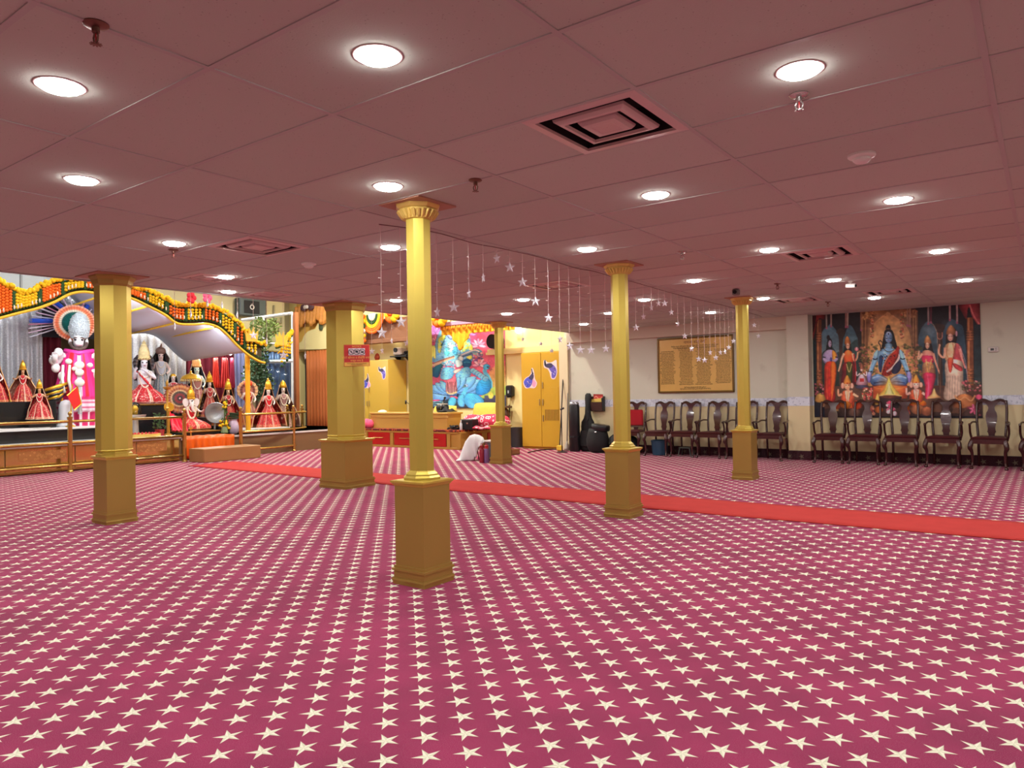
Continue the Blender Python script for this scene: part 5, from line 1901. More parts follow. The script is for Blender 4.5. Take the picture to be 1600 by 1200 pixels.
t = thing('mural', 'bright printed banner of a blue robed figure on a blue lotus with swans', 'mural', ((TLx + BRx) / 2, YA - .03, zb), kind='thing')
ptl, pbr = None, None


def lot(xw, zw):
    d = Vector((xw, YA - .03, zw)) - EYE
    k = d.dot(_f)
    return ((800 + FPX * d.dot(R2) / k - 680) * 16, (600 - FPX * d.dot(U2) / k - 500) * 16)


picture('printed_sheet', P, [lot(TLx, zt), lot(BRx, zt), lot(BRx, zb), lot(TLx, zb)], [(TLx, YA - .03, zt), (BRx, YA - .03, zt), (BRx, YA - .03, zb), (TLx, YA - .03, zb)], 150, 190, mat_paint('lotus print', .5, .3), t, G_LOTUS, .012)

# ---------------------------------------------------------------- tall yellow lockers with peacock decals
M_LOCK = mat('locker yellow', (204, 162, 46), .34, spec=.5, noise=.04, scale=3)
M_LOCKP = mat('locker paler', (206, 172, 70), .34, spec=.5, noise=.04, scale=3)
M_PEA = mat_paint('decal print', .5)


def peacock(parent, cx, y, cz, s, flip=1):
    """flat peacock sticker: drooping violet tail, dark neck, pale border"""
    g = G()
    X = lambda a: cx + a * s
    Z = lambda b: cz + b * s
    def shape(pts, c, dy):
        pts = [(p.x, p.y) for p in bezier([(a, b, 0) for a, b in pts], 4, True)]
        g.use(col=c)
        n = len(pts)
        g.add([(X(a), y - dy, Z(b)) for a, b in pts] + [(X(sum(p[0] for p in pts) / n), y - dy, Z(sum(p[1] for p in pts) / n))], [(i, (i + 1) % n, n) for i in range(n)])
    if flip > 0:      # perched bird, tail fanned low on the left
        shape([(-.6, -.25), (-.42, .06), (-.12, .2), (.04, .4), (.08, .68), (.2, .7), (.3, .4), (.36, .0), (.52, -.3), (.34, -.6), (-.06, -.6), (-.42, -.6)], (236, 216, 214), .0015)
        shape([(-.55, -.22), (-.38, .02), (-.1, .14), (.12, .08), (.14, -.2), (-.05, -.52), (-.35, -.55)], (84, 92, 206), .003)
        shape([(-.14, .1), (.02, .26), (.16, .36), (.26, .24), (.24, .06), (.1, -.08), (-.06, -.02)], (70, 66, 96), .0042)
        shape([(.14, .3), (.1, .5), (.08, .64), (.14, .66), (.18, .48), (.25, .34)], (44, 46, 66), .0046)
        shape([(.18, -.05), (.3, -.1), (.44, -.3), (.3, -.55), (.12, -.4)], (226, 160, 196), .003)
    else:             # bird seen leaning, tail hanging down on the right
        shape([(-.5, .62), (-.34, .62), (-.2, .5), (.12, .5), (.46, .62), (.5, .3), (.52, -.2), (.34, -.58), (.06, -.56), (-.06, -.2), (-.22, .06), (-.5, .2)], (236, 216, 214), .0015)
        shape([(-.06, .34), (.2, .34), (.42, .1), (.46, -.2), (.32, -.5), (.1, -.5), (.06, -.15), (-.1, .1)], (112, 100, 196), .003)
        shape([(-.42, .3), (-.2, .42), (.1, .42), (.2, .24), (-.02, .12), (-.3, .18)], (70, 66, 96), .0042)
        shape([(-.44, .3), (-.46, .56), (-.38, .66), (-.34, .5), (-.3, .34)], (44, 46, 66), .0046)
    for k in range(9):
        a, r = (RNG.uniform(-.42, .05), RNG.uniform(-.45, -.05)) if flip > 0 else (RNG.uniform(.1, .38), RNG.uniform(-.42, .1))
        shape([(a - .04, r), (a, r + .05), (a + .04, r), (a, r - .05)], (56, 70, 180) if k % 2 else (190, 180, 232), .005)
    return g.o('peacock_decal', M_PEA, parent, world=True)


def locker(x0, x1, y0, y1, h, label, mt, louvre):
    t = thing('locker', label, 'locker', ((x0 + x1) / 2, (y0 + y1) / 2, 0), kind='thing')
    g = G()
    g.bx(x0, x1, y0 + .025, y1, .03, h, .006)
    g.bx(x0 + .02, x1 - .02, y0 + .05, y1, 0, .04)
    g.o('body', mt, t, world=True)
    xm = (x0 + x1) / 2
    for k, (a, b) in enumerate(((x0 + .006, xm - .004), (xm + .004, x1 - .006))):
        g = G()
        g.rbox(((a + b) / 2, y0 + .012, (h + .04) / 2), (b - a, .022, h - .06), 0, .005)
        if louvre and k == 1:
            g.rbox(((a + b) / 2, y0 + .0, 1.13), (b - a - .16, .008, .5), 0, .003)
        d = g.o('door', mt, t, world=True)
        g = G()
        hx = xm - .045 if k == 0 else xm + .045
        for zz in ((.98, 1.12),) if k == 0 else ((.62, .76), (.98, 1.12), (1.36, 1.5)):
            g.rbox((hx, y0 - .008, sum(zz) / 2), (.026, .022, zz[1] - zz[0]), 0, .004)
        g.o('handle', mat('locker handle', (190, 170, 110), .3, metal=.5), d, world=True)
        if louvre and k == 1:
            for i in range(10):
                g = G()
                xx = a + .1 + i * (b - a - .19) / 9
                g.bx(xx - .008, xx + .008, y0 - .003, y0 + .002, .64, .98)
                g.o('louvre', mat('louvre slot', (120, 84, 20), .6), d, world=True)
    return t


lx0, lx1 = ony(814.5, 600, 13.5).x, ony(877.5, 600, 13.5).x
lk = locker(lx0, lx1, 13.5, 14.05, 2.17, 'tall yellow two door steel locker with louvres at the far corner', M_LOCK, True)
for cx, cy, s, fl in ((829, 592, .30, 1), (860, 578, .30, -1)):
    p = ony(cx, cy, 13.5)
    peacock(lk, p.x, 13.5, p.z, s * 1.15, fl)
kx0, kx1 = ony(545, 600, 13.6).x, ony(607, 600, 13.6).x
lk = locker(kx0, kx1, 13.6, YA - .03, 2.22, 'dull yellow two door locker behind the left end of the stage', M_LOCKP, False)
for cx, cy, s, fl in ((573, 596, .30, 1), (597, 583, .28, -1)):
    p = ony(cx, cy, 13.6)
    peacock(lk, p.x, 13.6, p.z, s, fl)

# ---------------------------------------------------------------- red notice sign on the broad column
c = Vector((-7.92, 6.83, 0))
nrm = Vector((.7071, -.7071, 0))                         # face of the octagon towards the viewer's right
fc = c + nrm * .253
tx = Vector((.7071, .7071, 0))


def onplane(px, py, off=.0):
    d = ray(px, py)
    o = fc + nrm * off
    return EYE + d * ((o - EYE).dot(nrm) / d.dot(nrm))


a, b = onplane(537, 537), onplane(578, 573)
u0, u1 = (a - fc).dot(tx), (b - fc).dot(tx)
z1, z0 = (onplane(537, 537).z + onplane(577, 540).z) / 2, (onplane(538, 571).z + onplane(578, 574).z) / 2
W_, H_ = u1 - u0, z1 - z0
o0 = fc + tx * ((u0 + u1) / 2)
t = thing('notice_sign', 'red notice sign with three prohibition pictograms fixed to the broadest column', 'sign', (o0.x, o0.y, (z0 + z1) / 2), kind='thing')


def SM(u, v, d=.0):
    """sign plane: u along, v up from its centre"""
    p = o0 + tx * u + nrm * (.012 + d)
    M = Matrix.Identity(4)
    for i, ax in enumerate((tx, Vector((0, 0, 1)), nrm)):
        for j in range(3):
            M[j][i] = ax[j]
    M.translation = Vector((p.x, p.y, (z0 + z1) / 2 + v))
    return M


def plate(name, u, v, w, h, d, mt, th=.004):
    g = G()
    g.box((0, 0, 0), (w, h, th))
    g.move(SM(u, v, d))
    return g.o(name, mt, t, world=True)


plate('board', 0, 0, W_, H_, -.006, mat('sign rim', (206, 110, 60), .4), .012)
plate('red_panel', 0, H_ * .0, W_ * .95, H_ * .94, .001, mat('sign red', (196, 46, 44), .4), .003)
plate('white_panel', 0, H_ * .17, W_ * .64, H_ * .32, .003, mat('sign white', (236, 226, 232), .4), .003)
plate('yellow_strip', 0, -H_ * .40, W_ * .94, H_ * .17, .003, mat('sign yellow', (236, 190, 84), .4), .003)
M_SY, M_SK = mat('sign lettering', (250, 190, 96), .4), mat('sign black', (40, 40, 50), .4)
M_SBr = mat('sign brown', (120, 60, 30), .5)
text_mesh('NOTICE', H_ * .115, 'lettering', M_SY, t, SM(0, H_ * .405, .004))
text_mesh('फोटो खींचना व वीडियो बनाना', H_ * .125, 'lettering', M_SY, t, SM(0, -H_ * .105, .004))
text_mesh('सख्त मना है', H_ * .125, 'lettering', M_SY, t, SM(0, -H_ * .245, .004))
text_mesh('PHOTOGRAPHY AND VIDEOGRAPHY', H_ * .052, 'lettering', M_SBr, t, SM(0, -H_ * .365, .006))
text_mesh('STRICTLY PROHIBITED', H_ * .052, 'lettering', M_SBr, t, SM(0, -H_ * .43, .006))
for k in range(3):
    g = G()
    u = (-.21 + .21 * k) * W_
    r = H_ * .125
    ring = [(r * math.cos(q), r * math.sin(q), 0) for q in np.linspace(0, 2 * PI, 25)]
    g.tube(ring, r * .09, 5)
    g.tube([(-r * .7, r * .7, 0), (r * .7, -r * .7, 0)], r * .09, 5)
    if k == 0:
        g.box((0, .0, 0), (r * .35, r * .8, .002), .5)
    elif k == 1:
        g.box((0, 0, 0), (r * .95, r * .65, .002))
        g.box((0, r * .4, 0), (r * .4, r * .2, .002))
    else:
        g.add([(-r * .5, -r * .35, .001), (r * .5, -r * .35, .001), (r * .5, r * .35, .001)], [(0, 1, 2)])
        g.box((-r * .1, -r * .2, 0), (r * .7, r * .35, .002))
    g.move(SM(u, H_ * .17, .0055))
    g.o('pictogram', M_SK, t, world=True)

# ---------------------------------------------------------------- bag, towel and bottle at the foot of the far column
t = thing('storage_crate', 'grey crate standing against the left side of the far slim column', 'crate', (*onz(771, 719, 0).xy, 0), kind='thing')
M_CR = mat('crate grey', (84, 88, 96), .6)
cr = ony(773, 725, 10.22)
G().rbox((-.02, .02, .17), (.24, .26, .34), 0, .02).o('body', M_CR, t)
G().rbox((-.02, .02, .36), (.26, .28, .04), 0, .012).o('lid', mat('crate lid', (206, 200, 196), .6), t)
# white towel draped over a small rack
p = onz(738, 722, 0)
t = thing('laundry_stand', 'small dark red frame under the white towel', 'stand', (*onz(738, 719, 0).xy, 0), kind='thing')
M_DR = mat('dark red plastic', (110, 28, 40), .4)
for sx in (-1, 1):
    G().tube([(.03 + sx * .08, -.07, 0), (.03 + sx * .06, 0, .36), (.03 + sx * .08, .07, 0)], .012, 8).o('leg', M_DR, t)
G().tube([(-.04, 0, .37), (.10, 0, .37)], .014, 8).o('rail', M_DR, t)
t = thing('towel', 'white towel draped in a hump beside the far slim column', 'towel', (*onz(738, 719, 0).xy, 0), kind='thing')
g = G()
TOPL = [(-.30, .0), (-.25, .03), (-.2, .16), (-.13, .34), (-.04, .455), (.05, .485), (.14, .465), (.21, .42), (.235, .36)]
BOTL = [(-.30, .0), (-.2, .0), (-.08, .0), (.03, .005), (.075, .05), (.09, .14), (.12, .24), (.18, .29), (.235, .34)]


def tow(u, v):
    k = u * 8
    i = min(7, int(k))
    f = k - i
    tx, tz = [TOPL[i][q] * (1 - f) + TOPL[i + 1][q] * f for q in (0, 1)]
    bx_, bz_ = [BOTL[i][q] * (1 - f) + BOTL[i + 1][q] * f for q in (0, 1)]
    w = abs(v * 2 - 1)
    sgn = -1 if v < .5 else 1
    d = w ** 1.6
    return (tx * (1 - d) + bx_ * d, sgn * (.13 * math.sin(min(1, w * 1.15) * PI / 2) + .02 * math.sin(u * 24) * w), tz * (1 - d) + bz_ * d + .006)


g.grid(tow, 48, 28)
tw = g.o('cloth', mat('towel white', (226, 230, 232), .9, bump=.3, bscale=120), t, True, solid=.01)
t.rotation_euler = (0, 0, -YAW)
for k, (px, c, cap, lab) in enumerate(((753, (150, 40, 60), (140, 30, 40), 'dark red thermos flask beside the white towel'), (760.5, (130, 96, 150), (176, 40, 54), 'violet bottle with a red lid nearest the grey crate'))):
    q = onz(px, 723, 0)
    f = q / q.length
    t = thing('drink_bottle', lab, 'bottle', (q.x, q.y, 0), kind='thing')
    G().lathe([(.042, 0), (.046, .01), (.046, .23), (.034, .26)], n=18).o('body', mat('bottle %d' % k, c, .25), t, 40)
    G().lathe([(.036, .26), (.036, .315), (.024, .325), (.002, .326)], n=18).o('lid', mat('lid %d' % k, cap, .35), t, 40)
    G().tube([(-.02, 0, .32), (-.015, 0, .35), (.015, 0, .35), (.02, 0, .32)], .006, 6).o('handle', mat('lid %d' % k, cap, .35), t)

# ---------------------------------------------------------------- alcove wall things
p = ony(799.5, 611, YA)
t = thing('hand_dispenser', 'black wall dispenser left of the tall yellow locker', 'dispenser', (p.x, YA, p.z), kind='thing')
G().rbox((0, -.07, 0), (.21, .14, .28), 0, .03).o('body', M_BLKP, t, 40)
G().rbox((.0, -.142, -.02), (.04, .006, .07), 0, .002).o('window', mat('pale window', (170, 180, 190), .3), t)
G().rbox((0, -.09, -.15), (.12, .08, .03), 0, .008).o('nozzle', M_BLKP, t)
t = thing('pull_cord', 'hanging cord with dark beads below the black dispenser', 'cord', (p.x - .06, YA - .02, p.z - .7), kind='thing')
g = G()
g.tube([(0, 0, 0), (.01, 0, .25), (0, 0, .55)], .006, 6)
g.o('cord', mat('cord pale', (210, 200, 180), .6), t)
g = G()
for k in range(7):
    g.sphere((.006, -.012, .10 + .04 * k), (.022, .02, .024), 8, 6)
g.o('beads', M_BLKP, t, True)
p = ony(797, 655, YA)
t = thing('carved_figure', 'dark wooden carving standing in the corner left of the tall locker', 'carving', (p.x, YA - .16, 0), kind='thing')
M_CARV = mat('carving wood', (86, 56, 40), .5, noise=.4, scale=9)
g = G()
g.lathe([(.12, 0), (.13, .05), (.1, .1), (.09, .3), (.11, .45), (.08, .58), (.09, .68), (.1, .76), (.07, .86), (.02, .9)], n=18, sy=.8)
g.o('body', M_CARV, t, True)
G().rbox((0, 0, .93), (.24, .2, .05), 0, .01).o('top', M_CARV, t)
p = ony(806, 690, 13.7)
t = thing('waste_bin', 'dark grey bin beside the left foot of the tall locker', 'bin', (p.x, 13.75, 0), kind='thing')
G().lathe([(.13, 0), (.14, .01), (.17, .44), (.175, .46), (.16, .46), (.13, .03)], n=22, cap=False).o('body', mat('bin grey', (66, 70, 76), .5), t, 40)
p = onz(812, 710, 0)
t = thing('wooden_tray', 'low brown wooden tray on the carpet before the tall locker', 'tray', (-9.2, 12.2, 0), .1, kind='thing')
p = onz(813, 706, 0)
t.location = (p.x + .05, 12.0, 0)
t.matrix_basis = Matrix.Translation(t.location) @ Matrix.Rotation(.1, 4, 'Z')
M_TRAY = mat('tray wood', (150, 100, 60), .6, noise=.15, scale=12)
g = G()
g.bx(-.3, .3, -.16, .16, 0, .02)
for a, b, c, d in ((-.3, .3, -.16, -.14), (-.3, .3, .14, .16), (-.3, -.28, -.16, .16), (.28, .3, -.16, .16)):
    g.bx(a, b, c, d, 0, .11)
g.o('tray', M_TRAY, t)
t2 = thing('cloth_heap', 'orange cloth lying in the low wooden tray', 'cloth', t.location + Vector((-.12, 0, .02)), .1, kind='thing')
g = G()
g.grid(lambda u, v: (-.13 + .26 * u, -.11 + .22 * v, .02 + .12 * math.sin(u * PI) * math.sin(v * PI) * (1 + .3 * math.sin(u * 13 + v * 9))), 14, 10)
g.o('cloth', mat('orange cloth', (240, 106, 40), .8), t2, True, solid=.01)
p = onz(850, 705, 0)
t = thing('floor_cable', 'black cable lying along the carpet before the tall locker', 'cable', (p.x, p.y, 0), kind='thing')
g = G()
g.tube(bezier([onz(825, 707, .012) - p, onz(845, 703, .012) - p, onz(870, 702, .012) - p, onz(882, 705, .012) - p], 6), .012, 6)
g.o('cable', M_BLKP, t, True)

# wall speaker, projector on its shelf, small bulbs
p = ony(777, 534, 14.1)
t = thing('wall_speaker', 'round black loudspeaker half hidden behind the far slim column', 'speaker', (p.x, 14.1, p.z), kind='thing')
g = G()
g.lathe([(.18, -.05), (.19, .0), (.17, .1), (.12, .2)], n=30, sy=1.1)
g.move(Matrix.Rotation(PI / 2, 4, 'X'))
g.o('cabinet', M_BLKP, t, 40)
g = G()
g.lathe([(.16, -.062), (.16, -.05)], n=30, sy=1.1)
g.move(Matrix.Rotation(-PI / 2, 4, 'X'))
g.move(Matrix.Translation((0, -.17, 0)))
g.o('grille', M_DARK, t, 40)
g = G()
g.bx(-.04, .04, .02, .2, -.03, .03)
g.o('bracket', M_BLKP, t)
p = ony(625, 550, YA - .2)
t = thing('wall_shelf', 'small wall shelf holding the white projector left of the nearest column', 'shelf', (p.x + .05, YA, ony(625, 557, YA - .2).z), kind='thing')
G().rbox((0, -.17, 0), (.62, .34, .03), 0, .006).o('board', M_BLKP, t)
G().prism([(0, -.2), (0, -.015), (-.28, -.015)], 'x', -.2, -.17).o('bracket', M_BLKP, t)
G().prism([(0, -.2), (0, -.015), (-.28, -.015)], 'x', .17, .2).o('bracket', M_BLKP, t)
sh = t.location
t = thing('projector', 'white projector with a big dark lens on the wall shelf', 'projector', (sh.x - .08, YA - .17, sh.z + .015), kind='thing')
G().rbox((0, 0, .12), (.32, .26, .22), 0, .03).o('body', M_WHITE, t, 40)
G().tube([(-.03, -.12, .16), (-.03, -.16, .16)], .062, 16).o('lens', M_BLKP, t)
t = thing('desk_camera', 'small black camera beside the white projector', 'camera', (sh.x + .2, YA - .17, sh.z + .015), kind='thing')
G().rbox((0, 0, .07), (.12, .12, .12), 0, .02).o('body', M_BLKP, t)
G().tube([(0, -.06, .08), (0, -.1, .08)], .04, 12).o('lens', M_DARK, t)
t = thing('cloth_flower', 'small red orange hanging ornament beside the notice sign', 'ornament', ony(589.5, 558, YA - .05), kind='thing')
G().lathe([(.03, -.12), (.09, -.06), (.11, .0), (.07, .08), (.02, .11)], n=14, sy=.4).o('ornament', mat('rust red', (176, 70, 40), .7), t, True)
for k, (px, py, lab) in enumerate(((591, 529, 'left of the two bright bare bulbs on the cream wall beside the notice sign'), (619, 529, 'right of the two bright bare bulbs on the cream wall beside the notice sign'), (811, 515, 'bright lamp at the alcove ceiling right of the yellow fringe'))):
    p = ony(px, py, YA - .1)
    t = thing('wall_lamp', lab, 'lamp', (p.x, YA, p.z), kind='thing')
    G().tube([(0, 0, 0), (0, -.08, 0)], .03, 12).o('holder', M_WHITE, t)
    g = G()
    g.sphere((0, -.12, -.01), .055 if k < 2 else .09, 14, 10)
    g.o('bulb', mat_glow('warm bulb', (255, 246, 214), 9), t, True)

# ---------------------------------------------------------------- beam with marigold toran, yellow fringe pelmet
M_BEAM = mat('brown beam', (134, 88, 58), .6, noise=.15, scale=8)
g = G()
g.bx(kx0 - .6, ony(640, 500, 13.6).x + .6, 13.55, 13.75, 2.66, 3.3)
g.bx(kx0 - .6, ony(640, 500, 13.6).x + .6, 13.5, 13.56, 2.66, 2.76, .008)
struct(g.o('trim_5', M_BEAM), 'dark brown beam across the alcove behind the marigold decoration', 'trim')
M_ORA, M_MYEL, M_MGRN, M_MWHT = [mat(n, c, .8, noise=.25, scale=40) for n, c in (('marigold orange', (244, 112, 16)), ('marigold yellow', (246, 196, 18)), ('leaf green', (34, 76, 30)), ('petal white', (232, 230, 214)))]
p = ony(582, 492, 13.46)
t = thing('marigold_toran', 'fan shaped hanging of marigolds in white, green, yellow and orange bands', 'garland', (p.x, 13.48, p.z), kind='thing')
for r0, r1, mt, n, nm in ((.0, .12, M_MWHT, 14, 'white_petals'), (.12, .2, M_MGRN, 22, 'green_band'), (.2, .29, M_MYEL, 30, 'yellow_band'), (.29, .40, M_ORA, 36, 'orange_band')):
    g = G()
    for i in range(n):
        a = PI + PI * (i + .5) / n
        for q in range(2 if r1 - r0 > .05 else 1):
            rr_ = r0 + (r1 - r0) * (.3 + .5 * q)
            g.sphere((rr_ * math.cos(a) * 1.05, -.02 - .01 * q, rr_ * math.sin(a) * 1.25), ((r1 - r0) * .42, .03, (r1 - r0) * .42), 7, 5)
    g.o(nm, mt, t, True)
t = thing('marigold_string', 'short string of mixed marigolds hanging left of the fan shaped toran', 'garland', ony(568, 492, 13.46), kind='thing')
for k, (mt, nm) in enumerate(((M_ORA, 'orange_flower'), (M_MYEL, 'yellow_flower'), (M_MGRN, 'leaf_ball'), (M_MWHT, 'white_flower'), (M_MYEL, 'yellow_flower'), (M_ORA, 'orange_flower'))):
    g = G()
    for i in range(6):
        g.sphere((.05 * math.cos(i), .03 * math.sin(i) - .04, -.05 - .13 * k), .06, 8, 6)
    g.o(nm, mt, t, True)
for k, px in enumerate((612, 686)):
    t = thing('marigold_cluster', 'orange marigold cluster on the brown beam left of the nearest column' if k == 0 else 'orange marigold cluster just right of the nearest column above the mural', 'garland', ony(px, 500 if k else 494, 13.46), kind='thing')
    for i in range(7):
        g = G()
        g.sphere((.22 * math.cos(i * .9) * .7, .02 * math.sin(i * 2), .10 * math.sin(i * .9)), .1, 9, 6)
        g.o('flower', M_ORA if i % 3 else M_MYEL, t, True)
# pelmet
px0, px1 = ony(690, 510, 13.6).x, ony(803, 510, 13.6).x
t = thing('fringe_pelmet', 'golden yellow fringed cloth pelmet hung above the blue lotus mural', 'pelmet', ((px0 + px1) / 2, 13.6, 2.7), kind='thing')
M_FR = mat('gold fringe', (244, 186, 30), .7, noise=.12, scale=20)
g = G()
def pel(u, v):
    x = px0 + (px1 - px0) * u
    dip = .42 * max(0, 1 - abs(u - .27) / .16) ** 1.2
    h = .26 + dip
    return (x, 13.6 - .035 * math.sin(u * 80) * (.3 + .7 * v), 2.98 - v * h + .02 * abs(math.sin(u * 40)) * (v > .95))
g.grid(pel, 160, 8)
g.o('cloth', M_FR, t, True, world=True, solid=.01)
g = G()
for i in range(26):
    u = (i + .5) / 26
    x = px0 + (px1 - px0) * u
    g.sphere((x, 13.54, 2.9), (.034, .02, .05), 8, 6)
g.o('scallop_trim', mat('amber trim', (226, 140, 20), .6), t, True, world=True)
g = G()
g.bx(px0 - .2, px1, 13.56, 13.66, 2.96, 3.06, .01)
g.o('rod', mat('mauve trim', (190, 150, 176), .6), t, world=True)
for x in (px0 + .3, px1 - .3):
    g = G()
    g.tube([(x, 13.61, 3.0), (x, 13.61, ZU)], .012, 6)
    g.o('hanger', M_BRS, t, world=True)
# unseen lamps added to brighten the alcove
for x, y in ((-16.0, 12.4), (-12.6, 12.2), (-9.6, 12.4)):
    t = thing('ceiling_light', 'added unseen round lamp in the high ceiling of the stage alcove', 'light', (x, y, ZU), 0, 'added lamps in the high ceiling of the alcove', kind='thing')
    G().lathe([(.16, .002), (.18, -.03), (.15, -.035)], n=24, cap=False).o('trim_ring', M_TRIMW, t, True)
    G().lathe([(.002, -.03), (.15, -.03), (.15, -.005)], n=24).o('lens', M_LENS, t, 40)
    light('alcove_fill_beam', (x, y, ZU - .045), P_ALCOVE, .28, (1, .95, .80))
# ---------------------------------------------------------------- shrine: platform tiers
M_GRAN = mat('black granite', (26, 28, 30), .16, spec=.6, noise=.5, scale=60)
M_MARB = mat('white marble', (214, 214, 212), .3, noise=.08, scale=6)
M_BRASSP = mat('polished brass panel', (214, 188, 116), .13, metal=.9, noise=.08, scale=2)
RX, FX = -13.95, -14.2
SY_A, SY_B = 1.5, 12.9
g = G()
g.bx(-19.2, FX, SY_A, SY_B, 0, .46)
sp = g.o('trim_8', mat('plinth core', (120, 92, 60), .6))
struct(sp, 'low wide platform the shrine statues stand on', 'platform')
g = G()
g.bx(-19.2, FX + .04, SY_A, 7.9, .46, .50, .01)
g.bx(-19.2, FX + .02, 7.9, SY_B, .42, .46)
struct(g.o('floor_shrine', M_MARB))
t = thing('brass_fascia', 'polished brass panels covering the front of the shrine platform', 'panel', (FX, 5, 0), kind='thing')
ys = [1.5, 2.6, 3.7, 4.8, 5.9, 7.0, 7.86]
for a, b in zip(ys, ys[1:]):
    g = G()
    g.bx(FX, FX + .015, a + .006, b - .006, .06, .44, .004)
    g.o('panel', M_BRASSP, t, world=True)
g = G()
g.bx(FX, FX + .03, 1.5, 7.86, .02, .06, .006)
g.bx(FX, FX + .03, 1.5, 7.86, .44, .46, .004)
g.o('edging', M_BRS, t, world=True)
M_ORM = pattern_mat('orange mosaic', (176, 116, 62), (206, 146, 80), 22)
for a, b in ((5.0, 5.75), (7.0, 7.6)):
    g = G()
    g.bx(FX + .013, FX + .02, a, b, .24, .4)
    g.o('mosaic_inlay', M_ORM, t, world=True)
t = thing('granite_step', 'black granite step with white marble edge behind the brass rail', 'step', (-15.15, 4.5, .5), kind='thing')
g = G()
g.bx(-19.0, -15.15, 2.0, 7.1, .50, .72)
g.o('riser', M_GRAN, t, world=True)
g = G()
g.bx(-19.0, -15.1, 2.0, 7.12, .72, .755, .008)
g.o('marble_edge', M_MARB, t, world=True)


def plinth(name, label, px0, px1, ytop, X0, X1, zb, mt=M_GRAN, edge=None):
    a, b = onx(px0, ytop, X0), onx(px1, ytop, X0)
    zt = (a.z + b.z) / 2
    t = thing(name, label, 'plinth', ((X0 + X1) / 2, (a.y + b.y) / 2, zb), kind='thing')
    g = G()
    g.bx(X1, X0, a.y, b.y, zb, zt - (.03 if edge else 0), .006)
    g.o('block', mt, t, world=True)
    if edge:
        g = G()
        g.bx(X1 - .01, X0 + .02, a.y - .02, b.y + .02, zt - .03, zt, .006)
        g.o('top_slab', edge, t, world=True)
    return zt


Z_L = plinth('granite_plinth', 'black granite plinth under the small red dressed goddess at far left', -60, 88, 628, -15.5, -16.7, .755)
Z_R = plinth('granite_plinth', 'black granite plinth with brass edge under the seated pair', 196, 270, 631, -15.78, -17.0, .50, M_GRAN, M_BRS)
Z_G = plinth('granite_plinth', 'low black granite plinth with brass edge under the elephant headed statue', 286, 344, 673, -14.75, -16.1, .46, M_GRAN, M_BRS)
Z_S = plinth('marble_plinth', 'grey white marble plinth under the robed statues at the right', 376, 452, 669, -15.0, -17.0, .46, mat('grey marble', (150, 150, 150), .3), M_MARB)
Z_M = plinth('granite_plinth', 'dark rear plinth under the statues behind the elephant headed one', 280, 341, 652, -16.15, -17.28, .46)

# ---------------------------------------------------------------- brass railing
t = thing('brass_railing', 'brass railing with three bars along the front of the shrine, left section', 'railing', (RX, 6, 0), kind='thing')


def rail_post(parent, x, y, h=.98):
    g = G()
    g.lathe([(.055, 0), (.055, .015), (.04, .03), (.038, .05), (.038, h - .04), (.045, h - .03), (.045, h)], n=16)
    g.lathe([(.02, h), (.018, h + .02), (.034, h + .045), (.03, h + .075), (.01, h + .095)], n=14)
    g.move(Matrix.Translation((x, y, 0)))
    return g.o('post', M_BRS, parent, 40, world=True)


def rail_bar(parent, pts, z, r=.026):
    g = G()
    g.tube([(x, y, z) for x, y in pts], r, 10)
    return g.o('bar', M_BRS, parent, True, world=True)


P1, P2 = (RX, 5.72), (RX, 7.84)
for y in (2.6, 4.1):
    rail_post(t, RX, y)
for p in (P1, P2):
    rail_post(t, *p)
for z in (.90, .52, .13):
    rail_bar(t, [(RX, 2.0), P2], z)
t = thing('brass_railing', 'curving brass railing section right of the gap, before the robed statues', 'railing', (RX, 10, 0), kind='thing')
p3 = onx(376, 650, -14.05)
P3 = (-14.05, p3.y)
P4 = (-14.2, onx(458.5, 650, -14.2).y)
P5 = (-15.0, onx(472, 650, -15.0).y)
P6 = (-15.7, onx(449, 650, -15.7).y)
for p in (P3, P4, P5, P6):
    rail_post(t, *p, .98)
mid = ((P4[0] + P5[0]) / 2 + .12, (P4[1] + P5[1]) / 2 + .12)
curve = [P3, ((P3[0] + P4[0]) / 2 + .05, (P3[1] + P4[1]) / 2), P4, mid, P5]
cv = [(v.x, v.y) for v in bezier([(a, b, 0) for a, b in curve], 5)]
for z in (.90, .52, .13):
    rail_bar(t, cv, z)

# step box and orange draped opening
a, b = onz(312, 722, 0), onz(388, 717, 0)
t = thing('step_box', 'plain brown box step on the carpet before the gap in the brass rail', 'step', (-13.6, (P2[1] + P3[1]) / 2, 0), kind='thing')
G().rbox((0, .02, .135), (.55, 1.28, .27), 0, .012).o('box', mat('step brown', (158, 116, 68), .5, noise=.08, scale=6), t)
t = thing('orange_drape', 'shiny orange cloth draped over the platform edge behind the brown step', 'cloth', (FX + .06, 8.6, .2), kind='thing')
g = G()
g.grid(lambda u, v: (FX + .03 + .03 * math.sin(u * 50) * (1 - v), P2[1] + .08 + u * (P3[1] - P2[1] - .16), .04 + v * .44), 80, 6)
g.grid(lambda u, v: (FX + .03 - .4 * v, P2[1] + .08 + u * (P3[1] - P2[1] - .16), .48 + .005 * math.sin(u * 30)), 40, 4)
g.o('cloth', mat('orange satin', (240, 104, 22), .35), t, True, world=True, solid=.008)
t = thing('oil_lamp', 'small gold oil lamp standing beside the elephant headed statue plinth', 'lamp', onx(298.5, 693, -14.4), kind='thing')
t.location.z = .46
G().lathe([(.06, 0), (.055, .012), (.015, .03), (.012, .1), (.03, .115), (.012, .13), (.01, .17), (.04, .185), (.044, .2), (.012, .205), (.006, .25), (.001, .27)], n=14).o('lamp', mat('lamp gold', (226, 186, 96), .25, metal=.8), t, 40)

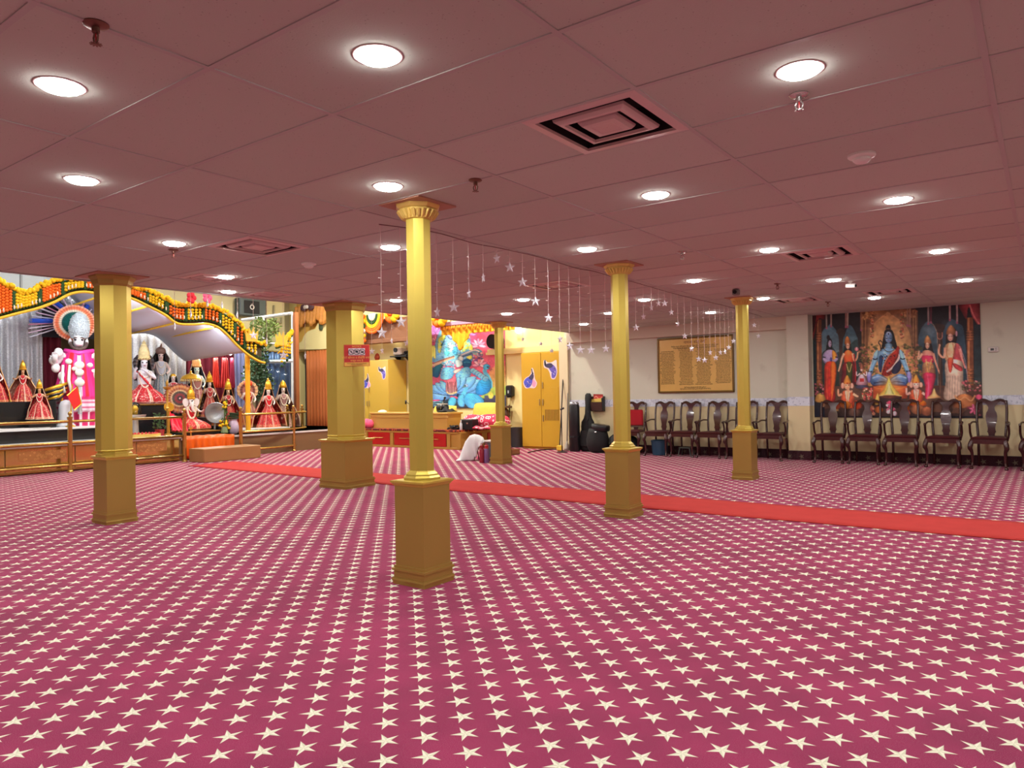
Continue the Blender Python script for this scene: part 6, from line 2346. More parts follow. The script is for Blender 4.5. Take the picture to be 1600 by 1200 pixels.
# ---------------------------------------------------------------- statues
M_CROWN = mat('crown gold', (226, 176, 52), .3, metal=.55, noise=.15, scale=40)
M_DRESS = mat_paint('dress cloth', .55, .4)
M_EYE = mat('eye dark', (20, 16, 20), .3)
M_LIP = mat('lip red', (150, 40, 50), .5)
M_HAIR = mat('hair black', (18, 15, 17), .6)
FACE_RZ = math.atan2(.94, .36)
RED, DRED, GOLDC, CRM = (180, 14, 30), (150, 22, 34), (218, 170, 84), (232, 214, 186)


def robe_col(base, trim, stripe, n=9, dots=True, hem=.12, seed=0):
    rs = np.random.RandomState(seed)
    tab = rs.rand(200, 80)

    def f(u, v):
        if v < hem * .3 or hem * .6 < v < hem * .8:
            return trim
        a = (u * n) % 1
        if a < .07 or .12 < a < .16:
            return stripe
        q = tab[int(u * 199), int(v * 79)]
        if dots and q > .84:
            return trim if q > .93 else tuple(int(c * .55 + w * .45) for c, w in zip(base, CRM))
        if q < .16:
            return tuple(int(c * .72) for c in base)
        return base
    return f


def idol(label, px, yb, yt, X, cfg, cat='statue', name='dressed_statue', group=None, zb=None):
    cfg = dict(dict(skin=(226, 214, 206), seated=False, robe=RED, trim=GOLDC, stripe=CRM, crown='tall', flare=.26, veil=None, halo=None, hair=True, garland=(232, 224, 206), ele=False, rz=FACE_RZ, arms='bless', sash=None, top=None, crownmat=None, hs=1.25, bulk=1., Hl=None, prof=None, cf=None, gb=1.), **cfg)
    base, top = onx(px, yb, X), onx(px, yt, X)
    zb = base.z if zb is None else zb
    dz = -.30 if cfg['seated'] else 0.
    ch = {'tall': .235, 'dome': .13, 'turban': .10, 'none': .02}[cfg['crown']]
    hs = cfg['hs']
    Hl = cfg['Hl'] or (.84 + .12 * hs + dz + ch * hs)
    HM = Matrix.Translation((0, 0, .84 + dz)) @ Matrix.Scale(hs, 4) @ Matrix.Translation((0, 0, -.84 - dz))
    s = (top.z - zb) / Hl
    t = thing(name, label, cat, (base.x, base.y, zb), cfg['rz'], group, s, kind='thing')
    sk = mat('statue skin %d %d %d' % cfg['skin'], cfg['skin'], .35, spec=.5)
    V = [(0, .01, .46), (0, .008, .56), (0, 0, .66), (0, .005, .765), (0, .004, .83), (0, -.008, .862), (0, -.006, .905), (0, .002, .95), (0, .004, .985)]
    Rr = [(.07, .055), (.062, .05), (.075, .055), (.07, .05), .028, .036, (.047, .052), (.046, .05), .022]
    E_ = [(i, i + 1) for i in range(8)]
    V.append((0, -.062, .898)); Rr.append(.011); E_.append((6, 9))
    if cfg['ele']:
        b0 = len(V)
        V += [(0, -.07, .885), (.004, -.098, .83), (.01, -.1, .77), (.035, -.105, .725), (.06, -.1, .725)]
        Rr += [.036, .03, .025, .02, .014]
        E_ += [(6, b0)] + [(b0 + i, b0 + i + 1) for i in range(4)]
    for sd in (-1, 1):
        b0 = len(V)
        up = cfg['arms'] == 'bless' and sd < 0 or cfg['arms'] == 'flute'
        if cfg['arms'] == 'flute':
            pts = [(sd * .092, .0, .778), (sd * .15, -.04, .68), (sd * .07 - .07, -.13, .80), (sd * .05 - .08, -.14, .82)]
        elif up:
            pts = [(sd * .092, .0, .778), (sd * .15, .0, .665), (sd * .145, -.11, .72), (sd * .145, -.125, .76)]
        elif cfg['arms'] == 'wide':
            pts = [(sd * .092, .0, .778), (sd * .17, .0, .70), (sd * .22, -.1, .70), (sd * .225, -.13, .72)]
        else:
            pts = [(sd * .092, .0, .778), (sd * .155, .0, .66), (sd * .12, -.12, .61), (sd * .10, -.145, .60)]
        V += pts
        Rr += [.034, .026, .017, (.02, .012)]
        E_ += [(3, b0), (b0, b0 + 1), (b0 + 1, b0 + 2), (b0 + 2, b0 + 3)]
        w, pm = Vector(pts[2]), Vector(pts[3])
        d = (pm - w).normalized()
        sdv = d.cross(Vector((0, 1, 0) if abs(d.y) < .8 else (0, 0, 1))).normalized()
        for k in range(4):                                   # four fingers and a thumb
            n0 = len(V)
            o1 = pm + d * .018 + sdv * (.0085 * (k - 1.5))
            o2 = o1 + d * (.024 if k in (1, 2) else .018) + Vector((0, -.006, 0))
            V += [tuple(o1), tuple(o2)]
            Rr += [.0055, .0045]
            E_ += [(b0 + 3, n0), (n0, n0 + 1)]
        n0 = len(V)
        th = w.lerp(pm, .6) + sdv * .02
        V += [tuple(th), tuple(th + d * .02 + sdv * .008)]
        Rr += [.006, .005]
        E_ += [(b0 + 3, n0), (n0, n0 + 1)]
    bk = cfg['bulk']
    hset = set(range(5, 10)) | (set(range(10, 15)) if cfg['ele'] else set())
    for i, (x, y, z) in enumerate(V):
        r = Rr[i]
        k = hs if i in hset else bk
        V[i] = (x * k, y * k, .84 + (z - .84) * hs) if i in hset else (x * bk, y * (1 + (bk - 1) * .6), z)
        Rr[i] = tuple(q * k for q in r) if hasattr(r, '__len__') else r * k
    vs, fs = skin(V, E_, Rr, 1)
    g = G()
    g.add([(x, y, z + dz) for x, y, z in vs], fs)
    g.o('body', sk, t, True)
    # face
    for sd in (-1, 1):
        g = G()
        g.sphere((sd * .021, -.052, .912 + dz), (.012, .007, .0075), 8, 6)
        g.move(HM)
        g.o('eye', M_EYE, t, True)
    if not cfg['ele']:
        g = G()
        g.sphere((0, -.05, .877 + dz), (.013, .008, .0045), 8, 6)
        g.move(HM)
        g.o('mouth', M_LIP, t, True)
    else:
        for sd in (-1, 1):
            g = G()
            out = [(sd * .04, .93), (sd * .085, .965), (sd * .13, .94), (sd * .135, .88), (sd * .10, .82), (sd * .06, .83), (sd * .045, .87)]
            g.prism([(p.x, p.y + dz) for p in bezier([(a, b, 0) for a, b in out], 3, True)], 'y', -.01, .008)
            g.move(HM)
            g.o('ear', sk, t, 40)
            g = G()
            g.tube([(sd * .03, -.075, .85 + dz), (sd * .05, -.105, .835 + dz), (sd * .055, -.125, .85 + dz)], [.009, .008, .003], 6)
            g.move(HM)
            g.o('tusk', mat('ivory', (232, 222, 196), .4), t, True)
    if cfg['hair']:
        g = G()
        g.grid(lambda u, v: ((.058 + .05 * v) * math.cos(PI * (.0 + 1.0 * u)) * (1.0), .012 + (.05 + .02 * v) * math.sin(PI * u), .955 + dz - .26 * v), 12, 8)
        g.move(HM)
        g.o('hair', cfg.get('hairmat', M_HAIR), t, True, solid=.012)
    # dress
    n = cfg.get('pleats', 14)
    if cfg['seated']:
        prof = [(0, cfg['flare'] * 1.0), (.03, cfg['flare'] * 1.1), (.09, cfg['flare'] * 1.05), (.16, cfg['flare'] * .8), (.24, .12), (.3, .082)]
    else:
        prof = [(0, cfg['flare']), (.02, cfg['flare'] * .99), (.2, cfg['flare'] * .78), (.4, cfg['flare'] * .52 + .02), (.52, .105), (.6, .078)]
    prof = cfg['prof'] or prof
    pz, prr = [p[0] for p in prof], [p[1] for p in prof]
    cf = cfg['cf'] or robe_col(cfg['robe'], cfg['trim'], cfg['stripe'], 9, True, .12, abs(int(px)))

    def rob(u, v):
        z = v * pz[-1]
        r = np.interp(z, pz, prr)
        a = 2 * PI * u
        r *= 1 + .07 * math.cos(n * a) * (1 - v) ** .8
        return (r * math.cos(a), r * math.sin(a) * (.8 if not cfg['seated'] else .85), z)
    g = G()
    g.grid(rob, 140, 44, cf)
    g.o('skirt', M_DRESS, t, True)
    tc = cfg['top'] or cfg['robe']
    g = G()
    g.use(col=tc)
    z0 = pz[-1] - .04
    g.rings([[((w + .012) * bk * math.cos(a), (d + .014) * (1 + (bk - 1) * .6) * math.sin(a) + .004, z) for a in np.linspace(0, 2 * PI, 25)[:-1]] for z, w, d in ((.5 + dz, .085, .07), (.58 + dz, .07, .055), (.66 + dz, .085, .062), (.74 + dz, .092, .06), (.79 + dz, .085, .052), (.815 + dz, .05, .036))], False)
    g.o('blouse', M_DRESS, t, True, solid=.004)
    if cfg['veil']:
        vc, w0, vb = cfg['veil']
        def vl(u, v):
            a = PI * (-.12 + 1.24 * u)
            r = np.interp(v, [0, .12, .3, .75, 1], [.066 * hs, .088 * hs, .17, w0 * .9, w0])
            r *= 1 + .05 * math.cos(20 * a) * v
            z = (.84 + .16 * hs + dz) * (1 - v) + vb * v
            return (r * math.cos(a), .02 + r * math.sin(a) * .7, z - .0)
        g = G()
        g.grid(vl, 60, 24, lambda u, v: cfg['trim'] if (u < .06 or u > .94 or v > .95) else (CRM if (int(u * 41) * 7 + int(v * 31) * 5) % 11 == 0 else vc))
        g.o('veil', M_DRESS, t, True, solid=.006)
    if cfg['sash']:
        g = G()
        g.use(col=cfg['sash'])
        g.tube([(-.1, -.03, .8 + dz), (-.04, -.075, .72 + dz), (.04, -.085, .62 + dz), (.1, -.06, .54 + dz), (.14, -.05, .4 + dz), (.17, -.06, .18 + dz * .4)], [.02, .026, .028, .026, .03, .045], 8, True, .5)
        g.o('sash', M_DRESS, t, True)
    if cfg['garland']:
        g = G()
        for k in range(34):
            a = PI * k / 33
            g.sphere((.085 * math.cos(a), -.062 - .035 * math.sin(a), .79 + dz - .24 * math.sin(a)), .0105 * cfg['gb'], 6, 5)
        for k in range(22):
            a = PI * k / 21
            g.sphere((.06 * math.cos(a), -.062 - .02 * math.sin(a), .80 + dz - .1 * math.sin(a)), .009 * cfg['gb'], 6, 5)
        g.o('garland', mat('garland %d %d %d' % cfg['garland'], cfg['garland'], .7, noise=.2, scale=60), t, True)
    cm = cfg['crownmat'] or M_CROWN
    g = G()
    if cfg['crown'] == 'tall':
        g.lathe([(.056, 0), (.064, .012), (.06, .03), (.067, .045), (.062, .07), (.066, .085), (.056, .12), (.05, .15), (.034, .175), (.038, .185), (.018, .2), (.026, .215), (.012, .228), (.002, .25)], (0, .004, .945 + dz), n=18)
        for k in range(7):
            a = PI * (1.15 + .7 * k / 6)
            g.sphere((.066 * math.cos(a), .004 + .066 * math.sin(a), .965 + dz), .012, 6, 5)
    elif cfg['crown'] == 'dome':
        g.lathe([(.058, 0), (.066, .01), (.064, .05), (.05, .09), (.03, .12), (.012, .135), (.002, .15)], (0, .004, .945 + dz), n=18)
    elif cfg['crown'] == 'turban':
        g.lathe([(.05, -.01), (.068, .01), (.074, .04), (.064, .075), (.04, .095), (.002, .11)], (0, .006, .945 + dz), n=18)
        g.tube([(0, -.05, 1.0 + dz), (0, -.05, 1.06 + dz), (.01, -.03, 1.10 + dz)], [.012, .016, .004], 8)
    else:
        g.lathe([(.05, -.02), (.05, .02), (.03, .045), (.002, .05)], (0, .006, .945 + dz), n=16)
    g.move(HM)
    g.o('crown', cm, t, 60)
    if cfg['halo']:
        hr, hz, hy, cols, nn = cfg['halo'][:5]
        hx0 = cfg['halo'][5] if len(cfg['halo']) > 5 else 0.
        g = G()
        def hl(u, v):
            a = 2 * PI * u
            r = hr * (.06 + .94 * v) * (1 + .03 * math.cos(nn * a) * (v > .9))
            return (hx0 + r * math.cos(a), hy + .006 * math.cos(nn * a) * v, hz + dz + r * math.sin(a))
        g.grid(hl, nn * 4, 12, lambda u, v: cols[min(len(cols) - 1, int(v * len(cols)))] if int(u * nn * 2) % 2 else tuple(int(c * .72 + 40) for c in cols[min(len(cols) - 1, int(v * len(cols)))]))
        g.o('halo', M_DRESS, t, solid=.01)
    t['scale_note'] = 1
    del t['scale_note']
    return t, s


WHT = (226, 226, 228)
idol('red veiled statue cut off by the left edge of the picture', -6, 629, 556, -15.9, dict(veil=((190, 24, 44), .34, .0), flare=.3))
idol('small goddess statue in red and gold with spread veil at far left', 36, 629, 562, -16.0, dict(skin=(214, 164, 120), veil=((190, 130, 110), .46, .02), flare=.30, arms='wide', trim=(226, 190, 120)))
plinth('granite_plinth', 'small dark stand under the lowest red dressed doll statue', 46, 80, 655, -15.22, -15.48, .755)
idol('lowest red dressed doll statue with flared skirt before the left granite plinth', 62, 655, 592, -15.35, dict(skin=(206, 158, 110), flare=.36, veil=((176, 40, 50), .34, .05), trim=(222, 200, 160), arms='wide'))

# large white bearded monkey faced statue
def tunic(u, v):
    z = v * .80
    a = (u * 16) % 1
    if z < .16:
        return (240, 226, 236) if a < .3 else (214, 44, 110)
    if z < .32:
        return (244, 224, 236) if int((z - .16) / .026) % 2 == 0 else (206, 40, 112)
    if abs(u - .75) < .016:
        return (226, 226, 232)
    if .64 < u < .70 or abs(u - .8) < .012:
        return (204, 24, 44)
    return (236, 44, 140) if a < .6 else (214, 26, 118)


t, hs = idol('tall white bearded statue in a pink robe and tall pearl white crown', 124, 668, 487, -16.0, dict(skin=(232, 232, 234), hair=False, crown='none', garland=(236, 234, 230), top=(226, 36, 124), pleats=16, arms='bless', hs=1.42, bulk=1.55, Hl=1.26,
    prof=[(0, .19), (.15, .2), (.16, .25), (.32, .24), (.5, .2), (.66, .17), (.80, .13)], cf=tunic, crownmat=mat('pearl', (176, 188, 192), .35, noise=.4, scale=60, bump=.5, bscale=80)), name='monkey_statue', zb=.755)
HM = Matrix.Translation((0, 0, .84)) @ Matrix.Scale(1.42, 4) @ Matrix.Translation((0, 0, -.84))
SKW = mat('statue skin 232 232 234', (232, 232, 234), .35)
g = G()                                         # muzzle and beard
g.sphere((0, -.058, .884), (.030, .024, .022), 12, 8)
g.move(HM)
g.o('muzzle', SKW, t, True)
g = G()
for k in range(26):
    a = PI * (1.02 + .96 * k / 25)
    for q in range(3):
        r = .048 + .004 * q
        g.sphere((r * math.cos(a), -.02 - .018 * q * abs(math.sin(a)), .888 + (r - .006) * math.sin(a)), (.010, .010, .014), 5, 4)
g.move(HM)
g.o('beard', mat('dark beard', (84, 66, 60), .8, noise=.3, scale=50), t, True)
for sd in (-1, 1):
    g = G()
    g.sphere((sd * .056, .0, .90), (.012, .018, .026), 10, 8)
    g.move(HM)
    g.o('ear', SKW, t, True)
    g = G()
    g.tube([(sd * .010, -.052, .926), (sd * .022, -.052, .930), (sd * .034, -.046, .924)], .0045, 6)
    g.move(HM)
    g.o('brow', mat('dark beard', (84, 66, 60), .8), t, True)
g = G()
zc = .84 + .095 * 1.42
pr = [(.082, -.012), (.086, .0), (.082, .012), (.088, .02), (.10, .06), (.103, .11), (.095, .16), (.078, .21), (.055, .25), (.025, .275), (.002, .285)]
g.lathe(pr, (.01, .02, zc), n=26)
for k in range(150):
    a, z = RNG.uniform(PI, 2 * PI), RNG.uniform(0, .26)
    r = np.interp(z, [p[1] for p in pr], [p[0] for p in pr])
    g.sphere((.01 + r * math.cos(a), .02 + r * math.sin(a), zc + z), .009, 5, 4)
g.o('pearl_crown', mat('pearl', (176, 188, 192), .35), t, True)
g = G()
hcol = [(18, 100, 96), (20, 116, 106), (16, 108, 100), (18, 112, 104), (14, 100, 94), (16, 96, 90), (234, 226, 206), (240, 146, 100), (236, 120, 80), (238, 180, 150)]
g.grid(lambda u, v: (-.03 + .205 * (.05 + .95 * v) * (1 + .03 * math.cos(2 * PI * u * 40) * (v > .9)) * math.cos(2 * PI * u), .16 + .004 * math.cos(2 * PI * u * 40), 1.145 + .205 * (.05 + .95 * v) * math.sin(2 * PI * u)), 160, 16, lambda u, v: hcol[min(9, int(v * 10))] if int(u * 80) % 2 else tuple(int(c * .86) for c in hcol[min(9, int(v * 10))]))
g.o('halo', M_DRESS, t, solid=.01)
for sd in (-1, 1):
    for k in range(6):
        g = G()
        g.sphere((sd * (.19 + .05 * math.sin(k * 1.3)), -.09, .80 - .085 * k), (.042, .028, .05), 10, 8)
        g.o('white_rosette', mat('garland 236 234 230', (236, 234, 230), .7), t, True)
for x, z, r in ((-.10, .70, .034), (-.045, .62, .028), (.1, .66, .03), (.0, .66, .05), (0., .58, .045), (.0, .47, .05)):
    g = G()
    g.sphere((x, -.165 - .05 * (.7 - z), z), (r, .016, r * .9), 12, 6)
    g.o('medallion', mat('pale medallion', (226, 226, 214), .35), t, True)
for sd in (-.15, -.09):
    g = G()
    g.tube([(sd, -.17, .66), (sd - .01, -.20, .5), (sd + .01, -.235, .36)], [.012, .016, .012], 8)
    g.o('white_tassel', mat('pale medallion', (226, 226, 214), .35), t, True)
g = G()
g.tube([(-.13, -.02, .82), (0, -.10, .79), (.14, -.02, .82)], [.03, .028, .03], 8)
g.o('collar', mat('pink satin', (236, 60, 160), .5), t, True)
g = G()
g.tube([(0, -.20, .42), (0, -.235, .25), (0, -.25, .13)], [.016, .018, .022], 8)
g.o('front_band', mat('silver', (200, 204, 206), .3, metal=.6), t, True)
# tall radiating rods behind it
hx, hz_ = -16.8, onx(121, 503, -16.8)
t = thing('ray_fan', 'fan of blue, white and pink rods radiating behind the tall white statue', 'fan', hz_, kind='thing')
for k, (ex, ey, r, c) in enumerate(((46, 527, .014, (220, 220, 232)), (45, 520, .012, (230, 200, 220)), (45, 513, .014, (232, 226, 236)), (45, 507, .012, (226, 150, 180)), (48, 501, .045, (40, 90, 214)), (51, 494, .014, (230, 230, 240)), (56, 488, .012, (190, 190, 226)), (63, 482, .014, (236, 190, 210)), (70, 478, .012, (230, 230, 240)), (79, 473, .014, (220, 190, 220)), (88, 473, .04, (50, 110, 220)), (97, 466, .014, (230, 230, 240)), (108, 462, .012, (220, 200, 226)), (135, 462, .012, (230, 230, 240)), (145, 464, .04, (50, 110, 220)), (158, 470, .014, (230, 200, 220)), (172, 478, .014, (230, 230, 240)), (184, 488, .014, (230, 230, 240)), (192, 500, .04, (50, 110, 220)), (196, 515, .014, (230, 230, 240)))):
    e = onx(ex, ey, hx)
    d = e - hz_
    g = G()
    g.tube([d * .22, d * .6, d], [r * 1.3, r * 2.3, r * 2.1], 6, True, .5)
    g.o('rod', mat('rod %d' % (k % 5 if r < .03 else 9), c, .35), t)
# golden mace and red flag
t = thing('mace', 'ribbed gold and black mace leaning left of the tall white statue', 'mace', onx(82, 664, -15.75), .0, kind='thing')
t.location.z = .755
q = t.location
c0 = onx(88, 618, -15.75) - q
g = G()
for k in range(6):
    a = k / 5
    g.use(k % 2)
    g.tube([c0 + Vector((0, -.20 + .05 * a, .10 - .22 * a)), c0 + Vector((.05, .0, .17 - .24 * a)), c0 + Vector((0, .2 - .04 * a, .24 - .2 * a))], [.03, .045, .03], 8)
g.o('head', [M_CROWN, M_BLKP], t, True)
G().tube([c0 + Vector((0, .1, -.05)), Vector((0, .16, .0))], .022, 8).o('shaft', M_CROWN, t)
t = thing('pennant', 'red pennant with gold border on a thin stand before the tall white statue', 'flag', onx(110, 668, -15.4), kind='thing')
t.location.z = .755
q = t.location
G().lathe([(.09, 0), (.08, .02), (.02, .05), (.014, .07)], n=14).o('base', M_CROWN, t, 40)
tp = onx(113, 600, -15.4) - q
G().tube([(0, 0, .05), tp], .012, 8).o('pole', M_CROWN, t)
g = G()
A_, B_, C_ = onx(105, 618, -15.39) - q, onx(127, 631, -15.39) - q, onx(116, 641, -15.39) - q
A2 = onx(121, 604, -15.39) - q
g.add([tuple(A_), tuple(A2), tuple(B_), tuple(C_)], [(0, 1, 2, 3)])
g.o('flag', mat('flag red', (208, 28, 24), .6), t, solid=.012)
g = G()
g.tube([A_, A2, B_, C_], .012, 6)
g.o('border', M_CROWN, t)
t = thing('white_drum', 'white rounded pillar drum standing left below the tall white statue', 'drum', onx(103, 668, -15.6), kind='thing')
t.location.z = .755
G().lathe([(.16, 0), (.17, .03), (.13, .06), (.12, .42), (.08, .5), (.002, .53)], n=20).o('body', mat('pale stone', (206, 210, 214), .4), t, 50)

# seated pair with red dresses
idol('white bodied statue with tall pale headdress and wide red skirt, right of the thick column', 226, 631, 531, -16.1, dict(seated=True, flare=.28, skin=(226, 228, 236), crownmat=mat('pale headdress', (226, 206, 150), .5, noise=.4, scale=30), sash=(190, 24, 40), top=(226, 228, 236), arms='flute', halo=(.15, .93, .07, [(200, 170, 130), (70, 56, 60), (110, 84, 70), (48, 42, 48)], 14), trim=(232, 200, 190)))
idol('smaller pale statue in dark headdress behind the wide red skirted one', 252, 631, 541, -16.6, dict(flare=.2, skin=(226, 208, 200), crown='turban', crownmat=mat('brown turban', (120, 92, 80), .6, noise=.4, scale=30), robe=(150, 170, 180), trim=(200, 220, 214), top=(190, 196, 206), veil=((110, 90, 90), .12, .5)))
idol('statue in patterned silver and red skirt kneeling right of the wide red skirted one', 271, 631, 585, -16.5, dict(seated=True, flare=.24, crown='none', robe=(190, 60, 70), trim=(220, 200, 210)))
# back row
idol('pale faced statue with tapering gold crown and blue peacock fan in the back row', 308, 652, 549, -17.02, dict(skin=(206, 226, 214), robe=(170, 90, 90), trim=(206, 180, 150), top=(176, 120, 110), crown='tall', crownmat=mat('orange crown', (222, 160, 96), .4, noise=.3, scale=30), veil=((44, 60, 120), .2, .1), flare=.24))
idol('statue with tall gold crown and long dark hair beside the elephant headed statue', 328, 652, 580, -16.35, dict(robe=(176, 60, 60), trim=GOLDC, flare=.24, veil=((90, 62, 50), .34, .02)))
idol('dark red robed statue with gold crown right of the elephant headed statue', 357, 665, 591, -15.5, dict(robe=(150, 20, 26), trim=(196, 130, 70), stripe=(196, 110, 60), flare=.26, veil=((150, 24, 28), .42, .0), skin=(190, 160, 130), sash=(150, 20, 26)), zb=onx(357, 665, -15.5).z)
plinth('granite_plinth', 'small dark block under the dark red robed statue', 345, 370, 665, -15.2, -15.8, .46)
idol('statue in striped skirt with red turban, left of the pair on the marble plinth', 389, 669, 593, -16.1, dict(crown='turban', crownmat=mat('red turban', (206, 60, 40), .6, noise=.3, scale=40), robe=(176, 120, 110), trim=(120, 50, 50), stripe=(226, 200, 150), flare=.26, top=(170, 30, 50), halo=(.24, .86, .09, [(70, 40, 36), (196, 120, 100), (120, 60, 56), (214, 170, 120)], 16), hair=False), zb=Z_S)
idol('tall gold crowned statue in red pleated robe, right of the pair on the marble plinth', 420, 670, 590, -15.45, dict(robe=(196, 40, 46), trim=(206, 150, 110), stripe=(226, 200, 180), flare=.30, veil=((150, 36, 30), .46, .0), top=(206, 30, 40)), zb=Z_S)
idol('rearmost patterned statue beside the white frame post at the right', 443, 669, 594, -16.55, dict(crown='dome', robe=(150, 110, 100), trim=(200, 170, 150), flare=.24, veil=((150, 96, 80), .42, .0), top=(160, 120, 120)))
# elephant headed statue
t, gs = idol('elephant headed statue with gold crown, garlands and red gold dress', 299, 673, 602, -15.45, dict(seated=True, ele=True, skin=(226, 218, 212), flare=.36, robe=(206, 30, 40), trim=(222, 190, 130), stripe=(232, 206, 160), top=(206, 40, 50), garland=(238, 228, 200), gb=2.1, sash=(206, 24, 40), hair=False, halo=(.33, 1.0, .17, [(40, 40, 36), (130, 30, 34), (60, 54, 44), (214, 180, 130), (150, 76, 40), (196, 130, 70), (110, 40, 34)], 26, -.2), arms='wide'), name='elephant_statue', zb=Z_G)
t = thing('red_cloth', 'bright red sequined cloth spread left of the elephant headed statue', 'cloth', onx(279, 672, -15.2), kind='thing')
t.location.z = Z_G
g = G()
g.grid(lambda u, v: (.25 - .5 * v + .02 * math.sin(u * 20), -.28 + .34 * u + .2 * v, .01 + .4 * v * (1 - .5 * u) + .02 * math.sin(u * 25 + v * 7)), 24, 12)
g.o('cloth', mat('red sequin', (216, 24, 52), .35, noise=.3, scale=50, bump=.4, bscale=90), t, True, solid=.02)

# gold parasol above
p = onx(299, 652, -16.15)
t = thing('gold_parasol', 'small fringed gold parasol raised behind the elephant headed statue', 'parasol', (p.x, p.y, Z_M), kind='thing')
zt = onx(299, 582, -16.15).z - Z_M
G().tube([(0, 0, 0), (0, 0, zt)], .014, 8).o('pole', M_CROWN, t)
G().lathe([(.21, -.16), (.225, -.15), (.19, -.09), (.12, -.05), (.03, -.02), (.02, .0), (.032, .02), (.012, .045), (.002, .07)], (0, 0, zt), n=24).o('canopy', M_CROWN, t, 40)
g = G()
for k in range(30):
    a = 2 * PI * k / 30
    g.sphere((.215 * math.cos(a), .215 * math.sin(a), zt - .185), (.014, .014, .03), 6, 5)
g.o('fringe', mat('pale gold', (236, 206, 130), .4, metal=.4), t, True)

# ---------------------------------------------------------------- offerings
p = onx(211, 654, -15.2)
t = thing('glass_dome', 'clear glass dome on a silver stand right of the thick column', 'dome', (p.x, p.y, .5), kind='thing')
zd = onx(211, 648, -15.2).z - .5
M_SIL = mat('silver', (200, 204, 206), .3, metal=.6)
G().lathe([(.2, 0), (.2, .03), (.07, .06), (.06, zd - .1), (.2, zd - .04), (.21, zd)], n=22).o('stand', M_SIL, t, 40)
G().lathe([(.12, zd), (.125, zd + .12), (.1, zd + .2), (.05, zd + .25), (.002, zd + .265)], n=22).o('dome', mat_glass('dome glass', fac=.3), t, 50)
G().lathe([(.06, zd), (.05, zd + .06), (.07, zd + .12), (.04, zd + .18), (.002, zd + .2)], n=14).o('idol', M_CROWN, t, True)
p = onx(222, 684, -14.7)
t = thing('offering_tray', 'round yellow tray with a red beaded rim on the platform edge', 'tray', (p.x, p.y, .5), kind='thing')
G().lathe([(.3, 0), (.34, .02), (.345, .07), (.33, .075), (.3, .04), (.002, .03)], n=30).o('tray', mat('tray yellow', (226, 196, 96), .4, metal=.3), t, 40)
g = G()
for k in range(26):
    a = 2 * PI * k / 26
    g.sphere((.28 * math.cos(a), .28 * math.sin(a), .07), .028, 7, 5)
g.o('bead_rim', mat('bead red', (186, 44, 40), .5), t, True)
for k, (px, py, nm, lab, c) in enumerate(((250, 668, 'flower_pot', 'small red flower pot with green sprigs behind the rail', (150, 26, 36)), (262, 668, 'brass_lamp_stand', 'slender brass lamp stand left of the elephant headed statue', (190, 150, 70)))):
    p = onx(px, 686, -14.75)
    t = thing(nm, lab, 'pot' if k == 0 else 'lamp', (p.x, p.y, .5), kind='thing')
    if k == 0:
        G().lathe([(.07, 0), (.09, .12), (.1, .14), (.08, .14)], n=16).o('pot', mat('pot red', c, .4), t, 40)
        g = G()
        for q in range(70):
            a, r, z = RNG.uniform(0, 2 * PI), RNG.uniform(.0, .14), RNG.uniform(.14, .46)
            g.add([(r * math.cos(a), r * math.sin(a), z), (r * math.cos(a) + .03, r * math.sin(a) + .01, z + .03), (r * math.cos(a) + .01, r * math.sin(a) - .03, z + .035)], [(0, 1, 2)])
        g.o('foliage', mat('sprig green', (76, 110, 70), .6), t, solid=.003)
    else:
        G().lathe([(.1, 0), (.09, .03), (.025, .06), (.02, .55), (.04, .57), (.02, .6), (.018, .95), (.07, .98), (.08, 1.02), (.02, 1.03), (.03, 1.1), (.004, 1.16)], n=16).o('stem', mat('stand brass', c, .3, metal=.8), t, 40)
p = onx(264, 632, -14.9)
t = thing('gold_disc', 'small gold framed disc on a stand left of the elephant headed statue', 'disc', (p.x, p.y, .5), kind='thing')
zz = onx(264, 636, -14.9).z - .5
G().tube([(0, 0, 0), (0, 0, zz - .1)], .012, 8).o('stem', M_CROWN, t)
g = G()
g.lathe([(.07, -.01), (.1, .0), (.09, .015), (.06, .012), (.002, .012)], n=22)
g.move(Matrix.Translation((0, 0, zz)) @ Matrix.Rotation(FACE_RZ, 4, 'Z') @ Matrix.Rotation(PI / 2, 4, 'X'))
g.o('disc', M_CROWN, t, 40)
p = onx(337, 668, -15.2)
t = thing('engraved_plate', 'round silver grey engraved plate propped right of the elephant headed statue', 'plate', onx(337, 645, -15.3), kind='thing')
g = G()
g.lathe([(.0, 0.), (.1, .004), (.11, .012), (.16, .012), (.19, .02), (.2, .0)], n=30)
g.move(Matrix.Rotation(FACE_RZ, 4, 'Z') @ Matrix.Rotation(PI / 2, 4, 'X') @ Matrix.Scale(1.2, 4))
g.o('plate', mat('engraved silver', (150, 156, 160), .35, metal=.6, bump=.6, bscale=60), t, 40)
G().tube([(-.03, 0, -.22), (-.05, 0, Z_G - t.location.z)], .02, 8).o('foot', M_SIL, t)
p = onx(351, 688, -14.7)
t = thing('yellow_flowers', 'tall bunch of yellow flowers with green stems on the platform edge', 'flowers', (p.x, p.y, .46), kind='thing')
G().lathe([(.05, 0), (.08, .04), (.06, .14), (.04, .18), (.05, .2)], n=16).o('vase', mat('vase glass green', (120, 140, 96), .2), t, 40)
g1, g2 = G(), G()
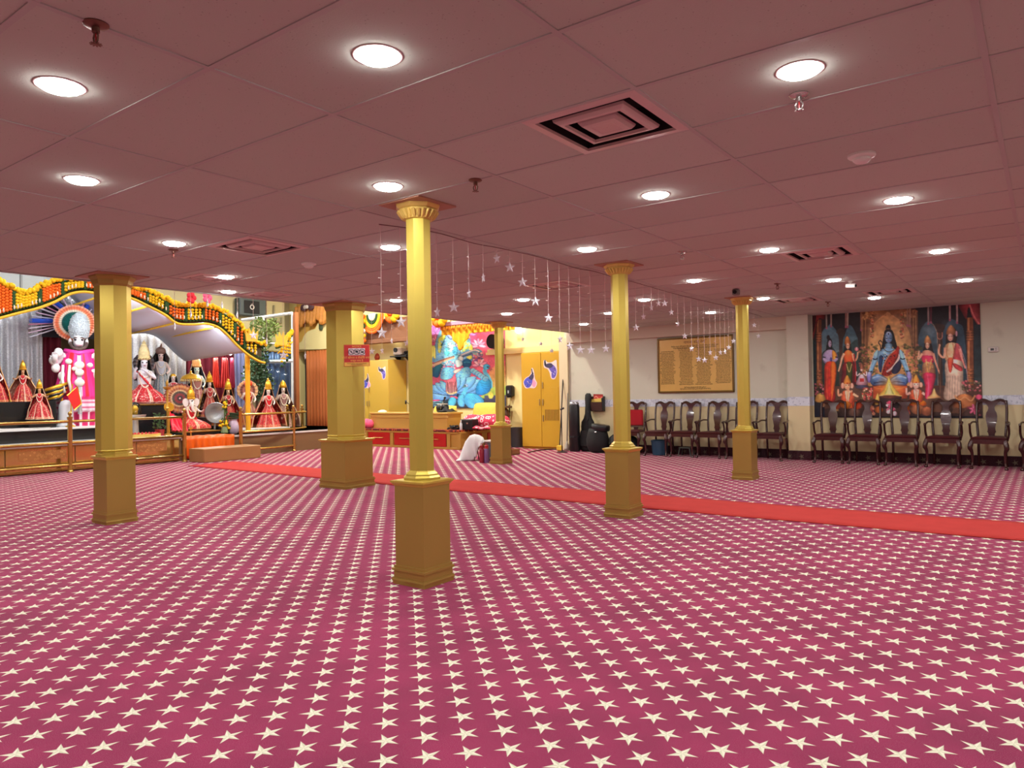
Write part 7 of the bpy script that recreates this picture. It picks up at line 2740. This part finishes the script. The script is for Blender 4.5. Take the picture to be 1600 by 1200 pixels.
for q in range(46):
    a, z = RNG.uniform(0, 2 * PI), RNG.uniform(.08, .72)
    r = .12 * RNG.uniform(.2, 1) * (1.15 - z)
    if z < .3 or z > .58:
        g1.sphere((r * math.cos(a), r * math.sin(a), z), (.035, .035, .03), 7, 5)
    g2.add([(r * math.cos(a), r * math.sin(a), z), (r * math.cos(a) + .05, r * math.sin(a) + .02, z + .05), (r * math.cos(a) - .02, r * math.sin(a) + .04, z + .07)], [(0, 1, 2)])
g2.tube([(0, 0, .15), (.01, 0, .45), (0, 0, .74)], .01, 5)
g1.o('blossoms', M_MYEL, t, True)
g2.o('leaves', mat('stem green', (70, 104, 40), .6), t, solid=.003)
p = onx(365, 686, -14.7)
t = thing('ceramic_vase', 'pale blue pink vase with greenery right of the yellow flowers', 'vase', (p.x, p.y, .46), kind='thing')
G().lathe([(.07, 0), (.11, .05), (.12, .16), (.09, .26), (.07, .3), (.085, .33)], n=20).o('vase', mat('vase pale', (196, 180, 206), .25, noise=.3, scale=12), t, 40)
g = G()
for q in range(60):
    a, r, z = RNG.uniform(0, 2 * PI), RNG.uniform(.0, .13), RNG.uniform(.3, .46)
    g.add([(r * math.cos(a), r * math.sin(a), z), (r * math.cos(a) + .05, r * math.sin(a) + .02, z + .03), (r * math.cos(a) + .01, r * math.sin(a) - .05, z + .035)], [(0, 1, 2)])
g.o('foliage', mat('leaf dull', (66, 96, 66), .6), t, solid=.003)
p = onx(420, 697, -14.55)
t = thing('stage_speaker', 'black speaker cabinet on the platform behind the right railing', 'speaker', (-14.7, p.y, .46), 0, kind='thing')
zt = onx(420, 674, -14.55).z - .46
G().rbox((0, 0, zt / 2), (.26, .62, zt), 0, .015).o('cabinet', M_BLKP, t)
G().rbox((.132, 0, zt / 2), (.01, .56, zt - .06), 0, .004).o('grille', M_DARK, t)
t = thing('white_cloth', 'folded white cloth on the step left of the pennant', 'cloth', onx(20, 674, -15.0), kind='thing')
t.location = (-15.6, 5.3, .755)
g = G()
g.grid(lambda u, v: (.38 - .3 * v, -.5 + 1.1 * u, .01 + .02 * math.sin(u * 9) * math.sin(v * PI)), 20, 6)
g.o('cloth', M_WHITE, t, True, solid=.015)

# ---------------------------------------------------------------- backdrop curtains
M_SEQ = mat('silver sequin', (206, 210, 226), .36, metal=.35, noise=.55, scale=38, bump=.6, bscale=140)
M_BUR = mat('burgundy drape', (112, 14, 40), .8)
M_LIL = mat('lilac drape', (150, 160, 206), .6)
M_BLUD = mat('blue sequin', (92, 116, 160), .4, metal=.4, noise=.3, scale=110)


def curtain(name, label, X, px0, px1, zt, mt, zb=.75, wave=.05, n=None):
    y0, y1 = onx(px0, 560, X).y, onx(px1, 560, X).y
    t = thing(name, label, 'curtain', (X, (y0 + y1) / 2, zb), kind='thing')
    k = n or max(3, int((y1 - y0) / .17))
    g = G()
    g.grid(lambda u, v: (X + wave * (.5 + .5 * v) * math.sin(2 * PI * k * u + .6 * math.sin(5 * u)), y0 + (y1 - y0) * u, zt - (zt - zb) * v), k * 10, 6)
    g.o('cloth', mt, t, True, world=True, solid=.01)
    g = G()
    g.tube([(X, y0 - .05, zt + .01), (X, y1 + .05, zt + .01)], .02, 8)
    g.o('rail', M_BRS, t, world=True)
    return t


curtain('sequin_curtain', 'pleated silver sequin curtain at far left behind the small goddess', -17.4, -90, 67, 3.5, M_SEQ)
curtain('velvet_curtain', 'burgundy velvet drape left of the tall white statue', -17.55, 67, 96, 3.3, M_BUR)
curtain('sequin_curtain', 'silver sequin curtain behind the seated pair in red', -17.4, 150, 291, 3.35, M_SEQ)
curtain('velvet_curtain', 'burgundy velvet drape behind the pale statue with gold crown', -17.55, 291, 366, 3.3, M_BUR, .5)
curtain('lilac_curtain', 'pale lilac drape beside the yellow canopy post', -17.3, 366, 384, 3.0, M_LIL, .5)
curtain('blue_curtain', 'blue sequin curtain behind the glass at the right end of the shrine', -17.6, 408, 457, 2.55, M_BLUD, .5)
for k, (a, b, c, lab) in enumerate(((331, 341, (206, 50, 30), 'orange red scarf hanging under the first small spotlight'), (344, 357, (180, 40, 36), 'red brown scarf hanging under the second small spotlight'), (358, 365, (150, 24, 60), 'dark pink scarf hanging under the third small spotlight'))):
    X = -17.0
    y0, y1 = onx(a, 560, X).y, onx(b, 560, X).y
    zt, zb = onx(a, 559, X).z, onx(a, 606, X).z
    t = thing('hanging_scarf', lab, 'scarf', (X, (y0 + y1) / 2, zb), kind='thing')
    g = G()
    g.grid(lambda u, v: (X + .04 * math.sin(u * 20), y0 + (y1 - y0) * (.5 + (u - .5) * (.55 + .6 * v)), zt - (zt - zb) * v), 30, 6)
    g.o('cloth', mat('scarf %d' % k, c, .6), t, True, world=True, solid=.01)
# dark display behind the tall statue's halo with silver vessels
X = -17.3
y0, y1 = onx(66, 480, X).y, onx(152, 480, X).y
t = thing('dark_backboard', 'dark board behind the radiating rods of the tall white statue', 'board', (X, (y0 + y1) / 2, 2.4), kind='thing')
g = G()
g.bx(X - .03, X, y0, y1 + .6, onx(100, 528, X).z, 3.62)
g.o('board', mat('night board', (22, 20, 34), .7), t, world=True)
g = G()
zs = onx(120, 476, X + .1).z
g.bx(X, X + .16, y0 + .4, y1 + .1, zs - .03, zs)
g.o('shelf', M_SIL, t, world=True)
for k in range(7):
    p = onx(99 + 8 * k, 475, X + .09)
    t = thing('silver_pot', 'polished silver pot on the shelf over the tall white statue, %s from the left' % ORD[k], 'pot', (X + .09, p.y, zs), 0, 'silver pots on the dark shelf', kind='thing')
    G().lathe([(.03, 0), (.055, .03), (.06, .07), (.035, .12), (.025, .135), (.035, .15)], n=14).o('pot', M_SIL, t, True)

# ---------------------------------------------------------------- canopy and marigold valance
VT = [(-40, 428), (-20, 431), (0, 438), (18, 448), (38, 456), (55, 451), (75, 441), (95, 436), (120, 434), (150, 434), (180, 439), (205, 447), (235, 454), (258, 466), (276, 475), (300, 476), (325, 477), (345, 484), (362, 495), (380, 513), (392, 526), (402, 534), (415, 537)]
VB = [(-40, 505), (-20, 501), (0, 496), (30, 488), (58, 481), (85, 471), (108, 459), (130, 455), (155, 458), (180, 460), (205, 465), (235, 479), (258, 491), (276, 504), (300, 506), (322, 505), (340, 510), (355, 522), (370, 538), (386, 552), (404, 563), (415, 566)]
VX = -14.45


def vcurve(C, px):
    return float(np.interp(px, [c[0] for c in C], [c[1] for c in C]))


def smooth_curve(C, n=70):
    P_ = bezier([(a, b, 0) for a, b in C], 5)
    return [(p.x, p.y) for p in P_]


VTs, VBs = smooth_curve(VT), smooth_curve(VB)
t = thing('flower_valance', 'wavy canopy valance of orange and yellow marigold panels with green dividers', 'valance', (VX, 7, 3), kind='thing')
g = G()
for i in range(118):
    px = -40 + 455 * i / 117
    p = onx(px, vcurve(VTs, px), VX)
    for k in range(3):
        g.sphere((p.x + RNG.uniform(-.03, .05), p.y + RNG.uniform(-.03, .03), p.z + RNG.uniform(-.035, .03)), .042 * RNG.uniform(.8, 1.15), 6, 5)
g.o('rope_garland', M_MYEL, t, True, world=True)
g = G()
g.tube([onx(px, vcurve(VTs, px) + 5, VX - .02) for px in np.linspace(-40, 414, 110)], .026, 6)
g.o('leaf_rope', M_MGRN, t, True, world=True)
PAN = [(-34, -24, 1), (-4, 19, 0), (24, 58, 1), (66, 95, 0), (100, 131, 1), (135, 156, 0), (160, 200, 1), (204, 228, 0), (232, 256, 1), (264, 288, 0), (292, 315, 1), (319, 342, 0), (346, 365, 1), (368, 381, 0), (384, 402, 1)]
for a, b, k in PAN:
    g = G()
    n = max(2, int(round((b - a) / 5.2)))
    for i in range(n):
        px = a + (b - a) * (i + .5) / n
        ya, yb = vcurve(VTs, px) + 6, vcurve(VBs, px) - 6
        m = max(3, int(round((yb - ya) / 4.6)))
        for j in range(m):
            p = onx(px, ya + (yb - ya) * (j + .5) / m, VX + .02)
            g.sphere(p, (.034, .033, .03), 6, 5)
    g.o('yellow_panel' if k else 'orange_panel', M_MYEL if k else M_ORA, t, True, world=True)
for (a, b, _), (c, d, _) in zip(PAN, PAN[1:]):
    px = (b + c) / 2
    ya, yb = vcurve(VTs, px) + 7, vcurve(VBs, px) - 5
    w = max(1.4, (c - b) / 3)
    g = G()
    for i in range(8):
        for o in (-.5, .5):
            p = onx(px + o * w, ya + (yb - ya) * (i + .5) / 8, VX)
            g.sphere(p, (.04, .035, .045), 6, 5)
    g.o('leaf_divider', M_MGRN, t, True, world=True)
g = G()
for i in range(90):
    px = -34 + 446 * i / 89
    p = onx(px, vcurve(VBs, px) - 5, VX)
    g.sphere(p, (.024, .03, .022), 6, 5)
g.tube([onx(px, vcurve(VBs, px) - 5, VX - .01) for px in np.linspace(-34, 412, 110)], .012, 5)
g.o('leaf_edging', M_MGRN, t, True, world=True)
g = G()
for i in range(0, 80):
    px = -34 + 446 * i / 79
    if i % 5 < 3:
        g.sphere(onx(px, vcurve(VBs, px) - 10, VX + .05), (.014, .014, .04), 6, 5)
g.o('white_buds', M_MWHT, t, True, world=True)
g = G()
g.tube([onx(px, vcurve(VBs, px) + 1, VX + .02) for px in np.linspace(-40, 414, 110)], .028, 6)
g.o('gold_trim', mat('trim yellow', (230, 196, 50), .6, noise=.2, scale=30), t, True, world=True)
g = G()
gp = [(onx(px, vcurve(VTs, px) + 4, VX - .06), onx(px, vcurve(VBs, px) - 1, VX - .06)) for px in np.linspace(-40, 408, 90)]
g.grid(lambda u, v: gp[int(round(u * 89))][0].lerp(gp[int(round(u * 89))][1], v), 89, 1)
g.o('backing', mat('valance backing', (70, 62, 40), .8), t, world=True, solid=.02)
t = thing('shrine_canopy', 'white arched cloth canopy with gold ribs over the shrine', 'canopy', (-15.5, 7, 3), kind='thing')
cb = [onx(px, vcurve(VBs, px), VX - .05) for px in np.linspace(-40, 388, 90)]
g = G()
g.grid(lambda u, v: (VX - .10 - 2.6 * v, cb[int(round(u * 89))].y, cb[int(round(u * 89))].z + .05 - .10 * v + .42 * v ** .6 * math.exp(-((cb[int(round(u * 89))].y - 6.75) / .55) ** 2)), 89, 8)
g.o('canopy_cloth', mat('canopy white', (214, 220, 236), .7), t, True, world=True, solid=.01)
M_RIB = mat('trim yellow', (230, 196, 50), .6)
for k, u in enumerate((.08, .3, .52, .66, .77, .9)):
    p = cb[int(u * 89)]
    g = G()
    g.tube([(VX - .06, p.y - .08, p.z + .03), (VX - 1.4, p.y, p.z - .02), (VX - 2.6, p.y + .08, p.z - .06)], .022, 6)
    g.o('rib', M_RIB, t, world=True)
p = onx(386.5, 560, -14.75)
t = thing('canopy_post', 'yellow canopy post wound with cloth at the right end of the valance', 'post', (p.x, p.y, .46), kind='thing')
G().lathe([(.06, 0), (.055, .05), (.055, 2.1), (.065, 2.14), (.065, 2.2)], n=14).o('post', mat('post yellow', (240, 176, 30), .5), t, 40)
# yellow swag at the right, beyond the tree
t = thing('flower_valance', 'short yellow marigold valance at the right beside the white frame post', 'valance', (VX, 11.3, 2.5), kind='thing')
g, h, r_ = G(), G(), G()
for i in range(26):
    u = i / 25
    p = onx(432 + 24 * u, 538 - 20 * u ** 1.6, VX - .3)
    for k in range(2):
        r_.sphere((p.x, p.y + RNG.uniform(-.02, .02), p.z + RNG.uniform(-.03, .03)), .05, 6, 5)
    h.sphere(onx(432 + 24 * u, 543 - 20 * u ** 1.6, VX - .32), .035, 6, 5)
for i in range(4):
    u = (i + .5) / 4
    for j in range(6):
        g.sphere(onx(438 + 17 * u, 542 - 18 * u + 5 * j, VX - .3), (.034, .034, .03), 6, 5)
    h.sphere(onx(438 + 17 * u, 574 - 18 * u, VX - .3), .035, 6, 5)
g.tube([onx(434, 552, VX - .32), onx(457, 534, VX - .32)], .02, 5)
r_.o('rope_garland', M_MYEL, t, True, world=True)
g.o('yellow_panel', M_MYEL, t, True, world=True)
h.o('leaf_edge', M_MGRN, t, True, world=True)
for k, (px, py, lab) in enumerate(((393, 524, 'yellow pointed paper crown shape left of the shrine tree'), (440, 530, 'yellow pointed paper crown shape right of the shrine tree'))):
    t = thing('crown_cutout', lab, 'ornament', onx(px, py, VX + .08), kind='thing')
    g = G()
    pts = [(-.14, -.14), (.14, -.14), (.17, .12), (.09, .02), (.05, .19), (.0, .04), (-.06, .17), (-.09, .02), (-.16, .11)]
    g.prism(pts, 'x', -.015, .015)
    g.o('cutout', mat('paper yellow', (226, 186, 60), .6), t)

# small spotlights under the canopy
for k, px in enumerate((333, 347, 360)):
    p = onx(px, 552, -17.0)
    t = thing('spot_lamp', 'small bright spotlight under the shrine canopy, %s from the left' % ORD[k], 'lamp', p, 0, 'spotlights under the shrine canopy', kind='thing')
    G().tube([(-.16, 0, .05), (-.05, 0, .0)], .05, 12).o('housing', M_WHITE, t, True)
    g = G()
    g.sphere((0, 0, 0), .05, 12, 8)
    g.o('lamp', mat_glow('spot white', (244, 248, 255), 14), t, True)
    light('spot_beam', p + Vector((.07, 0, 0)), 14, .08, (.95, .97, 1), None, (1, -.2, -.6))
g_ = thing('canopy_light', 'added long tube light hidden behind the marigold valance', 'light', (VX - .2, 5, 3), kind='thing')  # hidden tubes added to light the statues and the canopy cloth
for (a, b) in ((10, 60), (95, 150), (165, 215), (240, 280), (300, 345)):
    pa, pb = onx(a, vcurve(VBs, a) - 8, VX - .22), onx(b, vcurve(VBs, b) - 8, VX - .22)
    z = max(pa.z, pb.z) + .0
    g = G()
    g.tube([(VX - .22, pa.y, z), (VX - .22, pb.y, z)], .025, 10)
    g.o('tube', mat_glow('tube white', (244, 248, 255), 80), g_, True, world=True)
    light('added_tube_beam', (VX - .26, (pa.y + pb.y) / 2, z - .05), P_TUBE, .5, (.93, .96, 1), None, (-.75, 0, -.66))
# unseen high lamps added to light the shrine hall
for x, y in ((-12.0, 5.0), (-12.0, 8.5), (-16.5, 7.0), (-11.0, 2.0)):
    t = thing('ceiling_light', 'added unseen round lamp in the high ceiling over the shrine', 'light', (x, y, ZU), 0, 'added lamps in the high ceiling over the shrine', kind='thing')
    G().lathe([(.2, .002), (.22, -.03), (.19, -.035)], n=24, cap=False).o('trim_ring', M_TRIMW, t, True)
    G().lathe([(.002, -.03), (.19, -.03), (.19, -.005)], n=24).o('lens', M_LENS, t, 40)
    light('shrine_fill_beam', (x, y, ZU - .045), P_SHRINE, .36, (1, .97, .93))

# ---------------------------------------------------------------- wall over the canopy, frame, tree, doorway
M_WF = mat('white frame paint', (216, 220, 222), .4)
g = G()
g.bx(-18.6, -18.5, 8.3, 13.6, 2.2, ZU)
struct(g.o('wall_gallery', mat('gallery cream', (196, 184, 140), .8)), 'pale wall high behind the shrine canopy', 'wall')
g = G()
g.bx(-18.6, -18.5, 1.5, 8.3, 2.9, ZU)
struct(g.o('wall_screen', mat('gallery grey', (132, 136, 134), .5)), 'grey panelled wall high behind the shrine at left', 'wall')
g = G()
for y in (4.2, 5.4, 6.6, 7.8):
    g.bx(-18.5, -18.47, y - .02, y + .02, 3.0, ZU)
struct(g.o('trim_6', mat('mullion', (96, 98, 96), .5)))
p = onx(390, 481, -18.4)
t = thing('air_conditioner', 'dark grey wall unit with a round emblem above the shrine canopy', 'air conditioner', (-18.5, p.y, p.z), kind='thing')
G().rbox((.14, 0, 0), (.28, .85, .5), 0, .02).o('body', mat('unit grey', (66, 76, 78), .4), t)
G().rbox((.285, -.05, 0), (.015, .5, .36), 0, .01).o('grille', M_DARK, t)
g = G()
g.tube([(.3, -.05 + .06 * math.cos(a), .06 * math.sin(a)) for a in np.linspace(0, 2 * PI, 17)], .012, 6)
g.o('emblem', M_WHITE, t)
t = thing('drain_pipe', 'dark pipe with valves running up the cream wall right of the grey wall unit', 'pipe', (-18.45, onx(413, 480, -18.45).y, 3.0), kind='thing')
G().tube([(0, 0, 0), (0, 0, 1.3)], .06, 10).o('pipe', mat('pipe brown', (92, 80, 66), .5), t, True)
t = thing('drain_pipe', 'thin branching pipe fixture on the cream wall above the tree', 'pipe', (-18.45, onx(428, 480, -18.45).y, 3.2), kind='thing')
g = G()
g.tube([(0, 0, 0), (0, 0, .8)], .03, 8)
g.tube([(0, -.15, .3), (0, .25, .3), (0, .25, .45)], .03, 8)
g.o('pipe', mat('pipe pale', (150, 140, 110), .5), t, True)
for px, lab, c in ((299, 'red paper flower hanging above the marigold valance', (206, 30, 50)), (324, 'pink paper flower hanging above the marigold valance', (226, 90, 130))):
    t = thing('paper_flower', lab, 'ornament', onx(px, 465, -14.2), kind='thing')
    g = G()
    for k in range(5):
        a = 2 * PI * k / 5
        g.sphere((0, .06 * math.cos(a), .07 * math.sin(a)), (.03, .055, .06), 8, 6)
    g.tube([(0, 0, .0), (0, 0, ZU - t.location.z)], .004, 5)
    g.o('flower', mat('paper %d' % c[1], c, .7), t, True)

FXX = -17.15
t = thing('glass_partition', 'white framed glass partition at the right end of the shrine', 'partition', onx(458, 640, FXX), kind='thing')
def bar(a, b, r, nm='frame_bar'):
    g = G()
    d = (b - a)
    g.tube([a, b], r, 4)
    return g.o(nm, M_WF, t, world=True)
A0, A1 = onx(457.5, 650, FXX), onx(457.5, 489, FXX)
A0.z = .46
bar(A0, A1, .055)
B1 = onx(377, 500, FXX - .6)
bar(A1, B1, .04)
C0, C1 = onx(400, 537, FXX - .2), onx(457, 537, FXX)
bar(C1, C0, .03)
D0, D1 = onx(421, 565, FXX - .3), onx(457, 564, FXX)
bar(D1, D0, .05)
E0 = onx(412, 497, FXX - .3)
bar(E0, onx(412, 640, FXX - .3), .03)
g = G()
g.quad((A1.x - .01, A1.y, A1.z), (A0.x - .01, A0.y, 1.2), (E0.x, E0.y, 1.2), tuple(E0))
g.o('pane', mat_glass('partition glass', (225, 235, 238), .25), t, world=True)
t = thing('timber_post', 'narrow brown timber post between the white frame and the doorway', 'post', onx(463, 640, -17.0), kind='thing')
q0, q1 = onx(463.8, 640, -17.0), onx(463.8, 488, -17.0)
g = G()
g.bx(q0.x - .05, q0.x + .05, q0.y - .05, q0.y + .06, 0.46, q1.z)
g.o('post', mat('timber brown', (150, 88, 52), .5), t, world=True)

p = onx(405, 690, -16.6)
t = thing('artificial_tree', 'tall leafy artificial tree rising behind the robed statues', 'tree', (p.x - .1, p.y, .46), kind='thing')
loc = t.location.copy()
G().tube([(0, 0, 0), (.02, .02, 1.2), (-.02, 0, 2.0), (0, .02, 2.5)], [.04, .035, .03, .02], 8).o('trunk', mat('trunk brown', (80, 60, 44), .8), t, True)
for nm, c, cl in (('lower_foliage', (48, 78, 46), [(400, 590, 20, 34, 620), (404, 560, 14, 22, 380), (412, 600, 16, 26, 260)]), ('upper_foliage', (104, 126, 62), [(404, 512, 13, 15, 230), (425, 513, 12, 14, 200), (410, 535, 16, 10, 160)])):
    g = G()
    for cx, cy, rx, ry, n in cl:
        for i in range(n):
            a, r = RNG.uniform(0, 2 * PI), RNG.uniform(0, 1) ** .5
            q = onx(cx + rx * r * math.cos(a), cy + ry * r * math.sin(a), loc.x + RNG.uniform(-.25, .25)) - loc
            d = Vector(RNG.normal(size=3)).normalized()
            e = d.orthogonal().normalized()
            L, W = .085 * RNG.uniform(.7, 1.3), .028
            g.add([tuple(q), tuple(q + d * L * .5 + e * W), tuple(q + d * L), tuple(q + d * L * .5 - e * W)], [(0, 1, 2, 3)])
    g.o(nm, mat(nm, c, .5, noise=.35, scale=5), t)

# doorway: orange curtain, gold panel with cream scalloped boards
y = YA - .06
x0, x1 = ony(479, 600, y).x, ony(512, 600, y).x
t = thing('door_curtain', 'rust orange curtain hanging in the doorway left of the broad column', 'curtain', ((x0 + x1) / 2, y, .1), kind='thing')
g = G()
g.grid(lambda u, v: (x0 + (x1 - x0) * u, y + .04 * math.sin(2 * PI * 7 * u + .5 * math.sin(7 * u)), 2.66 - 2.56 * v), 90, 4)
g.o('cloth', mat('rust cloth', (186, 104, 50), .7), t, True, world=True, solid=.01)
g = G()
g.tube([(x0 - .5, y, 2.675), (x1, y, 2.675)], .018, 8)
g.o('rod', M_BRS, t, world=True)
xa, xb = ony(464, 500, YA - .01).x, ony(516, 500, YA - .01).x
g = G()
g.bx(xa, xb, YA - .02, YA, 2.72, 4.3)
struct(g.o('trim_7', mat('gold wall', (222, 176, 84), .6)), 'gold painted wall panel above the doorway', 'trim')
t = thing('scallop_board', 'cream scalloped dome shaped board above the doorway', 'board', ((xa + xb) / 2, YA - .04, 2.72), kind='thing')
px = [(468, 546), (468, 536), (472, 533), (475, 525), (481, 518), (488, 515), (493, 514), (495, 509), (499, 503), (505, 498), (512, 496), (520, 500), (520, 546)]
g = G()
g.prism([(p.x, p.z) for p in (ony(a, b, YA - .06) for a, b in px)], 'y', YA - .07, YA - .02)
g.o('board', mat('cream board', (238, 226, 168), .6), t, world=True)
g = G()
q = ony(502, 509, YA - .07)
g.lathe([(.06, 0), (.09, .06), (.09, .2), (.06, .26), (.002, .28)], (q.x, YA - .09, q.z - .14), n=12, sy=.3)
g.o('niche', mat('niche dark', (70, 84, 60), .7), t, world=True)
t = thing('scallop_board', 'cream scalloped board under the brown beam beside the notice sign', 'board', (-14.5, YA - .04, 2.3), kind='thing')
px = [(560, 564), (560, 536), (572, 537), (580, 534), (586, 528), (594, 528), (602, 531), (612, 531), (620, 527), (632, 530), (650, 530), (650, 564)]
g = G()
g.prism([(p.x, p.z) for p in (ony(a, b, YA - .04) for a, b in px)], 'y', YA - .05, YA - .01)
g.o('board', mat('cream board', (238, 226, 168), .6), t, world=True)
t = thing('bow_ornament', 'dark purple bow with white centre hung above the gold wall panel', 'ornament', ony(480, 480, YA - .24), kind='thing')
g = G()
for s in (-1, 1):
    g.sphere((s * .17, 0, 0), (.15, .05, .11), 12, 8)
g.o('bow', mat('bow purple', (84, 60, 70), .7), t, True)
g = G()
for s in (-1, 1):
    g.sphere((s * .05, -.05, .0), (.07, .03, .06), 10, 6)
g.o('centre', M_WHITE, t, True)
g = G()
x0, x1 = ony(464, 490, YA - .1).x, ony(512, 490, YA - .1).x
t = thing('swag_cloth', 'orange gold swag cloth with feathered pleats above the doorway', 'cloth', ((x0 + x1) / 2, YA - .1, 3.7), kind='thing')
g.grid(lambda u, v: (x0 + (x1 - x0) * u, YA - .16 - .04 * math.sin(u * 60 + v * 4), 4.05 - v * (.45 + .2 * abs(math.sin(u * 9)))), 70, 6)
g.o('cloth', mat('swag gold', (206, 140, 64), .6, noise=.3, scale=12), t, True, world=True, solid=.01)
# ---------------------------------------------------------------- world and view
w = bpy.data.worlds.new('World')
SC.world = w
w.use_nodes = True
w.node_tree.nodes['Background'].inputs[0].default_value = (.9, .85, .8, 1)
w.node_tree.nodes['Background'].inputs[1].default_value = .02
vs_ = SC.view_settings
vs_.view_transform = 'Standard'
vs_.look = 'None'
vs_.gamma = 1
vs_.use_curve_mapping = False
vs_.exposure = EXPOSURE
try:
    SC.cycles.max_bounces = 8
    SC.cycles.diffuse_bounces = 5
    SC.cycles.glossy_bounces = 4
    SC.cycles.transparent_max_bounces = 8
    SC.cycles.sample_clamp_indirect = 8
    SC.cycles.caustics_reflective = False
    SC.cycles.caustics_refractive = False
except Exception:
    pass
